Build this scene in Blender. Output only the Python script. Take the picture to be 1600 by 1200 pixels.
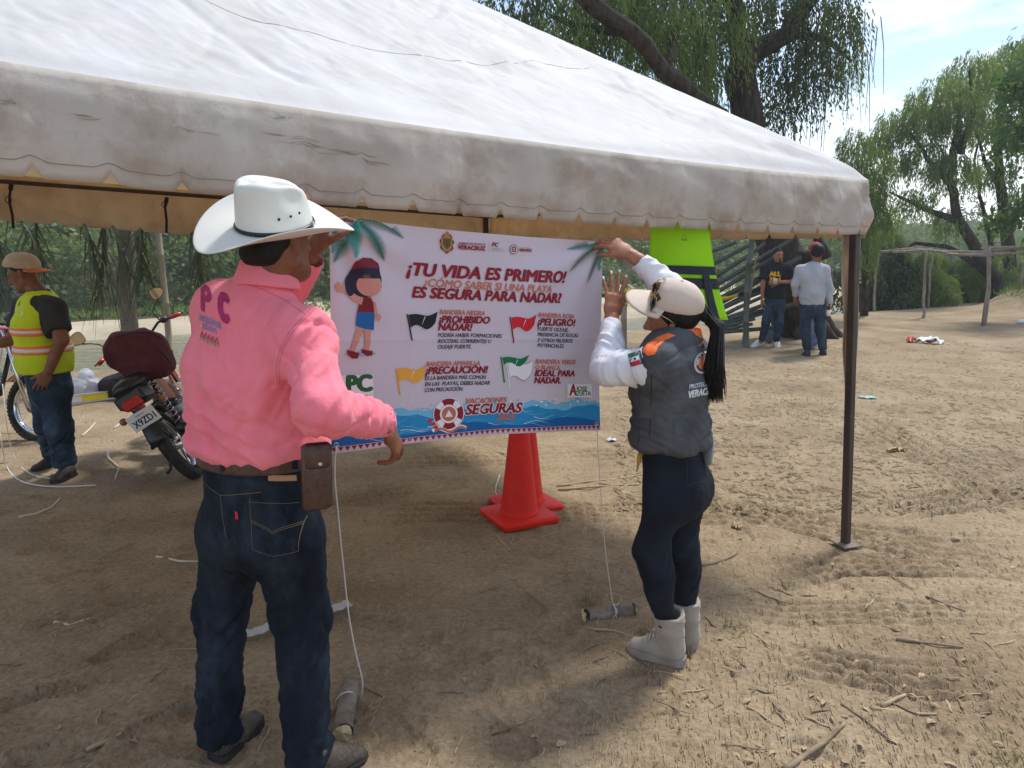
import bpy, bmesh, math, random
import numpy as np
from mathutils import Vector, Matrix
from mathutils.bvhtree import BVHTree

for o in list(bpy.data.objects):
    bpy.data.objects.remove(o)
SC = bpy.context.scene
COL = SC.collection
R = math.radians

# ------------------------------------------------------------------ camera
CAM_H, PITCH, FPX = 1.72, R(10.6), 1180.0
cd = bpy.data.cameras.new('camera')
cd.sensor_width = 36.0
cd.lens = FPX / 1600 * 36
cd.clip_start, cd.clip_end = 0.05, 2000
cam = bpy.data.objects.new('camera', cd)
COL.objects.link(cam)
cam.location = (0, 0, CAM_H)
cam.rotation_euler = (math.pi / 2 - PITCH, 0, 0)
SC.camera = cam
SC.render.resolution_x, SC.render.resolution_y = 1024, 768

# ------------------------------------------------------------------ world: hazy bright sky with broken white cloud
SUN_EL, SUN_AZ = R(60), R(42)          # azimuth measured from +Y towards +X
W = bpy.data.worlds.new('World')
SC.world = W
W.use_nodes = True
nt = W.node_tree
nt.nodes.clear()
N, L = nt.nodes.new, nt.links.new
wo = N('ShaderNodeOutputWorld'); bg = N('ShaderNodeBackground')
sky = N('ShaderNodeTexSky'); sky.sky_type = 'NISHITA'; sky.sun_disc = False
sky.sun_elevation, sky.sun_rotation = SUN_EL, SUN_AZ
sky.air_density, sky.dust_density, sky.ozone_density = 1.0, 0.9, 1.1
tc = N('ShaderNodeTexCoord')
mp = N('ShaderNodeMapping'); mp.inputs['Scale'].default_value = (1.0, 1.0, 2.4)
mp.inputs['Rotation'].default_value = (0.2, 0.3, 0.9)
nz = N('ShaderNodeTexNoise'); nz.inputs['Scale'].default_value = 2.6
nz.inputs['Detail'].default_value = 9; nz.inputs['Roughness'].default_value = 0.56
nz.inputs['Distortion'].default_value = 0.5
rp = N('ShaderNodeValToRGB')
rp.color_ramp.elements[0].position, rp.color_ramp.elements[1].position = 0.49, 0.66
mx = N('ShaderNodeMix'); mx.data_type = 'RGBA'
mx.inputs['B'].default_value = (10.0, 10.2, 10.6, 1)
L(tc.outputs['Generated'], mp.inputs['Vector']); L(mp.outputs['Vector'], nz.inputs['Vector'])
L(nz.outputs['Fac'], rp.inputs['Fac']); L(rp.outputs['Color'], mx.inputs['Factor'])
L(sky.outputs['Color'], mx.inputs['A']); L(mx.outputs['Result'], bg.inputs['Color'])
bg.inputs['Strength'].default_value = 0.125
L(bg.outputs['Background'], wo.inputs['Surface'])

# ------------------------------------------------------------------ sun, softened by thin cloud and tree shade
sd = bpy.data.lights.new('sun', 'SUN')
sd.energy, sd.angle, sd.color = 2.6, R(9), (1.0, 0.97, 0.93)
sun = bpy.data.objects.new('sun', sd)
COL.objects.link(sun)
sdir = Vector((math.sin(SUN_AZ) * math.cos(SUN_EL), math.cos(SUN_AZ) * math.cos(SUN_EL), math.sin(SUN_EL)))
sun.rotation_euler = sdir.to_track_quat('Z', 'Y').to_euler()
sun.location = (0, 0, 30)

vs = SC.view_settings
SC.display_settings.display_device = 'sRGB'
vs.view_transform, vs.look = 'Standard', 'None'
vs.exposure, vs.gamma, vs.use_curve_mapping = 0.58, 1.0, False
SC.cycles.max_bounces = 8
SC.cycles.transparent_max_bounces = 8
SC.cycles.use_denoising = True

# ------------------------------------------------------------------ helpers: pixels of the photograph to places in the world
CP, SP = math.cos(PITCH), math.sin(PITCH)
def at(px, py, Y):
    x, y = (px - 800) / FPX, (600 - py) / FPX
    d = (x, CP + y * SP, -SP + y * CP)
    k = Y / d[1]
    return Vector((d[0] * k, Y, CAM_H + d[2] * k))
def gnd(px, py, z=0.0):
    x, y = (px - 800) / FPX, (600 - py) / FPX
    d = (x, CP + y * SP, -SP + y * CP)
    k = (z - CAM_H) / d[2]
    return Vector((d[0] * k, d[1] * k, z))

# ------------------------------------------------------------------ helpers: materials
def rgb(r, g, b):                        # sRGB 0-255 -> linear
    f = lambda c: (c / 255 / 12.92) if c / 255 <= 0.04045 else ((c / 255 + 0.055) / 1.055) ** 2.4
    return (f(r), f(g), f(b))
def mat(name, c1, c2=None, scale=8, rough=0.7, bump=0.0, bscale=60, metal=0.0, spec=0.4, stretch=(1, 1, 1), detail=5,
        trans=None, tmix=0.4, sheen=0.0, coat=0.0, lo=0.35, hi=0.65, coords='Object', c3=None, s3=2.0, alpha=None, dist=0.004):
    m = bpy.data.materials.new(name)
    m.use_nodes = True
    t = m.node_tree
    b = t.nodes['Principled BSDF']
    out = t.nodes['Material Output']
    b.inputs['Roughness'].default_value = rough
    b.inputs['Metallic'].default_value = metal
    b.inputs['Specular IOR Level'].default_value = spec
    if sheen: b.inputs['Sheen Weight'].default_value = sheen
    if coat:
        b.inputs['Coat Weight'].default_value = coat
        b.inputs['Coat Roughness'].default_value = 0.12
    b.inputs['Base Color'].default_value = (*c1, 1)
    tcn = t.nodes.new('ShaderNodeTexCoord')
    mpn = t.nodes.new('ShaderNodeMapping'); mpn.inputs['Scale'].default_value = stretch
    t.links.new(tcn.outputs[coords], mpn.inputs['Vector'])
    col = None
    def noise(sc, det=5, rg=0.6):
        n = t.nodes.new('ShaderNodeTexNoise')
        n.inputs['Scale'].default_value = sc; n.inputs['Detail'].default_value = det; n.inputs['Roughness'].default_value = rg
        t.links.new(mpn.outputs['Vector'], n.inputs['Vector'])
        return n
    if c2:
        n = noise(scale, detail)
        r = t.nodes.new('ShaderNodeValToRGB')
        r.color_ramp.elements[0].position, r.color_ramp.elements[1].position = lo, hi
        r.color_ramp.elements[0].color, r.color_ramp.elements[1].color = (*c1, 1), (*c2, 1)
        t.links.new(n.outputs['Fac'], r.inputs['Fac'])
        col = r.outputs['Color']
        if c3:
            n3 = noise(s3, 12, 0.74)
            r3 = t.nodes.new('ShaderNodeValToRGB')
            r3.color_ramp.elements[0].position, r3.color_ramp.elements[1].position = 0.48, 0.68
            t.links.new(n3.outputs['Fac'], r3.inputs['Fac'])
            x = t.nodes.new('ShaderNodeMix'); x.data_type = 'RGBA'
            x.inputs['B'].default_value = (*c3, 1)
            t.links.new(r3.outputs['Color'], x.inputs['Factor']); t.links.new(col, x.inputs['A'])
            col = x.outputs['Result']
        t.links.new(col, b.inputs['Base Color'])
    if bump:
        n = noise(bscale, 6, 0.65)
        bn = t.nodes.new('ShaderNodeBump')
        bn.inputs['Strength'].default_value = bump; bn.inputs['Distance'].default_value = dist
        t.links.new(n.outputs['Fac'], bn.inputs['Height']); t.links.new(bn.outputs['Normal'], b.inputs['Normal'])
    if trans:
        tr = t.nodes.new('ShaderNodeBsdfTranslucent'); tr.inputs['Color'].default_value = (*trans, 1)
        ms = t.nodes.new('ShaderNodeMixShader'); ms.inputs['Fac'].default_value = tmix
        t.links.new(b.outputs['BSDF'], ms.inputs[1]); t.links.new(tr.outputs['BSDF'], ms.inputs[2])
        t.links.new(ms.outputs['Shader'], out.inputs['Surface'])
    if alpha is not None:
        b.inputs['Alpha'].default_value = alpha
    return m

# ------------------------------------------------------------------ helpers: objects
def wmat(o):
    m = o.matrix_basis.copy()
    if o.parent:
        m = wmat(o.parent) @ o.matrix_parent_inverse @ m
    return m
def tag(o, label=None, cat=None, group=None, kind=None):
    if label: o['label'] = label
    if cat: o['category'] = cat
    if group: o['group'] = group
    if kind: o['kind'] = kind
    return o
def thing(name, label, cat, loc=(0, 0, 0), group=None, rot=(0, 0, 0)):
    o = bpy.data.objects.new(name, None)
    o.empty_display_size = 0.1
    COL.objects.link(o)
    o.location = loc
    o.rotation_euler = rot
    return tag(o, label, cat, group)
def obj(name, me, parent=None, world=True):
    o = bpy.data.objects.new(name, me)
    COL.objects.link(o)
    if parent:
        o.parent = parent
        if world: o.matrix_parent_inverse = wmat(parent).inverted()
    return o
def mesh(name, verts, faces, m=None, smooth=True):
    me = bpy.data.meshes.new(name)
    if isinstance(verts, np.ndarray): verts = verts.tolist()
    if isinstance(faces, np.ndarray): faces = faces.tolist()
    me.from_pydata(verts, [], faces)
    if m:
        for q in (m if isinstance(m, (list, tuple)) else [m]): me.materials.append(q)
    if smooth: me.polygons.foreach_set('use_smooth', [True] * len(me.polygons))
    me.update()
    return me
def fast_mesh(name, verts, quads, m=None, smooth=True):
    """verts (n,3), quads (m,k) numpy arrays; quick path for big meshes"""
    me = bpy.data.meshes.new(name)
    n, k = quads.shape
    me.vertices.add(len(verts)); me.vertices.foreach_set('co', np.ascontiguousarray(verts, dtype=np.float32).ravel())
    me.loops.add(n * k); me.loops.foreach_set('vertex_index', np.ascontiguousarray(quads, dtype=np.int32).ravel())
    me.polygons.add(n); me.polygons.foreach_set('loop_start', np.arange(0, n * k, k, dtype=np.int32))
    me.polygons.foreach_set('loop_total', np.full(n, k, dtype=np.int32))
    if smooth: me.polygons.foreach_set('use_smooth', np.ones(n, dtype=bool))
    if m: me.materials.append(m)
    me.update(calc_edges=True)
    me.validate()
    return me
def copy_tree(o, parent=None):
    c = o.copy(); COL.objects.link(c); c.parent = parent
    for ch in [q for q in bpy.data.objects if q.parent == o]: copy_tree(ch, c)
    return c

class MB:
    """collects shapes into one mesh"""
    def __init__(s): s.v, s.f = [], []
    def add(s, vs, fs):
        n = len(s.v); s.v += [tuple(v) for v in vs]; s.f += [tuple(i + n for i in f) for f in fs]; return s
    def box(s, c, size, rot=None, bev=0.0):
        x, y, z = (q / 2 for q in size)
        if bev:
            pts = []
            for sz in (-1, 1):
                for zz, ins in (((z - bev), 0), (z, bev)) if sz > 0 else ((-z, bev), (-(z - bev), 0)):
                    X, Y = x - ins, y - ins
                    bb = bev * 0.6
                    ring = [(X - bb, -Y), (X, -Y + bb), (X, Y - bb), (X - bb, Y), (-X + bb, Y), (-X, Y - bb), (-X, -Y + bb), (-X + bb, -Y)]
                    pts.append([(a, b, zz) for a, b in ring])
            vs = [Vector(p) for r_ in pts for p in r_]
            fs = []
            for r_ in range(3):
                for i in range(8):
                    j = (i + 1) % 8
                    fs.append((r_ * 8 + i, r_ * 8 + j, r_ * 8 + 8 + j, r_ * 8 + 8 + i))
            fs.append(tuple(range(7, -1, -1))); fs.append(tuple(range(24, 32)))
        else:
            vs = [Vector((a * x, b * y, d * z)) for d in (-1, 1) for b in (-1, 1) for a in (-1, 1)]
            fs = [(0, 2, 3, 1), (4, 5, 7, 6), (0, 1, 5, 4), (2, 6, 7, 3), (0, 4, 6, 2), (1, 3, 7, 5)]
        if rot is not None: vs = [rot @ v for v in vs]
        c = Vector(c)
        return s.add([v + c for v in vs], fs)
    def tube(s, pts, rad, n=8, cap=True, flat=1.0, up=None):
        pts = [Vector(p) for p in pts]
        if not isinstance(rad, (list, tuple)): rad = [rad] * len(pts)
        vs, fs = [], []
        prev = None
        for i, p in enumerate(pts):
            d = (pts[min(i + 1, len(pts) - 1)] - pts[max(i - 1, 0)]).normalized()
            if prev is None:
                ref = Vector(up) if up else (Vector((0, 0, 1)) if abs(d.z) < 0.9 else Vector((1, 0, 0)))
                a = d.cross(ref).normalized()
            else:
                a = (prev - d * prev.dot(d)).normalized()
            prev = a
            b = d.cross(a)
            for k in range(n):
                t = 2 * math.pi * k / n
                vs.append(p + (a * math.cos(t) + b * math.sin(t) * flat) * rad[i])
        for i in range(len(pts) - 1):
            for k in range(n):
                k2 = (k + 1) % n
                fs.append((i * n + k, i * n + k2, (i + 1) * n + k2, (i + 1) * n + k))
        if cap:
            fs.append(tuple(range(n - 1, -1, -1))); fs.append(tuple(range((len(pts) - 1) * n, len(pts) * n)))
        return s.add(vs, fs)
    def lathe(s, prof, c=(0, 0, 0), rot=None, n=24):
        """prof: (r, z) pairs round local Z"""
        vs, fs = [], []
        for r_, z in prof:
            for k in range(n):
                t = 2 * math.pi * k / n
                vs.append(Vector((r_ * math.cos(t), r_ * math.sin(t), z)))
        for i in range(len(prof) - 1):
            for k in range(n):
                k2 = (k + 1) % n
                fs.append((i * n + k, i * n + k2, (i + 1) * n + k2, (i + 1) * n + k))
        if rot is not None: vs = [rot @ v for v in vs]
        c = Vector(c)
        return s.add([v + c for v in vs], fs)
    def prism(s, poly, o, ex, ey, th):
        """flat outline poly (2D) in plane ex,ey at o, given thickness th along the normal"""
        o, ex, ey = Vector(o), Vector(ex), Vector(ey)
        nrm = ex.cross(ey).normalized() * th
        n = len(poly)
        vs = [o + ex * a + ey * b for a, b in poly] + [o + ex * a + ey * b + nrm for a, b in poly]
        fs = [tuple(range(n - 1, -1, -1)), tuple(range(n, 2 * n))] + [(i, (i + 1) % n, n + (i + 1) % n, n + i) for i in range(n)]
        return s.add(vs, fs)
    def build(s, name, m, parent=None, smooth=True, world=True):
        return obj(name, mesh(name, s.v, s.f, m, smooth), parent, world)

def shade_edges(o, ang=35):
    """keep corners crisp on smooth-shaded hard things"""
    me = o.data
    me.set_sharp_from_angle(angle=R(ang))
    return o

# ------------------------------------------------------------------ helpers: noise on numpy points
_rng = np.random.RandomState(7)
_PERM = _rng.rand(64, 64, 64).astype(np.float32)
def vnoise(P):
    P = np.asarray(P, dtype=np.float64)
    i = np.floor(P).astype(np.int64); f = P - i
    u = f * f * (3 - 2 * f)
    i &= 63; j = (i + 1) & 63
    x0, y0, z0 = i[..., 0], i[..., 1], i[..., 2]; x1, y1, z1 = j[..., 0], j[..., 1], j[..., 2]
    a, b, c = u[..., 0], u[..., 1], u[..., 2]
    g = _PERM
    return ((g[x0, y0, z0] * (1 - a) + g[x1, y0, z0] * a) * (1 - b) + (g[x0, y1, z0] * (1 - a) + g[x1, y1, z0] * a) * b) * (1 - c) + \
           ((g[x0, y0, z1] * (1 - a) + g[x1, y0, z1] * a) * (1 - b) + (g[x0, y1, z1] * (1 - a) + g[x1, y1, z1] * a) * b) * c
def fbm(P, oct=4, lac=2.03, gain=0.5):
    P = np.asarray(P, dtype=np.float64)
    s, a, t = 0, 1, 0
    for k in range(oct):
        s = s + a * (vnoise(P + 17.3 * k) - 0.5) * 2; t += a; a *= gain; P = P * lac
    return s / t
def ridge(P, oct=2):
    s, a = 0, 1
    for k in range(oct):
        s = s + a * (1 - np.abs(2 * vnoise(P + 31.7 * k) - 1) * 2).clip(-1, 1); a *= 0.5; P = P * 2.1
    return s
# ================================================================== SETTING: dirt bank, river, sandbar, far bank, hills
def bank_s(x, y):                         # distance across the river, the near bank's lip lies at about 11.4
    return (y - 0.62 * x) / 1.1766
def sstep(a, b, x):
    t = np.clip((x - a) / (b - a), 0, 1)
    return t * t * (3 - 2 * t)

def axis(parts):
    out = []
    for a, b, st in parts:
        out += list(np.arange(a, b, st))
    return np.array(out + [parts[-1][1]])
gx = axis([(-40, -16, 1.5), (-16, -7, 0.35), (-7, -3.4, 0.1), (-3.4, -1.9, 0.022), (-1.9, 2.3, 0.0125), (2.3, 4.6, 0.022), (4.6, 8, 0.06), (8, 16, 0.2), (16, 48, 1.2)])
gy = axis([(-12, -2, 0.8), (-2, 1.2, 0.15), (1.2, 3.8, 0.0125), (3.8, 7.0, 0.022), (7.0, 11, 0.055), (11, 22, 0.16), (22, 52, 1.0)])
X, Y = np.meshgrid(gx, gy)
S = bank_s(X, Y) + 0.35 * fbm(np.stack([X * 0.5, Y * 0.5, X * 0], -1), 3)
P3 = np.stack([X, Y, X * 0], -1)
Zlow = 0.035 * fbm(P3 * 0.55, 3)
Z = Zlow + 0.016 * fbm(P3 * 3.1 + 5, 3) + 0.008 * fbm(P3 * 11 + 9, 3)
cl = ridge(P3 * np.array([7, 12, 1]) + 3, 2)
Z += 0.006 * np.clip(cl, -0.4, 1)
# trampled, crusty patches
Z += 0.006 * np.clip(fbm(P3 * 22, 2), -0.2, 1) * sstep(0.0, 0.4, fbm(P3 * 0.9 + 40, 3))
# tyre tracks: parallel treads that curve across the yard
def track(pts, width, n_ridge, amp):
    global Z
    pts = [gnd(*p) for p in pts]
    P = np.array([(p.x, p.y) for p in pts])
    tt = np.linspace(0, 1, 160)
    xs = np.interp(tt, np.linspace(0, 1, len(P)), P[:, 0]); ys = np.interp(tt, np.linspace(0, 1, len(P)), P[:, 1])
    k = np.ones(9) / 9
    xs = np.convolve(np.pad(xs, 4, 'edge'), k, 'valid'); ys = np.convolve(np.pad(ys, 4, 'edge'), k, 'valid')
    m = (X > xs.min() - 0.5) & (X < xs.max() + 0.5) & (Y > ys.min() - 0.5) & (Y < ys.max() + 0.5)
    idx = np.argwhere(m)
    px, py = X[m], Y[m]
    best = np.full(px.shape, 9.0); sg = np.zeros(px.shape); al = np.zeros(px.shape)
    cum = np.concatenate([[0], np.cumsum(np.hypot(np.diff(xs), np.diff(ys)))])
    for i in range(len(xs) - 1):
        dx, dy = xs[i + 1] - xs[i], ys[i + 1] - ys[i]
        l2 = dx * dx + dy * dy + 1e-9
        t = np.clip(((px - xs[i]) * dx + (py - ys[i]) * dy) / l2, 0, 1)
        ex, ey = px - xs[i] - t * dx, py - ys[i] - t * dy
        d = np.hypot(ex, ey)
        b = d < best
        best[b] = d[b]; sg[b] = (np.sign(dx * ey - dy * ex) * d)[b]; al[b] = (cum[i] + t * math.sqrt(l2))[b]
    w = sstep(width, width * 0.8, best) * (0.55 + 0.45 * fbm(np.stack([px * 2, py * 2, px * 0], -1), 2))
    ends = sstep(0, 0.5, al) * sstep(cum[-1], cum[-1] - 0.5, al)
    zz = amp * np.cos(sg / width * math.pi * n_ridge + 0.6 * np.sin(al * 9)) - amp * 0.6
    zz += amp * 0.5 * np.sign(np.sin(al * 70 + sg * 60)) * 0.5
    we = np.clip(w * ends * 1.4, 0, 1)
    Z[m] = Z[m] * (1 - 0.85 * we) + Zlow[m] * 0.85 * we + zz * np.clip(w * ends * 1.25, 0, 1)
for pts, w_, n_, amp in (([(560, 800), (1000, 800), (1200, 800), (1330, 830), (1480, 858), (1640, 900)], 0.22, 4, 0.030), ([(1060, 780), (1250, 815), (1420, 830), (1640, 845)], 0.15, 3, 0.030),
                         ([(1330, 805), (1430, 790), (1520, 776), (1700, 740)], 0.19, 4, 0.034), ([(1330, 640), (1420, 690), (1500, 740), (1590, 800)], 0.20, 4, 0.028), ([(1130, 1000), (1250, 1030), (1400, 1055), (1640, 1060)], 0.15, 4, 0.024),
                         ([(1080, 940), (1230, 960), (1400, 950), (1640, 960)], 0.14, 4, 0.014), ([(-60, 1010), (60, 985), (180, 940), (330, 900)], 0.14, 3, 0.018), ([(-60, 830), (150, 815), (300, 790), (700, 770)], 0.15, 3, 0.018),
                         ([(1180, 900), (1300, 880), (1450, 878), (1650, 890)], 0.17, 4, 0.026), ([(560, 720), (800, 715), (1100, 700), (1300, 705)], 0.2, 3, 0.018), ([(1250, 560), (1400, 600), (1650, 650)], 0.25, 3, 0.02)):
    track(pts, w_, n_, amp)
# shoe prints
rs = random.Random(11)
def footprint(cx, cy, ang, ln, dep):
    global Z
    ca, sa = math.cos(ang), math.sin(ang)
    i0, i1 = np.searchsorted(gx, [cx - 0.25, cx + 0.25]); j0, j1 = np.searchsorted(gy, [cy - 0.25, cy + 0.25])
    if i1 - i0 < 3 or j1 - j0 < 3: return
    sx, sy = X[j0:j1, i0:i1] - cx, Y[j0:j1, i0:i1] - cy
    u, v = (sx * ca + sy * sa) / (ln / 2), (-sx * sa + sy * ca)
    w = 0.048 + 0.012 * np.sin(u * 2.2 + 0.5)
    q = np.sqrt(np.clip(u, -9, 9) ** 4 + (v / w) ** 4) ** 0.5
    Z[j0:j1, i0:i1] += -dep * sstep(1.02, 0.92, q) + dep * 0.9 * np.exp(-((q - 1.10) / 0.07) ** 2) + dep * 0.25 * np.cos(u * 26) * sstep(1, 0.8, q)
for k in range(95):
    p = gnd(rs.uniform(-40, 1640), 700 + 520 * rs.random() ** 0.8)
    footprint(p.x, p.y, rs.uniform(0, 6.28), rs.uniform(0.25, 0.30), rs.uniform(0.006, 0.013))
for px, py, a in ((75, 1085, 0.5), (190, 1010, 1.0), (250, 1130, 0.9), (90, 1180, 0.2), (200, 1190, 1.2)):
    p = gnd(px, py); footprint(p.x, p.y, a, 0.29, 0.017)
Z *= sstep(22, 16, Y)
# the lip of the bank and its slope into the water
Z += -1.55 * sstep(11.4, 15.2, S) 
# earth hump on the right
hump = gnd(1610, 497)
Z += 0.70 * np.exp(-(((X - hump.x - 1.2) / 1.3) ** 2 + ((Y - hump.y - 1.0) / 1.3) ** 2)) * (1 + 0.5 * fbm(P3 * 2, 3))
ny, nx = X.shape
ii = np.arange(nx * ny).reshape(ny, nx)
Q = np.stack([ii[:-1, :-1], ii[:-1, 1:], ii[1:, 1:], ii[1:, :-1]], -1).reshape(-1, 4)
GV = np.stack([X, Y, Z], -1).reshape(-1, 3)
def ground_z(x, y):
    i = np.clip(np.searchsorted(gx, x) - 1, 0, nx - 2); j = np.clip(np.searchsorted(gy, y) - 1, 0, ny - 2)
    a = (x - gx[i]) / (gx[i + 1] - gx[i]); b = (y - gy[j]) / (gy[j + 1] - gy[j])
    return float((Z[j, i] * (1 - a) + Z[j, i + 1] * a) * (1 - b) + (Z[j + 1, i] * (1 - a) + Z[j + 1, i + 1] * a) * b)

m_dirt = mat('dry_dirt', (0.250, 0.186, 0.114), (0.385, 0.303, 0.198), scale=1.3, rough=0.95, bump=1.0, bscale=30, spec=0.15, detail=9,
             c3=(0.205, 0.149, 0.092), s3=0.8, lo=0.3, hi=0.7, dist=0.014)
def dirt_fine(m):                         # small pale crumbs and dark specks
    t = m.node_tree
    b = t.nodes['Principled BSDF']
    src = b.inputs['Base Color'].links[0].from_socket
    tcn = t.nodes.new('ShaderNodeTexCoord')
    n = t.nodes.new('ShaderNodeTexNoise'); n.inputs['Scale'].default_value = 42; n.inputs['Detail'].default_value = 8; n.inputs['Roughness'].default_value = 0.75
    t.links.new(tcn.outputs['Object'], n.inputs['Vector'])
    r = t.nodes.new('ShaderNodeValToRGB')
    r.color_ramp.elements[0].position, r.color_ramp.elements[1].position = 0.30, 0.72
    r.color_ramp.elements[0].color, r.color_ramp.elements[1].color = (0.62, 0.60, 0.58, 1), (1.34, 1.33, 1.31, 1)
    t.links.new(n.outputs['Fac'], r.inputs['Fac'])
    x = t.nodes.new('ShaderNodeMix'); x.data_type = 'RGBA'; x.blend_type = 'MULTIPLY'
    x.inputs['Factor'].default_value = 1
    t.links.new(src, x.inputs['A']); t.links.new(r.outputs['Color'], x.inputs['B'])
    t.links.new(x.outputs['Result'], b.inputs['Base Color'])
dirt_fine(m_dirt)
ground = obj('ground', fast_mesh('ground', GV, Q, m_dirt))
tag(ground, kind='structure')

def sheet(name, s0, s1, l0, l1, ns, nl, zf, m):
    """strip laid along the river: s across, l along"""
    s = np.linspace(s0, s1, ns); l = np.linspace(l0, l1, nl)
    Ls, Ss = np.meshgrid(l, s)
    ax, ay = 0.8499, 0.5269               # along the river; across is (-ay, ax)
    x, y = Ls * ax - Ss * ay, Ls * ay + Ss * ax
    z = zf(Ss, Ls, x, y)
    i = np.arange(ns * nl).reshape(ns, nl)
    q = np.stack([i[:-1, :-1], i[:-1, 1:], i[1:, 1:], i[1:, :-1]], -1).reshape(-1, 4)
    o = obj(name, fast_mesh(name, np.stack([x, y, z], -1).reshape(-1, 3), q, m))
    return tag(o, kind='structure')
def bar_z(s, l, x, y):
    w = 0.8 * fbm(np.stack([x * 0.12, y * 0.12, x * 0], -1), 3)
    right = sstep(4, 12, l)
    far = 29.4 + right * 8
    return -1.6 + 0.75 * sstep(24.6 - 3.5 * right, 26.0 - 3.5 * right, s + w) * sstep(far + 0.8, far - 0.6, s + w) + 0.06 * fbm(np.stack([x, y, x * 0], -1), 3) + 0.6 * sstep(33.2, 35.5, s)
m_sand = mat('river_sand', (0.40, 0.33, 0.24), (0.52, 0.44, 0.33), scale=0.5, rough=0.95, bump=0.4, bscale=9, spec=0.1, c3=(0.25, 0.24, 0.12), s3=0.09)
sheet('sandbar', 15.5, 36, -110, 185, 90, 260, bar_z, m_sand)
def far_z(s, l, x, y):
    n = fbm(np.stack([x * 0.06, y * 0.06, x * 0], -1), 4)
    lf = 1 - 0.9 * sstep(44, 72, l)
    return -1.5 + 1.9 * sstep(33.0, 35.2, s) + lf * (5.0 + 2.0 * n) * sstep(34.5, 48, s) + lf * (9 + 6 * n) * sstep(46, 110, s) + 4.5 * sstep(82, 108, s) + 0.25 * fbm(np.stack([x * 0.8, y * 0.8, x * 0], -1), 3)
m_farbank = mat('far_bank_soil', (0.07, 0.075, 0.035), (0.13, 0.11, 0.065), scale=0.5, rough=1.0, bump=0.5, bscale=4, spec=0.1)
sheet('far_bank', 32.6, 110, -105, 190, 130, 160, far_z, m_farbank)

# river water
mw = bpy.data.materials.new('river_water'); mw.use_nodes = True
t = mw.node_tree; b = t.nodes['Principled BSDF']
b.inputs['Base Color'].default_value = (0.16, 0.155, 0.085, 1)
b.inputs['Roughness'].default_value = 0.10
tcn = t.nodes.new('ShaderNodeTexCoord'); mpn = t.nodes.new('ShaderNodeMapping')
mpn.inputs['Rotation'].default_value = (0, 0, R(-32)); mpn.inputs['Scale'].default_value = (0.5, 1.5, 1)
nn = t.nodes.new('ShaderNodeTexNoise'); nn.inputs['Scale'].default_value = 2.2; nn.inputs['Detail'].default_value = 5
bn = t.nodes.new('ShaderNodeBump'); bn.inputs['Strength'].default_value = 0.8; bn.inputs['Distance'].default_value = 0.10
t.links.new(tcn.outputs['Object'], mpn.inputs['Vector']); t.links.new(mpn.outputs['Vector'], nn.inputs['Vector'])
t.links.new(nn.outputs['Fac'], bn.inputs['Height']); t.links.new(bn.outputs['Normal'], b.inputs['Normal'])
sheet('river', 11.0, 36.5, -110, 185, 3, 40, lambda s, l, x, y: s * 0 - 1.12, mw)
# ================================================================== VEGETATION
def leaf_cloud(name, pts, dirs, ln, wd, m, parent=None, seed=0, droop=0.0):
    """one folded leaf (two quads sharing a midrib would cost more: a diamond of two triangles) at each point"""
    rg = np.random.RandomState(seed)
    n = len(pts)
    pts = np.asarray(pts, float); d = np.asarray(dirs, float)
    d = d + rg.normal(0, 0.35, (n, 3)); d[:, 2] -= droop
    d /= np.linalg.norm(d, axis=1, keepdims=True) + 1e-9
    r = rg.normal(0, 1, (n, 3))
    sd_ = np.cross(d, r); sd_ /= np.linalg.norm(sd_, axis=1, keepdims=True) + 1e-9
    L_ = ln * rg.uniform(0.6, 1.35, (n, 1)); W_ = wd * rg.uniform(0.7, 1.3, (n, 1))
    nrm = np.cross(sd_, d)
    v = np.empty((n, 4, 3))
    v[:, 0] = pts; v[:, 1] = pts + d * L_ * 0.45 + sd_ * W_ * 0.5 + nrm * W_ * 0.15
    v[:, 2] = pts + d * L_; v[:, 3] = pts + d * L_ * 0.45 - sd_ * W_ * 0.5 + nrm * W_ * 0.15
    q = np.arange(n * 4).reshape(n, 4)
    return obj(name, fast_mesh(name, v.reshape(-1, 3), q, m, smooth=False), parent)

def leafmat(name, c1, c2, tr, scale=0.9, tmix=0.35):
    m = mat(name, c1, c2, scale=scale, rough=0.55, spec=0.35, trans=tr, tmix=tmix, detail=3)
    return m
m_willow = leafmat('willow_leaf', (0.065, 0.105, 0.028), (0.140, 0.200, 0.052), (0.28, 0.40, 0.08), tmix=0.45)
m_willow_light = leafmat('light_willow_leaf', (0.075, 0.120, 0.030), (0.135, 0.190, 0.050), (0.20, 0.30, 0.05))
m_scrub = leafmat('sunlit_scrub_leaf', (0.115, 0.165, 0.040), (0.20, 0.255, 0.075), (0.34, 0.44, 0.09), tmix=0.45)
m_darkleaf = leafmat('dark_tree_leaf', (0.030, 0.046, 0.018), (0.075, 0.105, 0.034), (0.13, 0.19, 0.04))
m_broad = leafmat('broad_leaf', (0.040, 0.095, 0.025), (0.075, 0.150, 0.040), (0.12, 0.24, 0.04))
m_wood_far = leafmat('far_wood_leaf', (0.030, 0.060, 0.022), (0.165, 0.215, 0.065), (0.20, 0.28, 0.07), scale=0.30)
m_far_hazy = leafmat('distant_tree_leaf', (0.040, 0.065, 0.030), (0.075, 0.105, 0.045), (0.08, 0.12, 0.04), scale=0.3)
m_bark = mat('dark_bark', (0.030, 0.023, 0.018), (0.085, 0.068, 0.054), scale=9, rough=0.95, bump=1.0, bscale=16, spec=0.1, stretch=(1, 1, 0.25), dist=0.08)
m_bark_pale = mat('grey_bark', (0.10, 0.08, 0.06), (0.22, 0.185, 0.15), scale=9, rough=0.95, bump=1.0, bscale=14, spec=0.1, stretch=(1, 1, 0.3), dist=0.03)

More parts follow.
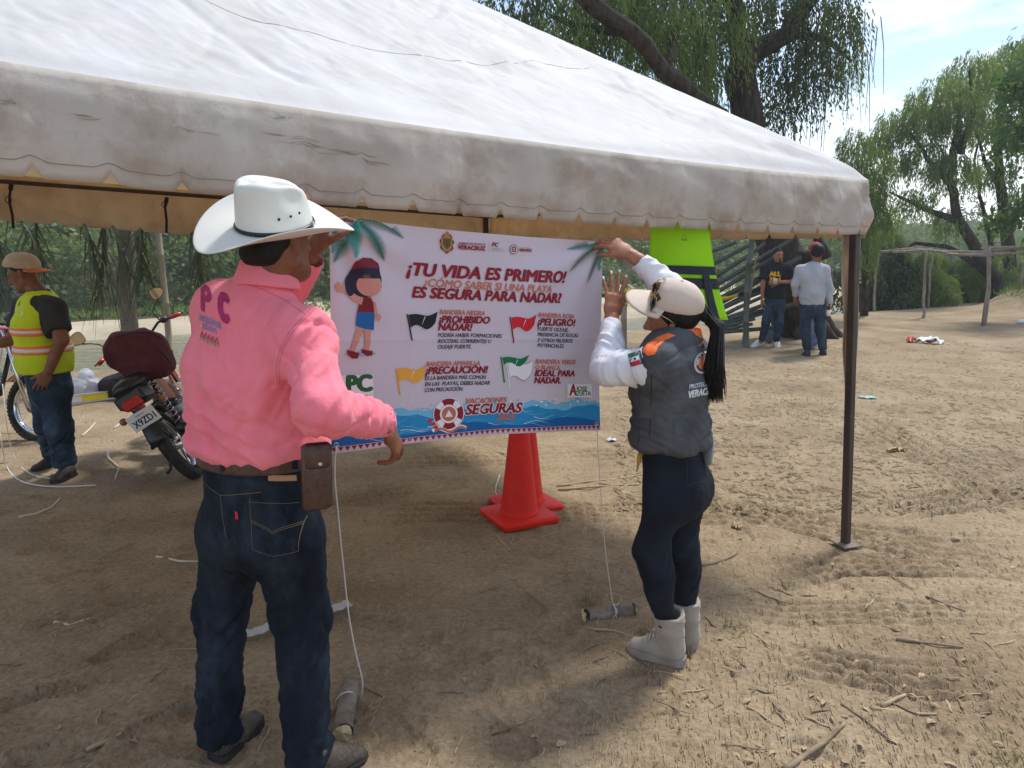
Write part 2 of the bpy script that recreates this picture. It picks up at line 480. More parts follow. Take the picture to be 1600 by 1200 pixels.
def limb(mb, pts, r0, r1, n=9, wob=0.05, seed=0):
    """tapered, slightly crooked limb through the points"""
    rg = random.Random(seed)
    P = [Vector(p) for p in pts]
    out, rad = [], []
    for i in range(len(P) - 1):
        seg = max(3, int((P[i + 1] - P[i]).length / 0.35))
        for k in range(seg):
            out.append(P[i].lerp(P[i + 1], k / seg))
    out.append(P[-1])
    m_ = len(out)
    for i in range(1, m_ - 1):
        out[i] = out[i] + Vector((rg.gauss(0, 1), rg.gauss(0, 1), rg.gauss(0, 0.4))) * wob * 0.4
    rad = [r0 + (r1 - r0) * i / (m_ - 1) for i in range(m_)]
    rad = [r_ * rg.uniform(0.93, 1.08) for r_ in rad]
    n = n + 6 if r0 > 0.12 else n
    i0 = len(mb.v)
    mb.tube(out, rad, n)
    if r0 > 0.06:                             # furrowed, knobbly bark
        ph = [rg.uniform(0.86, 1.10) for _ in range(n)]
        for i in range(m_):
            for k in range(n):
                v_ = Vector(mb.v[i0 + i * n + k]); mb.v[i0 + i * n + k] = tuple(out[i] + (v_ - out[i]) * ph[k] * rg.uniform(0.92, 1.08))
            if i % 3 == 0: ph = [min(1.14, max(0.84, q + rg.gauss(0, 0.05))) for q in ph]
    return out

def strands(centers, n, length, per, spread, seed, bias=None):
    """hanging willow twigs: points and directions for leaves, and the twig lines"""
    rg = np.random.RandomState(seed)
    C = np.asarray([tuple(c[0]) for c in centers]); Rr = np.asarray([c[1] for c in centers])
    wgt = Rr ** 2 / np.sum(Rr ** 2)
    ci = rg.choice(len(C), n, p=wgt)
    u = rg.normal(0, 1, (n, 3)); u /= np.linalg.norm(u, axis=1, keepdims=True)
    start = C[ci] + u * (Rr[ci] * rg.uniform(0.35, 1.0, n) ** 0.6)[:, None] * np.array([1, 1, 0.75])
    ln = length * rg.uniform(0.35, 1.3, n)
    out_dir = u.copy(); out_dir[:, 2] = 0
    pts, dirs = [], []
    for k in range(per):
        t = (k + rg.uniform(0, 1, n)) / per
        p = start + out_dir * (spread * ln * t * (1 - 0.4 * t))[:, None]
        p[:, 2] -= ln * t ** 1.3
        p += rg.normal(0, 0.025, (n, 3))
        d = out_dir * 0.35 + rg.normal(0, 0.3, (n, 3)); d[:, 2] -= 1.0
        pts.append(p); dirs.append(d)
    return np.concatenate(pts), np.concatenate(dirs), start, ln, out_dir

# ---- the big old willow behind the tent, forked low, crown over the tent
D = 13.6
base = gnd(1258, 530)
t_big = thing('willow_tree', 'huge old willow with forked dark trunk and hanging leaves behind the tent', 'tree', base)
mb = MB()
fork = at(1196, 330, 13.9)
limb(mb, [base + Vector((0, 0.5, -0.2)), at(1232, 450, 13.8), fork], 0.44, 0.34, 14, 0.05, 1)
limb(mb, [fork, at(1172, 220, 13.9), at(1160, 120, 13.9), at(1165, 70, 14.0)], 0.31, 0.22, 12, 0.05, 2)
limb(mb, [fork, at(1125, 182, 12.6), at(1040, 110, 11.6), at(985, 50, 11.1), at(905, -10, 10.6), at(820, -90, 10.2)], 0.155, 0.105, 12, 0.05, 3)
up = at(1162, 90, 14.0)
limb(mb, [up, at(1225, 55, 14.2), at(1275, -20, 14.5), at(1300, -140, 14.8)], 0.20, 0.08, 9, 0.06, 4)
limb(mb, [up, at(1150, 20, 13.8), at(1120, -80, 13.6), at(1080, -200, 13.4)], 0.19, 0.08, 9, 0.06, 5)
limb(mb, [at(1040, 110, 11.6), at(1060, 40, 12.6), at(1085, -40, 13.6)], 0.07, 0.03, 7, 0.05, 6)
limb(mb, [at(985, 50, 11.1), at(920, 45, 11.8), at(860, 25, 12.2)], 0.08, 0.03, 7, 0.05, 7)
limb(mb, [at(1230, 52, 14.2), at(1290, 60, 14.4), at(1330, 95, 14.6)], 0.08, 0.03, 7, 0.05, 8)
for k, (dx, dy) in enumerate(((0.75, -0.1), (-0.6, -0.05), (0.25, -0.45), (-0.2, -0.4), (0.55, -0.35))):
    limb(mb, [base + Vector((dx * 0.25, 0.35 + dy * 0.2, 0.62)), base + Vector((dx * 0.6, 0.25 + dy * 0.6, 0.22)), base + Vector((dx, 0.2 + dy, -0.05))], 0.17, 0.06, 8, 0.06, 9 + k)
limb(mb, [at(1220, 395, 13.8), at(1262, 402, 13.6), at(1290, 400, 13.4), at(1262, 345, 13.2)], 0.16, 0.05, 9, 0.05, 12)
mb.build('trunk', m_bark, t_big)
cs = []
rg = random.Random(3)
for px, py, Yd, r_ in ((800, -30, 12, 0.7), (860, 40, 12.2, 0.85), (900, 80, 12.3, 0.55), (950, 5, 12.6, 0.7), (1000, -60, 13, 0.9), (1075, 30, 13.6, 0.75), (1100, 100, 13.7, 0.45), (1020, 150, 13.2, 0.35),
                       (1180, -40, 14, 1.0), (1250, 20, 14.2, 0.95), (1215, 110, 14.2, 0.6), (1270, 100, 14.3, 0.6), (1300, 30, 14.5, 0.7), (1120, -120, 13.5, 1.2), (1240, -140, 14.5, 1.2), (920, -140, 12.4, 1.2), (1010, 60, 13.3, 0.4),
                       (840, 110, 12.3, 0.35), (1215, 165, 14.2, 0.35)):
    cs.append((at(px, py, Yd), r_))
p, d, st, ln, od = strands(cs, 3500, 0.75, 12, 0.3, 21)
leaf_cloud('crown', p, d, 0.10, 0.030, m_darkleaf, t_big, 1, 0.3)
cs2 = [(at(px, py, Yd), r_) for px, py, Yd, r_ in ((1050, 20, 13.0, 0.7), (1085, 70, 13.0, 0.5), (1010, 20, 12.5, 0.6), (870, 60, 11.8, 0.6), (940, -20, 12, 0.7), (1130, 20, 13.2, 0.5), (1320, 90, 14.4, 0.35), (1090, 130, 13.2, 0.35))]
p, d, st, ln, od = strands(cs2, 1150, 0.9, 14, 0.15, 22)
leaf_cloud('crown', p, d, 0.12, 0.02, m_willow, t_big, 2, 0.4)
# thin leafless hanging twigs on the crown's right edge
mb = MB()
rg = random.Random(9)
for k in range(110):
    c_, r_ = cs[rg.choice([6, 9, 10, 11, 12, 12, 18])]
    p0 = c_ + Vector((rg.uniform(-1, 1.2), rg.uniform(-0.5, 0.5), rg.uniform(-0.8, 0.4))) * r_
    l_ = rg.uniform(0.5, 1.5)
    sw = Vector((rg.uniform(-0.1, 0.3), rg.uniform(-0.1, 0.1), 0))
    mb.tube([p0, p0 + sw * 0.6 - Vector((0, 0, l_ * 0.4)), p0 + sw - Vector((0, 0, l_))], [0.010, 0.007, 0.004], 4)
mb.build('hanging_twigs', m_bark, t_big)

# ---- light willow sapling just right of the tent corner
def willow(name, label, basep, blobs, n, ln, leaf, wd, m, trunk_pts, r0, seed, bark=m_bark, spread=0.25, per=9, extra=()):
    t_ = thing(name, label, 'tree', basep)
    mb_ = MB()
    for i, tp in enumerate([trunk_pts] + list(extra)):
        limb(mb_, tp, r0 if i == 0 else r0 * 0.5, r0 * 0.4 if i == 0 else r0 * 0.12, 8, 0.06, seed + i)
    mb_.build('trunk', bark, t_)
    p_, d_, *_ = strands(blobs, n, ln, per, spread, seed)
    leaf_cloud('crown', p_, d_, leaf, wd, m, t_, seed, 0.3)
    return t_
B = lambda L_: [(at(px, py, Yd), r_) for px, py, Yd, r_ in L_]
willow('willow_tree', 'bright green young willow drooping right beside the tent corner', gnd(1350, 494),
       B([(1355, 250, 17, 0.55), (1345, 290, 17, 0.65), (1330, 330, 17, 0.55), (1365, 330, 17, 0.5), (1335, 215, 17.3, 0.35), (1350, 380, 17, 0.35)]),
       1300, 0.6, 0.13, 0.022, m_willow_light, [gnd(1350, 494), at(1352, 400, 17.3), at(1340, 250, 17.2)], 0.09, 31)
# ---- river-side trees on the right
willow('willow_tree', 'tall airy willow with leaning dark trunk standing behind the pole frame', gnd(1572, 482) + Vector((0, 3, 0)),
       B([(1470, 150, 22, 0.9), (1440, 185, 22, 0.7), (1500, 170, 22, 0.8), (1400, 190, 22.3, 0.6), (1450, 240, 22, 0.7), (1490, 260, 22, 0.7), (1430, 310, 22, 0.5), (1400, 250, 22.4, 0.4), (1480, 340, 22, 0.4), (1375, 215, 22.5, 0.45), (1520, 110, 22.5, 0.8)]),
       2100, 0.55, 0.16, 0.030, m_willow,
       [at(1572, 470, 22), at(1530, 400, 22), at(1495, 340, 22), at(1485, 280, 22), at(1500, 190, 22)], 0.21, 41, extra=(
           [at(1495, 345, 22), at(1440, 325, 22), at(1390, 300, 22)], [at(1487, 290, 22), at(1450, 250, 22), at(1420, 200, 22)],
           [at(1545, 425, 22), at(1480, 385, 22), at(1430, 380, 22), at(1400, 395, 22)], [at(1500, 240, 22), at(1520, 180, 22), at(1515, 110, 22)]))
willow('willow_tree', 'upright tree with two dark stems at the photo edge behind the hump', gnd(1582, 482) + Vector((0.3, 5, 0)),
       B([(1560, 120, 24, 1.0), (1600, 90, 24, 1.0), (1540, 190, 24, 0.7), (1590, 190, 24, 0.8), (1560, 260, 24, 0.6), (1600, 300, 24, 0.7), (1530, 270, 24, 0.4), (1640, 200, 24, 1.2), (1650, 80, 24.5, 1.2)]),
       2500, 0.55, 0.16, 0.032, m_willow,
       [at(1578, 455, 24), at(1575, 380, 24), at(1565, 300, 24), at(1560, 200, 24), at(1575, 100, 24)], 0.20, 51, extra=(
           [at(1552, 450, 24.5), at(1548, 380, 24.5), at(1535, 320, 24.5), at(1522, 250, 24.5), at(1540, 180, 24.5)], [at(1575, 370, 24), at(1600, 310, 24), at(1630, 240, 24)], [at(1565, 300, 24), at(1540, 250, 24), at(1520, 200, 24)]))
# broad-leaved branch entering at the right edge
t_br = thing('broadleaf_tree', 'bright broad-leaved tree reaching in at the right edge', 'tree', at(1690, 470, 17) * 1.0)
mb = MB()
limb(mb, [Vector((at(1690, 400, 17).x, 17, -0.1)), at(1680, 300, 17), at(1640, 190, 17)], 0.16, 0.07, 8, 0.04, 61)
limb(mb, [at(1675, 290, 17), at(1620, 240, 17), at(1585, 200, 17)], 0.06, 0.02, 6, 0.04, 62)
limb(mb, [at(1682, 340, 17), at(1630, 330, 17), at(1590, 320, 17)], 0.05, 0.02, 6, 0.04, 63)
mb.build('trunk', m_bark, t_br)
rgn = np.random.RandomState(5)
cc = B([(1600, 150, 17, 0.45), (1590, 215, 17, 0.45), (1640, 190, 17, 0.6), (1585, 130, 17.2, 0.25), (1600, 330, 17, 0.3), (1560, 345, 17.2, 0.25), (1640, 100, 17, 0.6), (1660, 290, 17, 0.6)])
pp = np.concatenate([np.array(c_)[None] + rgn.normal(0, r_ * 0.6, (int(700 * r_), 3)) for c_, r_ in cc])
dd = rgn.normal(0, 1, pp.shape); dd[:, 2] -= 0.6
leaf_cloud('crown', pp, dd, 0.17, 0.085, m_broad, t_br, 6, 0.2)

# ---- low willow scrub on the river edge, right
def shrub(name, label, blobs, n, leaf, wd, m, seed, group=None, ln=0.55):
    c0 = blobs[0][0]
    t_ = thing(name, label, 'shrub', (c0.x, c0.y, ground_z(c0.x, c0.y)), group)
    mb_ = MB()
    rg_ = random.Random(seed)
    root = Vector((c0.x, c0.y, ground_z(c0.x, c0.y) - 0.1))
    blobs = [(c_, r_ * 0.62) for c_, r_ in blobs] + [(c_ + Vector((rg_.gauss(0, 0.75), rg_.gauss(0, 0.5), rg_.gauss(0.12, 0.42))) * r_ * 1.2, r_ * rg_.uniform(0.22, 0.5)) for c_, r_ in blobs for _ in range(4)]
    for c_, r_ in blobs[:8]:
        limb(mb_, [root + Vector((rg_.uniform(-.2, .2), rg_.uniform(-.2, .2), 0)), root.lerp(c_, 0.5) + Vector((0, 0, 0.2)), c_ + Vector((0, 0, r_ * 0.5))], 0.05, 0.012, 6, 0.05, seed)
    mb_.build('stem', m_bark, t_)
    p_, d_, *_ = strands(blobs, n, ln, 8, 0.5, seed)
    leaf_cloud('foliage', p_, d_, leaf, wd, m, t_, seed, 0.0)
    return t_
shrub('willow_shrub', 'rounded light green willow shrub behind the crooked fork posts', B([(1425, 440, 21, 0.75), (1400, 455, 21, 0.6), (1450, 455, 21, 0.65), (1430, 415, 21, 0.55), (1410, 470, 21, 0.45), (1450, 475, 21, 0.4)]), 2600, 0.14, 0.032, m_scrub, 71)
shrub('willow_shrub', 'wide willow shrub over the water between pole frame and leaning trunk', B([(1500, 440, 23, 0.85), (1480, 460, 23, 0.6), (1530, 455, 23, 0.7), (1505, 415, 23, 0.6), (1550, 430, 23, 0.6), (1490, 480, 22.5, 0.4)]), 2800, 0.15, 0.032, m_scrub, 72)
shrub('dark_shrub', 'dark dense shrub low down behind the tent corner pole', B([(1362, 440, 20.6, 0.55), (1355, 465, 20.6, 0.45), (1378, 415, 20.8, 0.55), (1340, 455, 20.7, 0.55), (1390, 392, 21, 0.5)]), 1300, 0.13, 0.05, m_darkleaf, 73)
shrub('willow_shrub', 'sunlit shrub at the photo edge behind the earth hump', B([(1600, 425, 25, 0.9), (1570, 440, 25, 0.7), (1640, 420, 25, 1.0)]), 1500, 0.16, 0.04, m_scrub, 74)

# ---- wooded far bank: one mass
rgn = np.random.RandomState(77)
def bank_pts(n, s0, s1, l0, l1):
    s = rgn.uniform(s0, s1, n); l = rgn.uniform(l0, l1, n)
    x, y = l * 0.8499 - s * 0.5269, l * 0.5269 + s * 0.8499
    return s, l, x, y
allp, alld = [], []
for (n, s0, s1, l0, l1, rmin, rmax, per) in ((500, 33.2, 35.6, -28, 110, 0.4, 0.9, 90), (560, 34.2, 40, -28, 110, 0.6, 1.7, 200), (520, 38, 52, -40, 110, 0.9, 2.4, 220), (420, 50, 85, -60, 120, 1.4, 3.4, 170)):
    s, l, x, y = bank_pts(n, s0, s1, l0, l1)
    z = far_z(s, l, x, y)
    rr = rgn.uniform(rmin, rmax, n)
    for k in range(n):
        u = rgn.normal(0, 1, (per, 3)); u /= np.linalg.norm(u, axis=1, keepdims=True)
        rad = rr[k] * (0.72 + 0.38 * rgn.rand(per, 1)) * np.array([1, 1, 0.85])
        pt = np.array([x[k], y[k], z[k] + rr[k] * 0.55]) + u * rad
        keep = u[:, 2] > -0.75
        allp.append(pt[keep]); alld.append((u + np.array([0, 0, -0.5]))[keep])
ap, ad = np.concatenate(allp), np.concatenate(alld)
fb = leaf_cloud('far_bank_woods', ap, ad, 0.30, 0.16, m_wood_far, None, 8)
tag(fb, 'dense green woods covering the far river bank', 'woods', kind='stuff')

# ---- distant hazy trees on the right and centre
def round_tree(label, px, py_base, Yd, h, w, seed, m=m_far_hazy, n=1500, leaf=0.6):
    b_ = at(px, py_base, Yd)
    t_ = thing('distant_tree', label, 'tree', b_)
    mb_ = MB(); mb_.tube([b_ - Vector((0, 0, 3)), b_ + Vector((0, 0, h * 0.6))], [0.35, 0.15], 6); mb_.build('trunk', m_bark, t_)
    rr = np.random.RandomState(seed)
    nb = 14
    cen = np.array(b_) + np.array([0, 0, h * 0.58]) + rr.normal(0, 1, (nb, 3)) * np.array([w * 0.3, w * 0.3, h * 0.17])
    u = rr.normal(0, 1, (n, 3)); u /= np.linalg.norm(u, axis=1, keepdims=True)
    p_ = cen[rr.randint(0, nb, n)] + u * (w * 0.22) * rr.uniform(0.6, 1.1, (n, 1))
    leaf_cloud('crown', p_, u, leaf, leaf * 0.6, m, t_, seed)
round_tree('hazy distant tree left of the leaning willow trunk', 1492, 412, 120, 9.5, 8, 81)
round_tree('hazy distant tree between the leaning willow and two-stemmed tree', 1532, 412, 130, 8.5, 8, 82)
round_tree('hazy distant tree seen over the pole frame beyond the willow shrubs', 1452, 415, 115, 6, 9, 83)
round_tree('hazy distant tree above the grey-shirted man and beside the tent leg', 1300, 435, 75, 6.5, 7, 84, n=1400, leaf=0.45)
round_tree('hazy distant tree showing over the black-shirted man', 1235, 430, 85, 6.5, 8, 85, n=1400, leaf=0.5)

# ---- grass tufts
m_grass = leafmat('grass_blade', (0.09, 0.12, 0.035), (0.22, 0.22, 0.09), (0.2, 0.24, 0.06))
gp, gd = [], []
rg = random.Random(15)
def tuft(px, py, n, spread):
    c_ = gnd(px, py)
    for k in range(n):
        x_, y_ = c_.x + rg.gauss(0, spread), c_.y + rg.gauss(0, spread)
        gp.append((x_, y_, ground_z(x_, y_))); gd.append((rg.gauss(0, 0.5), rg.gauss(0, 0.5), 1))
for a in ((922, 948, 60, 0.035), (1230, 628, 140, 0.35), (1300, 660, 100, 0.4), (1225, 640, 100, 0.3), (1580, 1180, 50, 0.05), (1236, 918, 16, 0.015), (1140, 985, 25, 0.03)): tuft(*a)
g = leaf_cloud('grass', gp, gd, 0.05, 0.004, m_grass, None, 16)
tag(g, 'thin dry grass tufts growing out of the dirt', 'grass', kind='stuff')
gp, gd = [], []
for k in range(2600):
    x_ = hump.x + rg.gauss(0.8, 1.7); y_ = hump.y + 1.2 + rg.gauss(0, 1.2)
    z_ = ground_z(x_, y_)
    if z_ > 0.35: gp.append((x_, y_, z_)); gd.append((rg.gauss(0, 0.6), rg.gauss(0, 0.6), 1))
g = leaf_cloud('grass', gp, gd, 0.22, 0.02, m_willow_light, None, 17)
tag(g, 'green weeds growing on top of the earth hump', 'grass', kind='stuff')
gp, gd = [], []
for k in range(5000):
    s_, l_ = rg.uniform(28.0, 33), rg.uniform(-22, 40)
    if l_ < 6 and s_ < 30.5: continue
    x_, y_ = l_ * 0.8499 - s_ * 0.5269, l_ * 0.5269 + s_ * 0.8499
    gp.append((x_, y_, -0.95)); gd.append((rg.gauss(0, 0.5), rg.gauss(0, 0.5), 0.8))
g = leaf_cloud('grass', gp, gd, 0.35, 0.10, m_willow_light, None, 18)
tag(g, 'low green grass strip along the sandbar', 'grass', kind='stuff')
# ================================================================== TENT
TC = Vector((1.92, 4.2, 0)); TU = Vector((-0.8412, -0.5408, 0)); TV = Vector((-0.5408, 0.8412, 0))
TL, TW = 5.0, 4.0
def TP(t, w, z): return TC + TU * t + TV * w + Vector((0, 0, z))
def eave_z(t, w):                           # the eave sags between its poles and rises to the left
    return 2.052 + 0.006 * t + 0.0075 * t * t - 0.0 * w
m_tarp = mat('dirty_white_tarp', (0.58, 0.585, 0.58), (0.67, 0.678, 0.675), scale=2.2, rough=0.62, bump=0.25, bscale=22, spec=0.35, stretch=(1, 2.4, 1.6),
             trans=(0.62, 0.42, 0.20), tmix=0.20, c3=(0.53, 0.52, 0.495), s3=1.4, dist=0.006)
m_valance = mat('stained_valance_tarp', (0.56, 0.535, 0.48), (0.70, 0.685, 0.635), scale=3.0, rough=0.7, bump=0.3, bscale=30, spec=0.25,
                trans=(0.72, 0.46, 0.18), tmix=0.36, c3=(0.43, 0.37, 0.295), s3=3.2, detail=10, dist=0.010)
m_seam = mat('seam_thread', (0.30, 0.27, 0.23), rough=0.9)
m_frame = mat('dark_painted_steel', (0.020, 0.013, 0.011), (0.055, 0.030, 0.022), scale=14, rough=0.5, spec=0.5, bump=0.2, bscale=60, stretch=(1, 1, 0.3))
m_strap = mat('black_webbing', (0.012, 0.012, 0.013), rough=0.8)
m_stain = mat('brown_stain', (0.20, 0.135, 0.085), (0.30, 0.22, 0.15), scale=30, rough=0.85)
tent = thing('canopy_tent', 'large dirty white canopy tent with scalloped valance on dark steel legs', 'tent', TP(2.5, 2, 0))

def roof_z(t, w):
    e = np.minimum(np.minimum(t, TL - t), np.minimum(w, TW - w))
    h = eave_z(t, w) + 0.05 * np.tanh(e / 0.05) + 0.625 * np.maximum(e - 0.02, 0)
    # cloth sags between the hip ribs and the eave
    m_ = np.clip(e / 2.0, 0, 1)
    a, b = np.minimum(t, TL - t), np.minimum(w, TW - w)
    off = np.abs(a - b) / (a + b + 0.3)
    h -= 0.16 * np.sin(m_ * math.pi) ** 0.8 * np.clip(off, 0, 1) ** 1.2
    return h
tg = np.unique(np.concatenate([np.linspace(0, 0.3, 18), np.linspace(0.3, TL - 0.3, 330), np.linspace(TL - 0.3, TL, 18)]))
wg = np.unique(np.concatenate([np.linspace(0, 0.3, 20), np.linspace(0.3, TW - 0.3, 230), np.linspace(TW - 0.3, TW, 18)]))
T_, W_ = np.meshgrid(tg, wg)
def roof_h(T_, W_):
    h = roof_z(T_, W_)
    P = np.stack([T_, W_, T_ * 0], -1)
    e = np.minimum(np.minimum(T_, TL - T_), np.minimum(W_, TW - W_))
    fade = sstep(0.01, 0.15, e) * sstep(-0.02, 0.30, np.abs(np.minimum(T_, TL - T_) - np.minimum(W_, TW - W_)))
    h = h + fade * 0.012 * fbm(P * np.array([1.6, 3.0, 1]) + 2, 3)
    h += fade * 0.011 * ridge(np.stack([T_ * 2.2 + W_ * 1.6, W_ * 0.9 - T_ * 0.5, T_ * 0], -1) + 8, 2)
    h -= fade * 0.0060 * np.exp(-np.abs(2 * vnoise(np.stack([T_ * 5 + W_ * 3, W_ * 4 - T_ * 2, T_ * 0 + 3], -1)) - 1) / 0.05)
    h -= fade * 0.0035 * np.exp(-np.abs(2 * vnoise(np.stack([T_ * 11 - W_ * 7, W_ * 9 + T_ * 4, T_ * 0 + 9], -1)) - 1) / 0.07)
    h += fade * 0.0045 * ridge(np.stack([T_ * 9 - W_ * 6, W_ * 5 + T_ * 3, T_ * 0], -1) + 1, 2)
    # pull wrinkles fanning out of the corner
    ang = np.arctan2(W_, T_ + 1e-6); rad = np.hypot(T_, W_)
    h += fade * 0.016 * np.sin(ang * 17 + 1.2 * np.sin(rad * 3)) * sstep(0.05, 0.3, rad) * sstep(1.7, 0.4, rad)
    # soft folds across the front slope between t 0.8 and 2
    h += fade * 0.016 * np.sin((T_ - 0.35 * W_) * 9 + 1.5 * np.sin(W_ * 2)) * sstep(0.1, 0.5, W_) * sstep(0.5, 1.0, T_) * sstep(2.4, 1.4, T_) * sstep(2.2, 1.2, W_)
    # long crease on the left
    h += -0.014 * np.exp(-((T_ - 2.9 - 0.55 * W_) / 0.035) ** 2) * sstep(0.1, 0.25, W_) * sstep(1.3, 0.5, W_)
    return h
H_ = roof_h(T_, W_)
nyr, nxr = T_.shape
ir = np.arange(nxr * nyr).reshape(nyr, nxr)
Qr = np.stack([ir[:-1, :-1], ir[1:, :-1], ir[1:, 1:], ir[:-1, 1:]], -1).reshape(-1, 4)
bx_ = TC.x + TU.x * T_ + TV.x * W_; by_ = TC.y + TU.y * T_ + TV.y * W_
roof = obj('roof', fast_mesh('roof', np.stack([bx_, by_, H_], -1).reshape(-1, 3), Qr, m_tarp), tent)

def roof_pt(t, w, off=0.003):
    return TP(t, w, float(roof_h(np.array([[t]]), np.array([[w]]))[0, 0]) + off)
def ray_roof(px, py):                       # the spot of the roof seen at a pixel of the photograph
    lo, hi = None, None
    for k in range(200):
        Yd = 2.0 + k * 0.03
        p_ = at(px, py, Yd)
        r_ = p_ - TC; t_, w_ = r_.dot(TU), r_.dot(TV)
        if 0 < t_ < TL and 0 < w_ < TW and p_.z < float(roof_z(np.array(t_), np.array(w_))): return t_, w_
    return None
def seam(pix):
    q = [ray_roof(*p) for p in pix]; q = [p for p in q if p]
    if len(q) < 2: return
    mb_ = MB()
    pts = []
    for i in range(len(q) - 1):
        for k in range(8):
            a = k / 8; pts.append(roof_pt(q[i][0] * (1 - a) + q[i + 1][0] * a, q[i][1] * (1 - a) + q[i + 1][1] * a, 0.0005))
    mb_.tube(pts, 0.0015, 5, flat=0.5)
    mb_.build('seam', m_seam, roof)
seam([(300, 2), (380, 32), (470, 60), (560, 80), (640, 92), (700, 98), (780, 103), (860, 104), (930, 102)])

# scalloped valances, one per side
def valance(name, p0, du, length, n_out, t_of, hang):
    step = 0.006
    n = int(length / step)
    rows = 14
    vs = np.zeros((rows, n + 1, 3))
    q = np.linspace(0, length, n + 1)
    ph = (q % 0.187) / 0.187
    notch = np.clip(1 - np.abs(ph - 0.5) / 0.13, 0, 1) * 0.032
    wav = 0.010 * np.sin(q * 2.1 + 1) + 0.012 * fbm(np.stack([q * 3, q * 0, q * 0], -1), 3) + 0.006 * np.sin((ph - 0.5) * 6.28)
    t_, w_ = t_of(q)
    ez = eave_z(t_, w_)
    hg = hang(q) - notch + 0.005 * fbm(np.stack([q * 8, q * 0 + 3, q * 0], -1), 2)
    for r_ in range(rows):
        a = r_ / (rows - 1)
        bul = 0.020 * math.sin(a * math.pi) + 0.012 * a
        off = bul + wav * a * 1.6 + 0.007 * ridge(np.stack([q * 5 + a * 2.5, q * 0 + a * 2.2, q * 0], -1), 2) * min(1, a * 4)
        off = off + 0.014 * np.sin(q * 17 - 7 * a) * np.exp(-q / 0.5) * min(1, a * 3)
        z = ez - a * hg
        for c_ in range(2):
            vs[r_, :, c_] = p0[c_] + du[c_] * q + n_out[c_] * off
        vs[r_, :, 2] = z
    i_ = np.arange(rows * (n + 1)).reshape(rows, n + 1)
    qd = np.stack([i_[:-1, :-1], i_[1:, :-1], i_[1:, 1:], i_[:-1, 1:]], -1).reshape(-1, 4)
    o = obj(name, fast_mesh(name, vs.reshape(-1, 3), qd, m_valance), tent)
    md = o.modifiers.new('thickness', 'SOLIDIFY'); md.thickness = 0.002; md.offset = 0
    # stitched line that follows the scallops
    mb_ = MB()
    pts = []
    zl = 0.045 + 0.0 * q
    for k in range(0, n + 1, 3):
        a = 1 - (0.043 + (0.018 * max(0, 1 - abs(ph[k] - 0.5) / 0.2) - notch[k]) ) / hg[k]
        rr_ = a * (rows - 1); r0 = int(rr_); f_ = rr_ - r0
        p_ = vs[r0, k] * (1 - f_) + vs[min(r0 + 1, rows - 1), k] * f_
        pts.append(Vector(p_) + Vector(n_out) * 0.0025)
    mb_.tube(pts, 0.0012, 4, cap=False)
    mb_.build('stitching', m_seam, o)
    return o, vs
hf = lambda q: 0.293 + 0.0005 * q
va, VF = valance('valance', TP(0, 0, 0), TU, TL, -TV, lambda q: (q, q * 0), hf)
valance('valance', TP(0, 0, 0), TV, TW, -TU, lambda q: (q * 0, q), lambda q: 0.31 + 0 * q)
valance('valance', TP(0, TW, 0), TU, TL, TV, lambda q: (q, q * 0 + TW), lambda q: 0.40 - 0.02 * q)
valance('valance', TP(TL, 0, 0), TV, TW, TU, lambda q: (q * 0 + TL, q), lambda q: 0.30 + 0 * q)

# old brown scuffs and rust stains rubbed into the front valance
def vf_pt(t, a, off=0.0022):
    k = min(int(t / 0.006), VF.shape[1] - 1); r_ = a * 13; r0 = int(r_); f_ = r_ - r0
    return Vector(VF[r0, k] * (1 - f_) + VF[min(r0 + 1, 13), k] * f_) - TV * off
rg = random.Random(2)
for t0, a0, l_ in ((3.90, 0.36, 0.05), (3.72, 0.40, 0.09), (3.44, 0.40, 0.10), (3.18, 0.33, 0.16), (3.10, 0.40, 0.20), (2.98, 0.44, 0.16), (2.9, 0.5, 0.1), (3.16, 0.12, 0.05)):
    for k in range(6):
        mb_ = MB()
        t1 = t0 - l_ * rg.random(); a1 = a0 + rg.gauss(0, 0.012); w = rg.uniform(0.02, 0.07) * l_ / 0.1
        mb_.tube([vf_pt(t1 + w * j / 3, a1 + rg.gauss(0, 0.0012)) for j in range(4)], [0.0003, 0.0012 * rg.uniform(0.4, 1.3), 0.0009, 0.0002], 5, flat=0.3)
        mb_.build('scuff_mark', m_stain, va)

# steel frame: eave bars, hip rafters, legs with foot plates
def bar(name, a, b, r_=0.016, m=m_frame, par=None):
    mb_ = MB(); mb_.tube([a, b], r_, 4 if r_ > 0.016 else 8); return mb_.build(name, m, par or tent)
ins = 0.04
cnr = [(ins, ins), (TL - ins, ins), (TL - ins, TW - ins), (ins, TW - ins)]
for i in range(4):
    a, b = cnr[i], cnr[(i + 1) % 4]
    bar('eave_bar', TP(a[0], a[1], float(eave_z(a[0], 0)) - 0.085), TP(b[0], b[1], float(eave_z(b[0], 0)) - 0.085), 0.015)
for (t_, w_), (t2, w2) in zip(cnr, ((2, 2), (3, 2), (3, 2), (2, 2))):
    bar('rafter', TP(t_, w_, float(eave_z(t_, 0)) - 0.10), TP(t2, w2, float(roof_z(np.array(float(t2)), np.array(2.0))) - 0.09), 0.014)
bar('ridge_bar', TP(2, 2, float(roof_z(np.array(2.), np.array(2.))) - 0.05), TP(3, 2, float(roof_z(np.array(3.), np.array(2.))) - 0.05), 0.014)
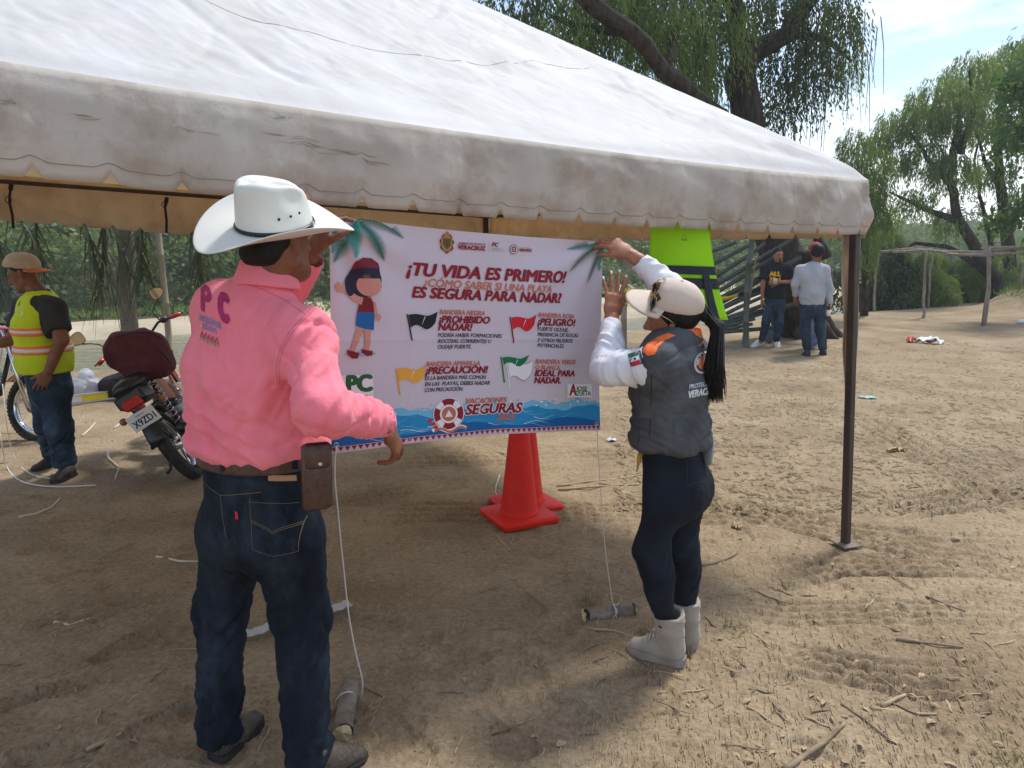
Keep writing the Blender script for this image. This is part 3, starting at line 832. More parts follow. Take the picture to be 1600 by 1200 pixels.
for i, (t_, w_) in enumerate(cnr):
    top = TP(t_, w_, float(eave_z(t_, 0)) - 0.07)
    foot = gnd(1321, 850) if i == 0 else TP(t_, w_, 0)
    foot.z = ground_z(foot.x, foot.y)
    mb_ = MB()
    rot = Matrix.Rotation(R(33), 3, 'Z')
    d_ = top - foot
    for k in range(1):
        a, b = foot + Vector((0, 0, 0.018)), top
        rad = 0.0215
        ex, ey = rot @ Vector((1, 0, 0)), rot @ Vector((0, 1, 0))
        ring = [(-1, -.8), (-.8, -1), (.8, -1), (1, -.8), (1, .8), (.8, 1), (-.8, 1), (-1, .8)]
        vs_ = [p_ + ex * u * rad + ey * v * rad for p_ in (a, b) for u, v in ring]
        mb_.add(vs_, [(j, (j + 1) % 8, 8 + (j + 1) % 8, 8 + j) for j in range(8)] + [tuple(range(7, -1, -1)), tuple(range(8, 16))])
    leg = mb_.build('leg', m_frame, tent, smooth=False)
    mb_ = MB(); mb_.box(foot + Vector((0, 0, 0.024)), (0.13, 0.13, 0.007), Matrix.Rotation(R(20), 3, 'Z') @ Matrix.Rotation(R(4), 3, 'X'))
    mb_.build('foot_plate', mat('rusty_plate', (0.10, 0.075, 0.055), (0.24, 0.19, 0.14), scale=20, rough=0.8), leg, smooth=False)
# narrow tarp sleeve that hangs round the front right leg, split and curling
def sleeve(px_l0, px_l1, px_r0, px_r1, y0, y1, Yd, seed):
    rgn_ = np.random.RandomState(seed)
    n = 40; vs_, fs_ = [], []
    for i in range(n + 1):
        a = i / n
        y_ = y0 + (y1 - y0) * a
        l_ = px_l0 + (px_l1 - px_l0) * a; r_ = px_r0 + (px_r1 - px_r0) * a
        for k in range(6):
            b_ = k / 5
            p_ = at(l_ + (r_ - l_) * b_, y_, Yd + 0.03 * math.sin(b_ * 3.1) + 0.012 * math.sin(a * 9 + k))
            vs_.append(p_ + Vector((0.004 * math.sin(a * 14 + seed), 0, 0)))
    for i in range(n):
        for k in range(5):
            j = i * 6 + k; fs_.append((j, j + 1, j + 7, j + 6))
    o = obj('leg_sleeve', mesh('leg_sleeve', vs_, fs_, m_valance), tent)
    md = o.modifiers.new('thickness', 'SOLIDIFY'); md.thickness = 0.003
sleeve(1314, 1319, 1331, 1325, 366, 620, 4.22, 1)
sleeve(1334, 1326, 1347, 1331, 330, 760, 4.24, 2)
# straps with buckles tied round the back bar
for px, y0, y1, lean in ((15, 292, 357, 6), (258, 313, 364, 2)):
    tb = 3.97 if px < 100 else 2.9
    b0 = at(px + 2, y0, TP(tb, TW - 0.1, 0).y); b1 = at(px, 324 if px > 100 else 317, b0.y - 0.02); b2 = at(px + lean, y1, b0.y - 0.02)
    mb_ = MB(); mb_.tube([b0, b0.lerp(b1, 0.6) + Vector((-0.004, 0, 0)), b1, b1.lerp(b2, 0.5) + Vector((0.006, 0, 0)), b2], 0.010, 6, flat=0.3, up=(0, 1, 0))
    st_ = mb_.build('strap', m_strap, tent)
    mb_ = MB(); mb_.box(b0, (0.030, 0.008, 0.045), Matrix.Rotation(R(15), 3, 'Y'), 0.002)
    mb_.tube([b1 + Vector((0.022 * math.cos(k * 0.785), -0.01, 0.022 * math.sin(k * 0.785) + 0.02)) for k in range(9)], 0.003, 5)
    mb_.build('buckle', m_strap, st_)

# ================================================================== BANNER
BTL, BBL, BTR, BBR = at(512, 337, 2.56), at(516, 709, 2.56), at(946, 377, 3.205), at(936, 672, 3.185)
BW, BH = 1.19, 0.82                        # print is laid out in metres: x 0..BW, y 0..BH from the bottom
BN = ((BTR - BTL).cross(BBL - BTL)).normalized()
if BN.y > 0: BN = -BN
def ban(x, y, off=0.0):
    a, b = x / BW, y / BH
    p_ = BBL.lerp(BBR, a).lerp(BTL.lerp(BTR, a), b)
    sag = -0.012 * math.sin(a * math.pi) * b + 0.020 * math.sin(a * math.pi) * (1 - b)
    w = 0.009 * math.sin(a * 9 + b * 3) * (0.5 + b) + 0.008 * math.sin(a * 3.1 + 1.5 * b) + 0.0035 * math.sin(a * 20 - b * 9)
    # diagonal pulls running in from the held corners
    for cx, cy, s_ in ((1, 1, 1), (0, 1, -1)):
        dx, dy = (a - cx), (b - cy)
        r_ = math.hypot(dx * 1.45, dy)
        an = math.atan2(dy, abs(dx) * 1.45 + 1e-6)
        w += 0.015 * math.sin(an * 11 + 0.7 * s_) * min(1, r_ * 6) * math.exp(-r_ / 0.32)
    w += 0.0035 * math.exp(-abs(b - 0.49) / 0.012) + 0.003 * math.exp(-abs(a - 0.5) / 0.010) + 0.002 * math.exp(-abs(a - 0.25) / 0.010) + 0.002 * math.exp(-abs(a - 0.76) / 0.010) - 0.012 * b * (1 - b)
    return p_ + Vector((0, 0, sag)) + BN * (w + off)
m_ban = mat('banner_vinyl', (0.66, 0.59, 0.685), rough=0.55, spec=0.3, trans=(0.66, 0.60, 0.70), tmix=0.15)
nbx, nby = 170, 120
bv = [ban(BW * i / nbx, BH * j / nby) for j in range(nby + 1) for i in range(nbx + 1)]
bf = [(j * (nbx + 1) + i, j * (nbx + 1) + i + 1, (j + 1) * (nbx + 1) + i + 1, (j + 1) * (nbx + 1) + i) for j in range(nby) for i in range(nbx)]
banner = tag(obj('banner', mesh('banner', bv, bf, m_ban)), 'white printed beach safety banner held up under the tent edge', 'banner')
INK = {}
def ink(name, c):
    if name not in INK: INK[name] = mat('print_' + name, c, rough=0.55, spec=0.3)
    return INK[name]
LAYER = [0]
def refine2d(verts, faces, mx):
    """split a flat outline into small pieces so that it can follow a curved surface"""
    b_ = bmesh.new()
    vv = [b_.verts.new((v[0], v[1], v[2] if len(v) > 2 else 0)) for v in verts]
    for q in faces:
        try: b_.faces.new([vv[i] for i in q])
        except ValueError: pass
    bmesh.ops.triangulate(b_, faces=b_.faces[:])
    for _ in range(5):
        es = [e for e in b_.edges if e.calc_length() > mx]
        if not es: break
        bmesh.ops.subdivide_edges(b_, edges=es, cuts=1)
        bmesh.ops.triangulate(b_, faces=[q for q in b_.faces if len(q.verts) > 3])
    b_.verts.index_update()
    out = [tuple(v.co) for v in b_.verts], [tuple(v.index for v in q.verts) for q in b_.faces]
    b_.free()
    return out
def put2d(name, verts, faces, m, off=None):
    """flat print: 2D metres on the banner -> thin sheet lying on its surface"""
    LAYER[0] += 1
    verts, faces = refine2d(verts, faces, 0.0065)
    o_ = 0.0012 + 0.000020 * LAYER[0] if off is None else off
    return obj(name, mesh(name, [ban(v[0], v[1], o_ + (v[2] if len(v) > 2 else 0)) for v in verts], faces, m, smooth=False), banner)
def embolden(v, f, b):
    """heavier lettering: the same outline laid a little to each side"""
    V, F_ = [], []
    for k, (dx, dy) in enumerate(((0, 0), (-b, 0), (b, 0), (-b * 0.5, b * 0.55), (b * 0.5, -b * 0.55), (b * 0.5, b * 0.55), (-b * 0.5, -b * 0.55))):
        n = len(V); V += [(x + dx, y + dy, 0.0000015 * k) for x, y in v]; F_ += [tuple(i + n for i in q) for q in f]
    return V, F_
def text2d(s, size, shear=0.0, bold=0.0, align='LEFT', width=None, space=1.0):
    cu = bpy.data.curves.new('t', 'FONT')
    cu.body = s; cu.size = size; cu.shear = shear; cu.offset = bold; cu.align_x = align; cu.resolution_u = 3; cu.space_character = space
    o = bpy.data.objects.new('t', cu); COL.objects.link(o)
    dg = bpy.context.evaluated_depsgraph_get(); dg.update()
    me = bpy.data.meshes.new_from_object(o.evaluated_get(dg))
    v = [(q.co.x, q.co.y) for q in me.vertices]; f = [tuple(p.vertices) for p in me.polygons]
    bpy.data.objects.remove(o); bpy.data.curves.remove(cu); bpy.data.meshes.remove(me)
    if width and v:
        x0, x1 = min(p[0] for p in v), max(p[0] for p in v)
        k = width / (x1 - x0)
        v = [((x - x0) * k, y) for x, y in v]
    return v, f
def btext(s, x, y, size, m, shear=0.25, bold=0.0, width=None, name='lettering'):
    v, f = text2d(s, size, shear, bold, width=width)
    # split long edges so the lettering can follow the cloth
    return put2d(name, [(x + a, y + b) for a, b in v], f, m)
def bpoly(name, pts, m): return put2d(name, pts, [tuple(range(len(pts)))], m)
def bgrid(name, x0, x1, y0, y1, m, n=40, k=6, top=None, bot=None):
    v, f = [], []
    for j in range(k + 1):
        for i in range(n + 1):
            x = x0 + (x1 - x0) * i / n
            a = bot(x) if bot else y0; b = top(x) if top else y1
            v.append((x, a + (b - a) * j / k))
    for j in range(k):
        for i in range(n):
            q = j * (n + 1) + i; f.append((q, q + 1, q + n + 2, q + n + 1))
    return put2d(name, v, f, m)
def disc(cx, cy, rx, ry=None, n=24, a0=0, a1=2 * math.pi):
    ry = ry or rx
    return [(cx + rx * math.cos(a0 + (a1 - a0) * k / n), cy + ry * math.sin(a0 + (a1 - a0) * k / n)) for k in range(n if a1 - a0 > 6.2 else n + 1)]
def bstroke(name, pts, w, m, taper=False):
    v, f = [], []
    n = len(pts)
    for i, (x, y) in enumerate(pts):
        x0, y0 = pts[max(i - 1, 0)]; x1, y1 = pts[min(i + 1, n - 1)]
        dx, dy = x1 - x0, y1 - y0; l_ = math.hypot(dx, dy) + 1e-9
        ww = w * (1 - i / (n - 1) * 0.8 if taper else 1) / 2
        v += [(x - dy / l_ * ww, y + dx / l_ * ww), (x + dy / l_ * ww, y - dx / l_ * ww)]
    for i in range(n - 1): f.append((2 * i, 2 * i + 1, 2 * i + 3, 2 * i + 2))
    return put2d(name, v, f, m)
cR, cO, cK = rgb(138, 18, 40), rgb(190, 110, 85), rgb(40, 38, 42)
red, tan, blk = ink('wine_red', cR), ink('copper', cO), ink('black', cK)
wht = ink('white', (0.8, 0.78, 0.82))
# sea along the foot, then the zigzag border
sea1, sea2, sea3 = ink('sea_blue', rgb(30, 140, 195)), ink('sea_deep', rgb(15, 95, 165)), ink('sea_light', rgb(110, 185, 220))
bgrid('sea_print', 0, BW, 0, 0, sea3, top=lambda x: 0.133 + 0.010 * math.sin(x * 31) + 0.006 * math.sin(x * 77 + 1), bot=lambda x: 0.02)
bgrid('sea_print', 0, BW, 0, 0, sea1, top=lambda x: 0.105 + 0.010 * math.sin(x * 22 + 2) + 0.005 * math.sin(x * 61), bot=lambda x: 0.02)
bgrid('sea_print', 0, BW, 0, 0, sea2, top=lambda x: 0.050 + 0.014 * math.sin(x * 13 + 1), bot=lambda x: 0.02)
rg = random.Random(4)
for k in range(26):
    x0 = rg.uniform(0.02, BW - 0.2); y0 = rg.uniform(0.035, 0.10); a_ = rg.uniform(0.004, 0.012)
    bstroke('wave_line', [(x0 + 0.012 * i, y0 + a_ * math.sin(i * 0.6 + k)) for i in range(rg.randint(6, 14))], 0.0022, wht if k % 2 else sea3, True)
for k in range(60):
    x0 = rg.uniform(0.0, BW); y0 = 0.13 + rg.uniform(-0.012, 0.016)
    bpoly('foam_print', disc(x0, y0, rg.uniform(0.003, 0.010), rg.uniform(0.002, 0.005), 8), sea3 if k % 3 else wht)
bgrid('border_band', 0, BW, 0.002, 0.024, ink('pale_pink', rgb(205, 180, 190)), k=1)
n_ = 50
tv, tf = [], []
for k in range(n_):
    x0 = BW * k / n_; w_ = BW / n_
    tv += [(x0 + 0.001, 0.022), (x0 + w_ - 0.001, 0.022), (x0 + w_ / 2, 0.005)]; tf.append((3 * k, 3 * k + 1, 3 * k + 2))
put2d('zigzag_border', tv, tf, red)
# print positions: pixel of the photograph -> metres on the banner
def bp(px, py):
    # invert ban() roughly with a few Newton steps on the flat bilinear patch
    a, b = 0.5, 0.5
    def pj(a, b):
        q = BBL.lerp(BBR, a).lerp(BTL.lerp(BTR, a), b) - Vector((0, 0, CAM_H))
        F = q.y * CP - q.z * SP; U = q.y * SP + q.z * CP
        return 800 + FPX * q.x / F, 600 - FPX * U / F
    for _ in range(12):
        x, y = pj(a, b); e = 1e-4
        xa, ya = pj(a + e, b); xb, yb = pj(a, b + e)
        J = ((xa - x) / e, (xb - x) / e, (ya - y) / e, (yb - y) / e)
        dt = J[0] * J[3] - J[1] * J[2]
        rx, ry = px - x, py - y
        a += (J[3] * rx - J[1] * ry) / dt; b += (-J[2] * rx + J[0] * ry) / dt
    return a * BW, b * BH
def line(s, p0, p1, hpx, m, bold, shear=0.22):
    """text whose baseline runs from pixel p0 to p1; hpx = cap height in pixels there"""
    x0, y0 = bp(*p0); x1, y1 = bp(*p1)
    xh, yh = bp(p0[0], p0[1] - hpx)
    cap = (yh - y0) * 1.15
    v, f = text2d(s, cap / 0.70, shear, 0)
    bx0, bx1 = min(a for a, _ in v), max(a for a, _ in v)
    k = (x1 - x0) / (bx1 - bx0)
    v = [(x0 + (a - bx0) * k, y0 + (y1 - y0) * (a - bx0) / (bx1 - bx0) + b) for a, b in v]
    if bold: v, f = embolden(v, f, bold * cap * 1.1)
    return put2d('lettering', v, f, m)
line('¡TU VIDA ES PRIMERO!', (637, 428), (887, 441), 18, red, 0.075)
line('¿CÓMO SABER SI UNA PLAYA', (663, 446), (861, 456), 11, tan, 0.045)
line('ES SEGURA PARA NADAR?', (646, 464), (879, 473), 15, red, 0.075)
def block(x, rows):
    for s, p0, p1, h, m, b in rows: line(s, p0, p1, h, m, b)
block(0, [('BANDERA NEGRA', (687, 491), (756, 493), 6.5, tan, 0.06), ('¡PROHIBIDO', (686, 505), (764, 506), 10, red, 0.075), ('NADAR!', (685, 517), (738, 518), 10, red, 0.075),
          ('PODRÍA HABER FORMACIONES', (684, 528), (782, 529), 5.5, blk, 0.03), ('ROCOSAS, CORRIENTES U', (684, 537.5), (766, 538), 5.5, blk, 0.03), ('OLEAJE FUERTE.', (684, 547), (737, 547), 5.5, blk, 0.03)])
block(0, [('BANDERA ROJA', (839, 495), (898, 498), 6.2, tan, 0.06), ('¡PELIGRO!', (838, 508), (900, 510), 9.5, red, 0.075),
          ('FUERTE OLEAJE,', (838, 517), (888, 519), 5.2, blk, 0.03), ('PRESENCIA DE ROCAS', (838, 526), (904, 527.5), 5.2, blk, 0.03), ('Y OTROS PELIGROS', (838, 535), (894, 536), 5.2, blk, 0.03), ('POTENCIALES.', (838, 543.5), (880, 544.5), 5.2, blk, 0.03)])
block(0, [('BANDERA AMARILLA', (665, 575), (749, 574), 6.5, tan, 0.06), ('¡PRECAUCIÓN!', (664, 588), (761, 586), 10, red, 0.075),
          ('ES LA BANDERA MÁS COMÚN', (663, 597.5), (758, 596), 5.5, blk, 0.03), ('EN LAS  PLAYAS, DEBES NADAR', (663, 607), (764, 605), 5.5, blk, 0.03), ('CON PRECAUCIÓN.', (663, 616.5), (723, 615), 5.5, blk, 0.03)])
block(0, [('BANDERA VERDE', (835, 570), (899, 570), 6.2, tan, 0.06), ('O BLANCA', (835, 579), (872, 579), 5.8, tan, 0.06), ('IDEAL PARA', (834, 590), (896, 589), 8.5, red, 0.075), ('NADAR.', (833, 601.5), (873, 600.5), 8.5, red, 0.075)])
# flags on bent poles
def flag(px, py, m, pm, w=44, h=26, outline=None):
    """px,py top of pole"""
    Q = lambda dx, dy: bp(px + dx, py + dy)
    bstroke('flag_pole', [Q(0, 0), Q(3, 20), Q(6, 42)], 0.006, pm)
    up = [Q(2 + w * i / 12, 1 - 1.5 * math.sin(i * 0.55) + 0.05 * i + (-1.2 * max(0, i - 8))) for i in range(13)]
    lo = [Q(5 + (w - 7) * i / 12, h - 3 - 5 * math.sin(i * 0.5 + 0.3) - 0.3 * i - (1.0 * max(0, i - 7))) for i in range(13)]
    v = up + lo; f = [(i, i + 1, 14 + i, 13 + i) for i in range(12)]
    if outline: bstroke('flag_outline', up + lo[::-1] + [up[0]], 0.004, outline)
    put2d('flag_print', v, f, m)
    bstroke('flag_fold', [Q(w * 0.62, 4), Q(w * 0.56, 10), Q(w * 0.50, 17)], 0.003, wht, True)
flag(636, 491, ink('flag_black', rgb(18, 20, 28)), blk, 46, 26)
flag(794, 495, ink('flag_red', rgb(205, 25, 45)), red, 40, 25)
flag(617, 577, ink('flag_yellow', rgb(228, 165, 60)), ink('flag_yellow', 0), 46, 26)
flag(790, 569, wht, wht, 40, 30, ink('outline_grey', rgb(120, 120, 130)))
flag(781, 560, ink('flag_green', rgb(10, 115, 70)), ink('flag_green', 0), 42, 17)
# vacaciones seguras badge
line('VACACIONES', (727, 636), (791, 634), 7.5, tan, 0.07)
x0, y0 = bp(724, 654)
line('SEGURAS', (726, 653.5), (814, 649), 14, wht, 0.16)
line('SEGURAS', (726, 653.5), (814, 649), 14, red, 0.08)
line('2025', (776, 663), (803, 661), 8, tan, 0.08)
cx, cy = bp(700, 652)
ru = 0.062
bpoly('badge_print', disc(cx, cy, ru * 1.05), wht)
bpoly('badge_print', disc(cx, cy, ru), red)
for k in range(4):
    a0 = k * math.pi / 2 + 0.5
    v = disc(cx, cy, ru * 0.97, n=8, a0=a0, a1=a0 + 0.6) + disc(cx, cy, ru * 0.62, n=8, a0=a0, a1=a0 + 0.6)[::-1]
    bpoly('badge_print', v, wht)
bpoly('badge_print', disc(cx, cy, ru * 0.60), wht)
bpoly('badge_print', disc(cx, cy, ru * 0.48), tan)
bpoly('badge_print', [(cx - 0.016, cy - 0.012), (cx + 0.016, cy - 0.012), (cx, cy + 0.016)], wht)
bstroke('badge_print', [(cx - 0.07 + 0.012 * i, cy - 0.062 + 0.008 * math.sin(i * 0.8)) for i in range(13)], 0.014, wht)
bstroke('badge_print', [(cx - 0.06 + 0.011 * i, cy - 0.064 + 0.008 * math.sin(i * 0.8)) for i in range(13)], 0.009, tan)
for dx, dy in ((-0.066, -0.035), (-0.078, -0.02), (-0.055, -0.05)): bpoly('badge_print', disc(cx + dx, cy + dy, 0.010, 0.007, 10), ink('crab_red', rgb(200, 45, 40)))
# top row of crests
cx, cy = bp(698, 376)
gold, dgrn = ink('gold', rgb(165, 125, 60)), ink('crest_green', rgb(60, 90, 60))
bpoly('crest_print', [(cx + 0.026 * math.cos(a) * (1 + 0.12 * math.sin(a * 9)), cy + 0.036 * math.sin(a) * (1 + 0.10 * math.sin(a * 7))) for a in [k * 2 * math.pi / 48 for k in range(48)]], red)
bpoly('crest_print', disc(cx, cy, 0.022, 0.031), gold)
bpoly('crest_print', [(cx - 0.015, cy + 0.018), (cx + 0.015, cy + 0.018), (cx + 0.015, cy - 0.008), (cx, cy - 0.024), (cx - 0.015, cy - 0.008)], dgrn)
bpoly('crest_print', disc(cx, cy, 0.009, 0.013), ink('crest_brown', rgb(110, 60, 45)))
bpoly('crest_print', [(cx - 0.012, cy + 0.028), (cx + 0.012, cy + 0.028), (cx + 0.004, cy + 0.043), (cx - 0.004, cy + 0.043)], gold)
line('GOBIERNO DEL ESTADO DE', (715, 377), (754, 379), 2.6, red, 0.05, 0)
line('VERACRUZ', (714, 385), (754, 387.5), 6, red, 0.08, 0)
bstroke('divider_line', [bp(759, 374), bp(759, 391)], 0.001, ink('grey', rgb(150, 140, 150)))
line('PC', (765, 380.5), (775, 381), 5.5, red, 0.08)
line('SECRETARÍA DE', (764, 385.5), (782, 386), 2.0, ink('grey', 0), 0.0, 0)
line('PROTECCIÓN CIVIL', (764, 388.5), (785, 389), 2.0, ink('grey', 0), 0.0, 0)
cx, cy = bp(801, 385.5)
for rr_, mm in ((0.019, ink('grey_blue', rgb(110, 100, 125))), (0.0155, wht), (0.0125, red), (0.006, wht), (0.004, red)): bpoly('round_seal_print', disc(cx, cy, rr_), mm)
line('PROTECCIÓN CIVIL', (810, 384.5), (829, 385.5), 1.8, ink('grey', 0), 0.0, 0)
line('VERACRUZ', (810, 389), (831, 390), 3.6, red, 0.08, 0)
# white sticker patches: PC (left) and town logo (right)
def patch(px0, py0, px1, py1, m):
    bpoly('sticker', [bp(px0, py1), bp(px1, py1), bp(px1, py0), bp(px0, py0)], m)
patch(530, 586, 581, 624, wht)
line('PC', (541, 612), (578, 611), 22, ink('pc_green', rgb(45, 95, 50)), 0.10, 0)
line('protección civil', (541, 622), (577, 620.5), 3.2, blk, 0.02, 0)
patch(884, 601, 925, 623, wht)
line('JOSE', (899, 612), (917, 611.5), 6, ink('olive_green', rgb(70, 120, 90)), 0.08, 0)
line('ZUETA', (899, 619.5), (923, 618.5), 6, ink('olive_green', 0), 0.07, 0)
line('A', (888, 619), (899, 618.7), 15, red, 0.06, 0)
bstroke('logo_line', [bp(888 + 2.2 * i, 622 + (1 if i % 2 else -0.4)) for i in range(17)], 0.0015, blk)
# green palm fronds printed in the two top corners
pg = ink('palm_green', rgb(25, 110, 95)); pg2 = ink('palm_green_light', rgb(70, 150, 140))
def frond(p0, p1, wid, m, n=34, bend=0.0):
    x0, y0 = bp(*p0); x1, y1 = bp(*p1)
    dx, dy = x1 - x0, y1 - y0; l_ = math.hypot(dx, dy); nx_, ny_ = -dy / l_, dx / l_
    mid = [(x0 + dx * a + nx_ * bend * math.sin(a * math.pi), y0 + dy * a + ny_ * bend * math.sin(a * math.pi)) for a in [i / n for i in range(n + 1)]]
    bstroke('frond_print', mid, 0.003, m, True)
    v, f = [], []
    for i in range(2, n):
        a = i / n
        w = wid * math.sin(min(1, a * 1.6 + 0.25) * math.pi * 0.5) * (1 - a ** 3)
        for s_ in (-1, 1):
            ex, ey = mid[i][0] + nx_ * w * s_ + dx / l_ * w * 0.7, mid[i][1] + ny_ * w * s_ + dy / l_ * w * 0.7
            if not (0.001 < ex < BW - 0.001 and ey < BH - 0.001): continue
            b_ = len(v)
            v += [(mid[i][0] - dx / l_ * 0.0022, mid[i][1] - dy / l_ * 0.0022), (mid[i][0] + dx / l_ * 0.0022, mid[i][1] + dy / l_ * 0.0022), (ex, ey)]
            f.append((b_, b_ + 1, b_ + 2))
    if f: put2d('frond_print', v, f, m)
for p1, w, m, bd in (((632, 370), 0.030, pg, 0.02), ((601, 407), 0.035, pg, 0.01), ((553, 403), 0.03, pg2, 0), ((518, 410), 0.04, pg, 0)): frond((560, 341), p1, w, m, 34, bd)
frond((520, 350), (516, 395), 0.03, pg2)
for p1, w, m, bd in (((889, 388), 0.022, pg, 0), ((893, 425), 0.032, pg, -0.01), ((921, 443), 0.028, pg, 0), ((940, 425), 0.02, pg2, 0)): frond((948, 378), p1, w, m, 34, bd)
# a plain waving figure in cap, red top and blue skirt
sk, hr = ink('figure_skin', rgb(200, 140, 125)), ink('figure_hair', rgb(30, 25, 50))
top_, skt = ink('figure_top', rgb(120, 20, 35)), ink('figure_skirt', rgb(25, 95, 160))
F = lambda pts: [bp(*p) for p in pts]
bpoly('figure_print', [bp(562 + 24 * math.cos(a), 553 + 3.5 * math.sin(a)) for a in [k * 0.3 for k in range(21)]], ink('soft_shadow_print', rgb(165, 150, 180)))
for pts in ([(556, 511), (568, 513), (556, 538), (552, 549), (544, 548), (549, 532)], [(567, 513), (579, 513), (577, 535), (575, 547), (568, 546), (568, 530)]): bpoly('figure_print', F(pts), sk)
for pts in ([(539, 546), (548, 548), (560, 552), (557, 560), (548, 560), (540, 553)], [(563, 545), (570, 547), (581, 549), (580, 556), (572, 557), (563, 551)]): bpoly('figure_print', F(pts), top_)
bpoly('figure_print', F([(556, 486), (584, 486), (583, 516), (568, 514), (553, 508)]), skt)
bpoly('figure_print', F([(563, 462), (578, 465), (583, 476), (584, 488), (556, 487), (560, 472)]), top_)
bpoly('figure_print', F([(530, 444), (536, 441), (548, 455), (566, 464), (563, 476), (548, 468), (535, 455), (524, 456), (519, 446), (524, 439)]), sk)
bpoly('figure_print', F([(581, 470), (585, 472), (588, 488), (595, 495), (592, 502), (585, 498), (583, 486)]), sk)
bpoly('figure_print', [bp(568 + 27 * math.cos(a), 437 + 27 * math.sin(a)) for a in [k * 0.2094 for k in range(30)]], hr)
bpoly('figure_print', [bp(545 + 9 * math.cos(a), 445 + 17 * math.sin(a)) for a in [k * 0.2618 for k in range(24)]], hr)
bpoly('figure_print', [bp(575 + 20 * math.cos(a), 444 + 18 * math.sin(a)) for a in [k * 0.2618 for k in range(24)]], sk)
bpoly('figure_print', F([(554, 440), (558, 434), (594, 434), (592, 418), (572, 412), (554, 418)]), hr)
bpoly('figure_print', F([(547, 420), (552, 408), (565, 401), (580, 402), (591, 410), (593, 419), (580, 417), (562, 417)]), top_)
# grommets
m_steel = mat('steel', (0.55, 0.55, 0.57), rough=0.3, metal=1.0)
for x_, y_ in ((0.02, 0.03), (BW - 0.02, 0.03), (0.02, BH - 0.02), (BW - 0.02, BH - 0.02)):
    p_ = ban(x_, y_, 0.002); mb_ = MB(); ex = (BTR - BTL).normalized(); ey = (BTL - BBL).normalized()
    mb_.tube([p_ + ex * 0.008 * math.cos(a) + ey * 0.008 * math.sin(a) for a in [k * math.pi / 6 for k in range(13)]], 0.0025, 5); mb_.build('grommet', m_steel, banner)
# ================================================================== FIGURES: bodies and clothes grown from distance fields
def _v(p): return np.array(tuple(p), dtype=np.float32)
class Prim:
    __slots__ = ('fn', 'lo', 'hi', 'k', 'op')
    def __init__(s, fn, lo, hi, k, op): s.fn, s.lo, s.hi, s.k, s.op = fn, np.array(lo), np.array(hi), k, op
def ec(p0, p1, a0, b0=None, a1=None, b1=None, front=(0, 1, 0), k=0.02, op='add', flat=(0, 0), grow=0.0, pw=2.0):
    """tapered limb from p0 to p1 with elliptical section: a across, b along 'front'; flat ends cut square"""
    b0 = a0 if b0 is None else b0
    a1 = a0 if a1 is None else a1
    b1 = (a1 if b0 == a0 else b0) if b1 is None else b1
    a0, b0, a1, b1 = a0 + grow, b0 + grow, a1 + grow, b1 + grow
    P0, P1 = _v(p0), _v(p1)
    d = P1 - P0; L_ = float(np.linalg.norm(d)) + 1e-6; d = d / L_
    fr = _v(front); fr = fr - d * fr.dot(d)
    if np.linalg.norm(fr) < 1e-3: fr = np.array((1, 0.3, 0.2), dtype=np.float32); fr = fr - d * fr.dot(d)
    fr /= np.linalg.norm(fr); sd_ = np.cross(d, fr)
    m = max(a0, b0, a1, b1)
    def fn(P):
        q = P - P0
        t = q @ d; x = q @ sd_; y = q @ fr
        tc_ = np.clip(t / L_, 0, 1)
        a = a0 + (a1 - a0) * tc_; b = b0 + (b1 - b0) * tc_
        mn = np.minimum(a, b)
        ov = np.maximum(np.maximum(-t, t - L_), 0)
        if flat[0] or flat[1]:
            r_ = (np.sqrt((x / a) ** 2 + (y / b) ** 2) - 1) * mn
            e0 = -t if flat[0] else (-t - mn); e1 = (t - L_) if flat[1] else (t - L_ - mn)
            if not flat[0]: r_ = np.where(t < 0, (np.sqrt((x / a) ** 2 + (y / b) ** 2 + (t / mn) ** 2) - 1) * mn, r_)
            if not flat[1]: r_ = np.where(t > L_, (np.sqrt((x / a) ** 2 + (y / b) ** 2 + ((t - L_) / mn) ** 2) - 1) * mn, r_)
            return np.maximum(r_, np.maximum(e0, e1))
        return (np.sqrt((x / a) ** 2 + (y / b) ** 2 + (ov / mn) ** 2) - 1) * mn
    lo = np.minimum(P0, P1) - m - 0.03; hi = np.maximum(P0, P1) + m + 0.03
    return Prim(fn, lo, hi, k, op)
def el(c, r, rot=None, k=0.02, op='add', grow=0.0):
    C_ = _v(c); r_ = np.array(r, dtype=np.float32) + grow
    M_ = None if rot is None else np.array(rot, dtype=np.float32)
    def fn(P):
        q = P - C_
        if M_ is not None: q = q @ M_           # columns of M_ are the local axes
        q = q / r_
        l = np.sqrt((q * q).sum(-1))
        return (l - 1) * r_.min() * (0.5 + 0.5 * np.clip(l, 0, 2)) if r_.max() / r_.min() > 2 else (l - 1) * r_.min()
    m = r_.max() + 0.03
    return Prim(fn, C_ - m, C_ + m, k, op)
def cut(p, n, k=0.0):
    """keep only the side the normal points away from"""
    p_, n_ = _v(p), _v(Vector(n).normalized())
    def fn(P): return (P - p_) @ n_
    return Prim(fn, [-99] * 3, [99] * 3, k, 'and')
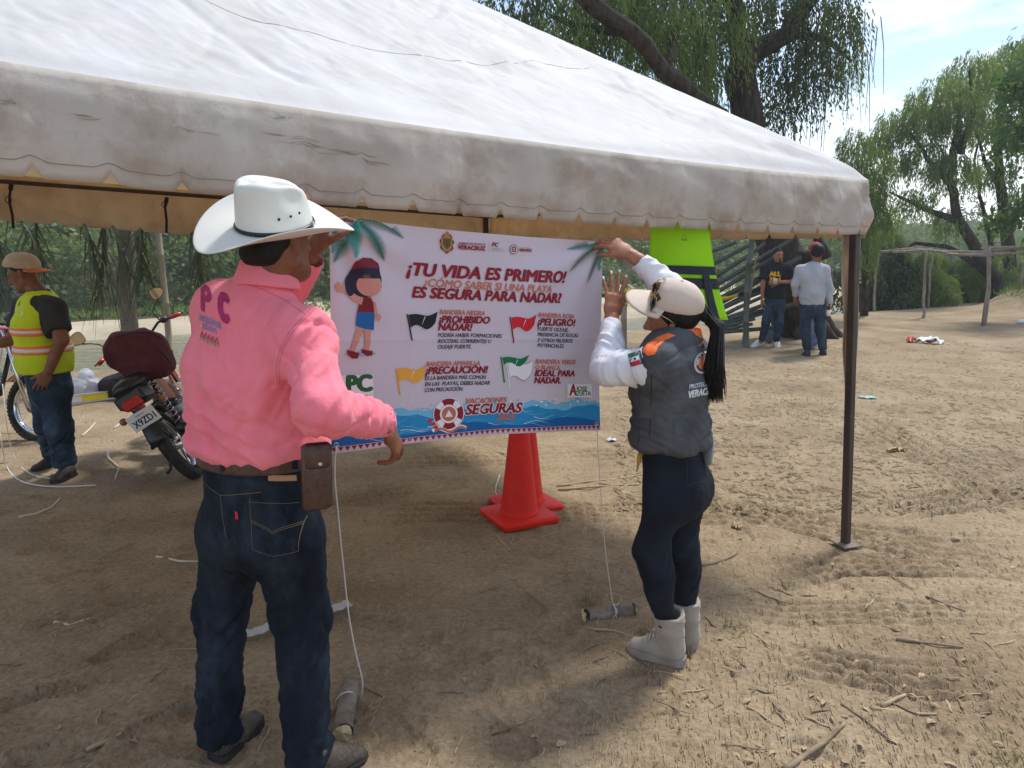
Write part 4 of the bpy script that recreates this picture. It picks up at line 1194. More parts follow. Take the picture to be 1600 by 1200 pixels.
def sdf_arrays(prims, res):
    adds = [p for p in prims if p.op == 'add']
    lo = np.min([p.lo for p in adds], axis=0) - 2 * res; hi = np.max([p.hi for p in adds], axis=0) + 2 * res
    n = np.ceil((hi - lo) / res).astype(int) + 1
    F = np.full(n, 0.2, dtype=np.float32)
    ax = [lo[i] + res * np.arange(n[i]) for i in range(3)]
    for p in prims:
        i0 = np.clip(np.floor((p.lo - lo) / res).astype(int) - 1, 0, n - 1); i1 = np.clip(np.ceil((p.hi - lo) / res).astype(int) + 2, 1, n)
        if np.any(i1 <= i0): continue
        sl = tuple(slice(a, b) for a, b in zip(i0, i1))
        G = np.stack(np.meshgrid(ax[0][sl[0]], ax[1][sl[1]], ax[2][sl[2]], indexing='ij'), -1).astype(np.float32)
        d = p.fn(G).astype(np.float32)
        f = F[sl]
        if p.op == 'add':
            if p.k > 0:
                h = np.clip(0.5 + 0.5 * (f - d) / p.k, 0, 1); F[sl] = f * (1 - h) + d * h - p.k * h * (1 - h)
            else: F[sl] = np.minimum(f, d)
        elif p.op == 'sub':
            if p.k > 0:
                h = np.clip(0.5 - 0.5 * (f + d) / p.k, 0, 1); F[sl] = f * (1 - h) - d * h + p.k * h * (1 - h)
            else: F[sl] = np.maximum(f, -d)
        else: F[sl] = np.maximum(f, d)
    # surface nets
    S_ = F < 0
    c = np.zeros(np.array(F.shape) - 1, dtype=np.int8)
    for a in (0, 1):
        for b in (0, 1):
            for e in (0, 1):
                c += S_[a:a + c.shape[0], b:b + c.shape[1], e:e + c.shape[2]]
    act = (c > 0) & (c < 8)
    I = np.argwhere(act)
    idx = np.full(c.shape, -1, dtype=np.int64); idx[act] = np.arange(len(I))
    off = [(a, b, e) for a in (0, 1) for b in (0, 1) for e in (0, 1)]
    val = {o: F[I[:, 0] + o[0], I[:, 1] + o[1], I[:, 2] + o[2]] for o in off}
    acc = np.zeros((len(I), 3)); cnt = np.zeros(len(I))
    for o in off:
        for x in range(3):
            if o[x] == 0:
                o2 = list(o); o2[x] = 1; o2 = tuple(o2)
                va_, vb_ = val[o], val[o2]
                m_ = (va_ < 0) != (vb_ < 0)
                t_ = np.where(m_, va_ / np.where(m_, va_ - vb_, 1), 0)
                pt = np.zeros((len(I), 3)); pt += o; pt[:, x] += t_
                acc += pt * m_[:, None]; cnt += m_
    V_ = lo + res * (I + acc / cnt[:, None])
    quads = []
    for x in range(3):
        y, z = (x + 1) % 3, (x + 2) % 3
        a = [slice(None)] * 3; b = [slice(None)] * 3
        a[x] = slice(0, -1); b[x] = slice(1, None)
        for ax_ in (y, z): a[ax_] = slice(1, -1); b[ax_] = slice(1, -1)
        s0, s1 = S_[tuple(a)], S_[tuple(b)]
        E_ = np.argwhere(s0 != s1)
        fl = s0[tuple(E_.T)]
        E_ = E_.copy(); E_[:, y] += 1; E_[:, z] += 1
        def ci(dy, dz):
            q = E_.copy(); q[:, y] -= dy; q[:, z] -= dz
            return idx[q[:, 0], q[:, 1], q[:, 2]]
        q = np.stack([ci(1, 1), ci(0, 1), ci(0, 0), ci(1, 0)], -1)
        q[~fl] = q[~fl][:, ::-1]
        quads.append(q)
    Q_ = np.concatenate(quads)
    Q_ = Q_[(Q_ >= 0).all(1)]
    return V_, Q_
def vnormals(V_, Q_):
    n = np.cross(V_[Q_[:, 2]] - V_[Q_[:, 0]], V_[Q_[:, 3]] - V_[Q_[:, 1]])
    out = np.zeros_like(V_)
    for k in range(4): np.add.at(out, Q_[:, k], n)
    return out / (np.linalg.norm(out, axis=1, keepdims=True) + 1e-12)
def relax(V_, Q_, it=2, lam=0.5):
    for _ in range(it):
        s_ = np.zeros_like(V_); c_ = np.zeros(len(V_))
        for a, b in ((0, 1), (1, 2), (2, 3), (3, 0)):
            np.add.at(s_, Q_[:, a], V_[Q_[:, b]]); np.add.at(s_, Q_[:, b], V_[Q_[:, a]])
            np.add.at(c_, Q_[:, a], 1); np.add.at(c_, Q_[:, b], 1)
        V_ = V_ + lam * (s_ / np.maximum(c_, 1)[:, None] - V_)
    return V_
def grow_mesh(name, prims, res, m, parent, disp=None, smooth=2):
    V_, Q_ = sdf_arrays(prims, res)
    V_ = relax(V_, Q_, smooth)
    if disp is not None:
        N_ = vnormals(V_, Q_)
        V_ = V_ + N_ * disp(V_, N_)[:, None]
        V_ = relax(V_, Q_, 1, 0.12)
    o = obj(name, fast_mesh(name, V_, Q_, m), parent)
    o['_n'] = len(V_)
    return o
def bvh_of(o):
    me = o.data
    return BVHTree.FromPolygons([v.co.copy() for v in me.vertices], [tuple(p.vertices) for p in me.polygons])
def limb_uv(V_, p0, p1):
    """along-limb distance and offset vectors for fold patterns"""
    P0, P1 = _v(p0), _v(p1); d = P1 - P0; L_ = np.linalg.norm(d); d = d / L_
    t = (V_ - P0) @ d
    perp = V_ - P0 - t[:, None] * d
    return t, np.linalg.norm(perp, axis=1), perp
def folds(V_, axis_p0, axis_p1, freq, amp, tilt=0.0, seed=0, oct=2, around=6.0):
    """soft cloth folds that ring a limb, tilted and broken up"""
    t, r_, perp = limb_uv(V_, axis_p0, axis_p1)
    q = perp * around
    s_ = perp[:, 0] * tilt + perp[:, 1] * tilt * 0.6
    P = np.stack([(t + s_) * freq, q[:, 0] + q[:, 1] * 0.7 + seed, q[:, 2] * 0.5 + q[:, 1] + seed * 2.0], -1)
    return amp * np.clip(ridge(P, oct), -0.9, 1.3)
def gauss(V_, c, s): return np.exp(-(((V_ - _v(c)) ** 2).sum(1)) / (s * s))

# ---- prints and patches that lie on a surface
def decal(bv_, o, direction, ex, ey, verts, faces, name, m, parent, off=0.0015, th=0):
    """2D sheet (metres in ex, ey at o) pushed along 'direction' until it meets the surface"""
    d = Vector(direction).normalized(); o, ex, ey = Vector(o), Vector(ex).normalized(), Vector(ey).normalized()
    out = []; last = None
    for v_ in verts:
        a = o + ex * v_[0] + ey * v_[1]
        hit = bv_.ray_cast(a - d * 0.5, d, 1.2)
        if hit[0] is None: out.append(None); continue
        out.append(hit[0] - d * (off + (v_[2] if len(v_) > 2 else 0)))
    good = [f for f in faces if all(out[i] is not None for i in f)]
    good = [f for f in good if max((out[i] - out[f[0]]).length for i in f) < 0.12]
    out = [p if p is not None else Vector((0, 0, 0)) for p in out]
    used = sorted({i for f in good for i in f}); mp_ = {i: k for k, i in enumerate(used)}
    return obj(name, mesh(name, [out[i] for i in used], [tuple(mp_[i] for i in f) for f in good], m, smooth=True), parent)
def grid2(x0, x1, y0, y1, n, k, shape=None):
    v, f = [], []
    for j in range(k + 1):
        for i in range(n + 1):
            x, y = x0 + (x1 - x0) * i / n, y0 + (y1 - y0) * j / k
            v.append(shape(x, y) if shape else (x, y))
    for j in range(k):
        for i in range(n):
            q = j * (n + 1) + i; f.append((q, q + 1, q + n + 2, q + n + 1))
    return v, f
def ribbon2(pts, w, step=0.012):
    P = [pts[0]]
    for a, b in zip(pts[:-1], pts[1:]):
        n = max(1, int(math.hypot(b[0] - a[0], b[1] - a[1]) / step))
        P += [(a[0] + (b[0] - a[0]) * k / n, a[1] + (b[1] - a[1]) * k / n) for k in range(1, n + 1)]
    v, f = [], []
    for i, (x, y) in enumerate(P):
        x0, y0 = P[max(i - 1, 0)]; x1, y1 = P[min(i + 1, len(P) - 1)]
        dx, dy = x1 - x0, y1 - y0; l_ = math.hypot(dx, dy) + 1e-9
        v += [(x - dy / l_ * w / 2, y + dx / l_ * w / 2), (x + dy / l_ * w / 2, y - dx / l_ * w / 2)]
    for i in range(len(P) - 1): f.append((2 * i, 2 * i + 1, 2 * i + 3, 2 * i + 2))
    return v, f

# ---- hands
def hand(wrist, direction, palm, curls, spread=0.10, size=1.0, side=1, thumb_out=0.7, thumb_curl=0.35):
    """prims of a hand: wrist point, direction of the palm, palm normal, five curls (index..little), side=+1: thumb lies along
    direction x palm"""
    d = Vector(direction).normalized(); n = Vector(palm); n = (n - d * n.dot(d)).normalized()
    s_ = d.cross(n).normalized() * side          # towards the thumb
    w = Vector(wrist); z = size
    P = []
    P.append(ec(w - d * 0.03 * z, w + d * 0.03 * z, 0.026 * z, 0.019 * z, 0.033 * z, 0.016 * z, n, 0.012))
    P.append(ec(w + d * 0.02 * z, w + d * 0.080 * z, 0.034 * z, 0.016 * z, 0.040 * z, 0.0125 * z, n, 0.012))
    lens = ((0.042, 0.026, 0.022), (0.047, 0.029, 0.023), (0.043, 0.027, 0.022), (0.034, 0.020, 0.019))
    tips = []
    for i in range(4):
        off = (1.5 - i)
        kn = w + d * (0.086 - 0.004 * abs(off - 0.4) - 0.003 * i) * z + s_ * 0.0195 * off * z
        fd = (d + s_ * spread * off).normalized()
        c = curls[i]
        p = kn; r_ = (0.0092 - 0.0007 * (i == 3)) * z
        ang = 0
        for j, l_ in enumerate(lens[i]):
            ang += c * (0.75, 1.0, 0.7)[j]
            dd = fd * math.cos(ang) + n * math.sin(ang)
            q = p + dd * l_ * z
            P.append(ec(p, q, r_, None, r_ * 0.9, None, n, 0.004 if j else 0.006)); p = q; r_ *= 0.92
        tips.append((p, dd, fd))
    tb = w + d * 0.028 * z + s_ * 0.026 * z + n * 0.006 * z
    td = (d * 0.75 + s_ * thumb_out + n * 0.25).normalized()
    q = tb + td * 0.040 * z
    P.append(ec(tb, q, 0.0145 * z, None, 0.011 * z, None, n, 0.012))
    td2 = (td + n * thumb_curl + d * 0.3).normalized(); q2 = q + td2 * 0.031 * z
    P.append(ec(q, q2, 0.0108 * z, None, 0.0095 * z, None, n, 0.005))
    td3 = (td2 + n * thumb_curl * 0.8 + d * 0.2).normalized(); q3 = q2 + td3 * 0.022 * z
    P.append(ec(q2, q3, 0.0095 * z, None, 0.0075 * z, None, n, 0.004))
    return P, tips
def join_arrays(parts):
    V_, Q_, n = [], [], 0
    for v, q in parts: V_.append(v); Q_.append(q + n); n += len(v)
    return np.concatenate(V_), np.concatenate(Q_)
def body_mesh(name, coarse, fines, m, parent, res=0.009, fres=0.0032, disp=None):
    parts = []
    v, q = sdf_arrays(coarse, res); parts.append((relax(v, q, 2), q))
    for fp, fr in fines:
        v, q = sdf_arrays(fp, fr or fres); parts.append((relax(v, q, 1), q))
    V_, Q_ = join_arrays(parts)
    return obj(name, fast_mesh(name, V_, Q_, m), parent)
def head_prims(c, f, up, s=1.0, jaw=1.0, nose=1.0):
    """head: centre of skull c, facing f, up"""
    f = Vector(f).normalized(); up = Vector(up); up = (up - f * up.dot(f)).normalized(); r_ = f.cross(up)
    c = Vector(c)
    X_ = lambda a, b, d: c + (f * a + r_ * b + up * d) * s
    rot = np.array([tuple(r_), tuple(f), tuple(up)]).T
    E_ = lambda p, r3, k=0.012, op='add': el(X_(*p), tuple(q * s for q in r3), rot, k, op)
    P = [E_((-0.012, 0, 0.035), (0.074, 0.092, 0.082), 0.02),                  # skull
         E_((0.035, 0, -0.02), (0.058, 0.058, 0.080), 0.03),                   # face
         E_((0.052, 0, -0.085), (0.040 * jaw, 0.036, 0.030), 0.03),            # chin
         ec(X_(0.0, 0.055, -0.055), X_(0.06, 0.02, -0.088), 0.018 * s, k=0.03), ec(X_(0.0, -0.055, -0.055), X_(0.06, -0.02, -0.088), 0.018 * s, k=0.03),
         ec(X_(0.088, 0, 0.012), X_(0.107 + 0.006 * nose, 0, -0.026), 0.009 * s, None, 0.0125 * s, k=0.014),    # nose
         E_((0.098, 0.011, -0.032), (0.008, 0.010, 0.007), 0.008), E_((0.098, -0.011, -0.032), (0.008, 0.010, 0.007), 0.008),
         E_((0.084, 0, 0.030), (0.048, 0.016, 0.010), 0.014),                  # brow
         E_((0.089, 0, -0.055), (0.022, 0.011, 0.0065), 0.006), E_((0.086, 0, -0.068), (0.020, 0.011, 0.007), 0.006),   # lips
         E_((0.091, 0.031, 0.012), (0.017, 0.012, 0.011), 0.014, 'sub'), E_((0.091, -0.031, 0.012), (0.017, 0.012, 0.011), 0.014, 'sub'),
         E_((0.072, 0.031, 0.012), (0.0135, 0.0135, 0.0125), 0.003), E_((0.072, -0.031, 0.012), (0.0135, 0.0135, 0.0125), 0.003)]
    for sg in (-1, 1):                                                          # ears
        P += [ec(X_(-0.012, sg * 0.074, 0.020), X_(-0.002, sg * 0.072, -0.028), 0.0085 * s, 0.018 * s, 0.006 * s, 0.010 * s, f, 0.006),
              E_((-0.004, sg * 0.083, 0.004), (0.004, 0.010, 0.018), 0.004, 'sub')]
    return P, X_
# ================================================================== PEOPLE
m_skin = mat('brown_skin', rgb(150, 98, 72), rgb(168, 112, 84), scale=20, rough=0.5, spec=0.35, bump=0.12, bscale=180)
m_skin_dark = mat('tanned_skin', rgb(112, 70, 50), rgb(132, 86, 62), scale=20, rough=0.5, spec=0.35, bump=0.12, bscale=180)
m_hair = mat('black_hair', (0.004, 0.0035, 0.004), (0.010, 0.008, 0.008), scale=40, rough=0.6, spec=0.25, bump=0.5, bscale=150, stretch=(1, 1, 0.15))
m_pink = mat('pink_shirt_cotton', rgb(236, 120, 136), rgb(244, 134, 148), scale=5, rough=0.85, spec=0.2, bump=0.55, bscale=20, sheen=0.15, dist=0.010)
m_denim = mat('dark_denim', (0.0065, 0.009, 0.016), (0.0135, 0.019, 0.031), scale=7, rough=0.9, spec=0.12, bump=0.7, bscale=26, dist=0.007, c3=(0.036, 0.048, 0.068), s3=4, stretch=(1, 1, 0.5))
m_denim_mid = mat('blue_denim', (0.014, 0.026, 0.046), (0.032, 0.055, 0.090), scale=6, rough=0.9, spec=0.15, bump=0.6, bscale=25, c3=(0.075, 0.115, 0.165), s3=4, dist=0.008)
m_denim_black = mat('black_blue_denim', (0.006, 0.008, 0.013), (0.014, 0.020, 0.032), scale=8, rough=0.85, spec=0.2, bump=0.4, bscale=400)
m_leather = mat('brown_leather', (0.045, 0.020, 0.014), (0.095, 0.045, 0.030), scale=60, rough=0.42, spec=0.5, bump=0.7, bscale=130, dist=0.002)
m_boot = mat('brown_scale_boot', (0.05, 0.036, 0.028), (0.11, 0.085, 0.065), scale=90, rough=0.6, bump=0.9, bscale=110, dist=0.003)
m_white = mat('white_cotton', (0.68, 0.69, 0.74), (0.74, 0.75, 0.79), scale=5, rough=0.85, spec=0.2, bump=0.5, bscale=24, sheen=0.1, dist=0.009)
m_felt = mat('white_felt', (0.66, 0.655, 0.605), (0.70, 0.695, 0.65), scale=3, rough=0.45, spec=0.4, bump=0.08, bscale=300)
m_thread = mat('tan_thread', (0.17, 0.125, 0.06), rough=0.8)
m_greyvest = mat('grey_vest_cloth', (0.060, 0.063, 0.070), (0.095, 0.098, 0.107), scale=9, rough=0.85, spec=0.2, bump=0.6, bscale=26, dist=0.008)
m_orange = mat('orange_cloth', (0.80, 0.14, 0.03), (0.85, 0.19, 0.04), scale=9, rough=0.8, bump=0.2, bscale=300)
m_khaki = mat('beige_twill', (0.56, 0.46, 0.385), (0.63, 0.53, 0.45), scale=8, rough=0.85, bump=0.3, bscale=350, dist=0.001)
m_suede = mat('taupe_suede', (0.30, 0.255, 0.215), (0.39, 0.335, 0.29), scale=12, rough=0.9, bump=0.3, bscale=150, sheen=0.2, dist=0.002)
m_sole = mat('rubber_sole', (0.24, 0.20, 0.17), (0.32, 0.27, 0.23), scale=12, rough=0.85)
m_hivis = mat('lime_hivis_mesh', rgb(205, 225, 25), rgb(215, 235, 40), scale=12, rough=0.75, bump=0.3, bscale=260, trans=(0.6, 0.8, 0.05), tmix=0.2)
m_tee_dark = mat('charcoal_tee', (0.022, 0.022, 0.024), (0.036, 0.036, 0.04), scale=9, rough=0.9, bump=0.2, bscale=200)
m_tee_black = mat('black_tee', (0.010, 0.011, 0.014), (0.018, 0.019, 0.023), scale=9, rough=0.9, bump=0.2, bscale=200)
m_greyshirt = mat('light_grey_shirt', (0.34, 0.36, 0.40), (0.42, 0.44, 0.48), scale=5, rough=0.9, bump=0.2, bscale=200)
m_shoe_dark = mat('dark_shoe', (0.018, 0.016, 0.015), (0.04, 0.035, 0.032), scale=20, rough=0.7)
m_shoe_white = mat('white_shoe', (0.72, 0.71, 0.70), rough=0.6)
UP = Vector((0, 0, 1))
def pixdecal(b_, poly, name, m, parent, off=0.002, mx=4.0):
    """patch whose outline is traced at pixels of the photograph and laid on the surface there"""
    v, q = refine2d(poly, [tuple(range(len(poly)))], mx)
    P = [b_.ray_cast(cam.location, camdir(a[0], a[1]), 60)[0] for a in v]
    q = [t for t in q if all(P[i] is not None for i in t)]
    used = sorted({i for t in q for i in t}); mp2 = {i: k for k, i in enumerate(used)}
    vs_ = [P[i] - camdir(v[i][0], v[i][1]) * off for i in used]
    return obj(name, mesh(name, vs_, [tuple(mp2[i] for i in t) for t in q], m), parent)
def camdir(px, py): return (at(px, py, 5.0) - cam.location).normalized()
def hitpix(b_, px, py):
    h = b_.ray_cast(cam.location, camdir(px, py), 60)
    return h[0]

def torso(J, Wd, g=0.0, k=0.04):
    f = J['f']
    sl = (J['Rsh'] - J['Lsh']); mid = (J['Rsh'] + J['Lsh']) / 2
    fr = lambda a: (Wd[a][0], Wd[a][1])
    return [ec(J['pel'] - UP * 0.03, J['waist'], *fr('pel'), *fr('waist'), f, k, grow=g),
            ec(J['waist'], J['chest'], *fr('waist'), *fr('chest'), f, k, grow=g),
            ec(J['chest'], J['upper'], *fr('chest'), *fr('upper'), f, k, grow=g),
            ec(J['Lsh'], J['Rsh'], Wd['sh'], None, Wd['sh'], None, f, 0.06, grow=g),
            ec(J['upper'], J['neck'], Wd['sh'] * 1.3, Wd['sh'] * 1.1, 0.062, 0.062, f, 0.06, grow=g * 0.5)]
def arm(J, s, r, g=0.0, end=0, k=0.03):
    sh, elb, wr = J[s + 'sh'], J[s + 'el'], J[s + 'wr']
    P = [ec(sh, elb, r[0], None, r[1], None, J['f'], 0.06, grow=g), ec(elb, wr, r[1], None, r[2], None, J['f'], k, grow=g, flat=(0, end))]
    return P
def leg(J, s, r, g=0.0, end=0, k=0.03):
    return [ec(J[s + 'hip'], J[s + 'kn'], r[0], None, r[1], None, J['f'], 0.06, grow=g), ec(J[s + 'kn'], J[s + 'an'], r[1], None, r[2], None, J['f'], k, grow=g, flat=(0, end))]
def shoe(name, heel, toe, m, parent, h=0.09, w=0.045, res=0.006, shaft=None, sole=True, pointed=0.8):
    d = (toe - heel); L_ = d.length; d = d.normalized(); s_ = d.cross(UP)
    H = lambda a, z, lat=0: heel + d * (a * L_) + UP * z + s_ * lat
    P = [ec(H(0.16, h * 0.55), H(0.45, h * 0.5), w * 0.78, h * 0.55, w * 0.9, h * 0.5, UP, 0.02),
         ec(H(0.45, h * 0.42), H(0.86, h * 0.30), w * 0.95, h * 0.42, w * pointed, h * 0.28, UP, 0.02),
         ec(H(0.30, h * 0.8), H(0.62, h * 0.5), w * 0.6, h * 0.35, w * 0.7, h * 0.30, UP, 0.02)]
    if shaft: P += [ec(H(0.22, h * 0.6), shaft, w * 0.95, None, w * 1.05, None, d, 0.03, flat=(0, 1))]
    P.append(cut(heel + UP * 0.012, (0, 0, -1)))
    o = grow_mesh(name, P, res, m, parent)
    if sole:
        mb_ = MB()
        out = [(0.0, 0.0), (0.02, 0.62), (0.12, 0.86), (0.4, 0.85), (0.7, 1.02), (0.88, 0.80), (0.98, 0.40), (1.0, 0.0)]
        poly = [(a * L_, b * w) for a, b in out] + [(a * L_, -b * w) for a, b in out[::-1][1:-1]]
        mb_.prism(poly, heel + UP * 0.002, d, -s_, 0.022)
        mb_.build('sole', m_sole if m is m_suede else m_shoe_dark if m is not m_shoe_white else m_shoe_white, o, smooth=False)
    return o

# ------------------------------------------------------------------ the man in the pink shirt and cowboy hat
f = Vector((0.57, 0.82, 0)).normalized(); r = Vector((f.y, -f.x, 0))
J = dict(f=f, pel=at(408, 800, 2.27), waist=at(408, 700, 2.27), chest=at(392, 580, 2.26), upper=at(396, 500, 2.25), neck=at(418, 425, 2.25),
         Lsh=at(349, 484, 2.36), Rsh=at(472, 528, 2.13), Lel=at(430, 500, 2.62), Lwr=at(485, 402, 2.50), Rel=at(500, 640, 1.98), Rwr=at(598, 657, 2.22))
J['Lhip'] = at(366, 838, 2.33); J['Rhip'] = at(452, 845, 2.22)
J['Lkn'] = at(347, 950, 2.38); J['Rkn'] = at(470, 965, 2.28)
J['Lan'] = gnd(343, 1178); J['Lan'].z = 0.05; J['Ran'] = gnd(484, 1210); J['Ran'].z = 0.05
man = thing('person', 'man in pink shirt, white cowboy hat and dark jeans holding the banner', 'person', (J['pel'].x, J['pel'].y, 0))
Wd = dict(pel=(0.165, 0.14), waist=(0.175, 0.145), chest=(0.19, 0.145), upper=(0.165, 0.105), sh=0.065)
ph_d = (at(618, 694, 2.27) - J['Rwr']).normalized()
hR, _ = hand(J['Rwr'] + ph_d * 0.035, ph_d, Vector((-0.55, 0.35, -0.6)), (0.28, 0.62, 0.75, 0.8), 0.10, 1.06, 1)
lh_d = (at(514, 335, 2.53) - J['Lwr']).normalized()
hL, _ = hand(J['Lwr'] + lh_d * 0.02, lh_d, Vector((0.6, 0.5, 0.1)), (0.55, 0.6, 0.65, 0.7), 0.1, 1.05, -1)
hc = at(434, 378, 2.235)
hf_ = Vector((0.47, 0.88, 0.06)).normalized(); hup = Vector((-0.10, -0.16, 1)).normalized()
hp, HX = head_prims(hc, hf_, hup, 1.04)
core = torso(J, Wd, -0.035) + arm(J, 'L', (0.055, 0.045, 0.030)) + arm(J, 'R', (0.06, 0.045, 0.030)) + leg(J, 'L', (0.085, 0.06, 0.045)) + leg(J, 'R', (0.085, 0.06, 0.045)) + \
    [ec(J['neck'] - UP * 0.06, HX(-0.02, 0, -0.05), 0.062, None, 0.058, None, f, 0.03)]
core_neck = [ec(J['neck'] - UP * 0.06, HX(-0.015, 0, -0.04), 0.063, None, 0.060, None, f, 0.03)]
body_mesh('body', core, [(hp + core_neck, 0.0042), (hR, 0.003), (hL, 0.003)], m_skin_dark, man)
# shirt
SW = dict(pel=(0.180, 0.150), waist=(0.193, 0.164), chest=(0.211, 0.160), upper=(0.182, 0.118), sh=0.076)
shirt_p = torso(J, SW, 0.0, 0.05) + arm(J, 'R', (0.078, 0.060, 0.041), 0, 1) + arm(J, 'L', (0.078, 0.062, 0.048), 0, 1)
belt_z = 1.096
shirt_p += [ec(J['waist'] + UP * 0.10, J['waist'] + UP * 0.04, 0.205, 0.175, 0.208, 0.178, f, 0.03)]
wd_ = (J['Rwr'] - J['Rel']).normalized(); wdl = (J['Lwr'] - J['Lel']).normalized()
shirt_p += [cut((0, 0, belt_z), (0, 0, -1)),
            ec(J['Rwr'] - wd_ * 0.07, J['Rwr'] + wd_ * 0.004, 0.046, None, 0.043, None, f, 0.004, flat=(1, 1)),
            ec(J['Rwr'] - wd_ * 0.025, J['Rwr'] + wd_ * 0.03, 0.036, None, 0.036, None, f, 0, 'sub'),
            ec(J['Lwr'] - wdl * 0.06, J['Lwr'] + wdl * 0.004, 0.052, None, 0.050, None, f, 0.004, flat=(1, 1)),
            ec(J['Lwr'] - wdl * 0.02, J['Lwr'] + wdl * 0.03, 0.042, None, 0.042, None, f, 0, 'sub')]
def pink_disp(V_, N_):
    z = V_[:, 2]
    arm_m = np.clip(1.6 * gauss(V_, J['Rsh'].lerp(J['Rel'], 0.55), 0.17) + 1.5 * gauss(V_, J['Rel'], 0.15) + 1.4 * gauss(V_, J['Rel'].lerp(J['Rwr'], 0.5), 0.14), 0, 1)
    tor = 1 - arm_m
    d = 0.012 * arm_m * np.clip(folds(V_, J['Rsh'], J['Rel'], 13, 1.0, 0.9, 3, 2, 5.0), -1, 1.2) * sstep(0.02, 0.10, np.linalg.norm(V_ - _v(J['Rsh']), axis=1))
    d += 0.009 * gauss(V_, J['Rel'].lerp(J['Rwr'], 0.4), 0.13) * folds(V_, J['Rel'], J['Rwr'], 22, 1.0, 0.8, 7)
    # drag lines that fan from the right armpit across the back
    ap = J['Rsh'].lerp(J['chest'], 0.35) - UP * 0.10
    q = V_ - _v(ap); rr_ = np.linalg.norm(q, axis=1) + 1e-6
    an = np.arctan2(q @ _v(UP), q @ _v(r))
    d += 0.017 * tor * (np.abs(np.sin(an * 6 + 1.4 * np.sin(rr_ * 9))) ** 0.6 - 0.6) * sstep(0.03, 0.12, rr_) * np.exp(-rr_ / 0.20) * sstep(1.62, 1.45, z)
    # blousing above the belt, long slack drapes on the back
    low = sstep(1.36, 1.12, z)
    d += tor * low * folds(V_, J['waist'], J['chest'], 16, 0.013, 0.75, 11, 2, 4.0)
    d -= tor * 0.010 * sstep(belt_z + 0.035, belt_z, z)
    d += tor * 0.0095 * ridge(np.stack([(V_ @ _v(r)) * 13 + z * 4, z * 2.6, V_ @ _v(f) * 3], -1) + 4, 2) * sstep(1.6, 1.35, z)
    d += tor * 0.009 * ridge(np.stack([(V_ @ _v(r)) * 3 - z * 2, z * 9 + (V_ @ _v(r)) * 5, V_ @ _v(f) * 3], -1) + 14, 2) * sstep(1.45, 1.25, z)
    d += 0.0015 * fbm(V_ * 30, 2)
    # sharp creases
    cr1 = np.exp(-np.abs(2 * vnoise(np.stack([(V_ @ _v(r)) * 5 + z * 9, z * 6 - (V_ @ _v(r)) * 4, V_ @ _v(f) * 5], -1) + 7) - 1) / 0.07)
    cr2 = np.exp(-np.abs(2 * vnoise(np.stack([(V_ @ _v(r)) * 9 - z * 10, z * 12 + (V_ @ _v(r)) * 8, V_ @ _v(f) * 9], -1) + 21) - 1) / 0.08)
    d -= (0.009 * cr1 + 0.0025 * cr2) * (0.35 + 0.65 * np.clip(low + arm_m, 0, 1))
    # armhole seam
    t_, _, _ = limb_uv(V_, J['Rsh'], J['Rel'])
    d -= 0.004 * np.exp(-((t_ - 0.015) / 0.006) ** 2) * gauss(V_, J['Rsh'], 0.2)
    d -= 0.006 * np.exp(-((np.abs((V_ - _v(J['Rwr'])) @ _v(wd_) + 0.072)) / 0.005) ** 2) * gauss(V_, J['Rwr'], 0.12)
    return d
shirt = grow_mesh('shirt', shirt_p, 0.0062, m_pink, man, pink_disp)
nk = J['neck']
cup = (hup * 0.6 + UP * 0.4 + f * 0.25).normalized()
col_p = [ec(nk - cup * 0.045, nk + cup * 0.030, 0.100, 0.098, 0.079, 0.079, f, 0.01, flat=(1, 1)), ec(nk - cup * 0.10, nk + cup * 0.06, 0.071, None, 0.071, None, f, 0.004, 'sub'),
         el(nk + f * 0.10 + cup * 0.02, (0.03, 0.03, 0.06), None, 0.01, 'sub')]
grow_mesh('collar', col_p, 0.0045, m_pink, shirt, lambda V_, N_: 0.003 * fbm(V_ * 18, 2))
bs = bvh_of(shirt)
m_pinkseam = mat('pink_seam', rgb(214, 98, 117), rough=0.9)
def pixseam(b_, pts, w, name, m, parent, off=0.0012):
    v, q = ribbon2(pts, w, 4.0)
    P = [b_.ray_cast(cam.location, camdir(*a), 60)[0] for a in v]
    q = [t for t in q if all(P[i] is not None for i in t)]
    used = sorted({i for t in q for i in t}); mp2 = {i: k for k, i in enumerate(used)}
    obj(name, mesh(name, [P[i] - camdir(*v[i]) * off for i in used], [tuple(mp2[i] for i in t) for t in q], m), parent)
for pts in ([(492, 482), (474, 500), (455, 522), (441, 548), (435, 575), (438, 602)], [(489, 479), (471, 497), (451, 520), (437, 547), (431, 575), (434, 604)], [(303, 447), (335, 437), (372, 440), (410, 452), (448, 470), (478, 492)]):
    pixseam(bs, pts, 1.1, 'seam', m_pinkseam, shirt)
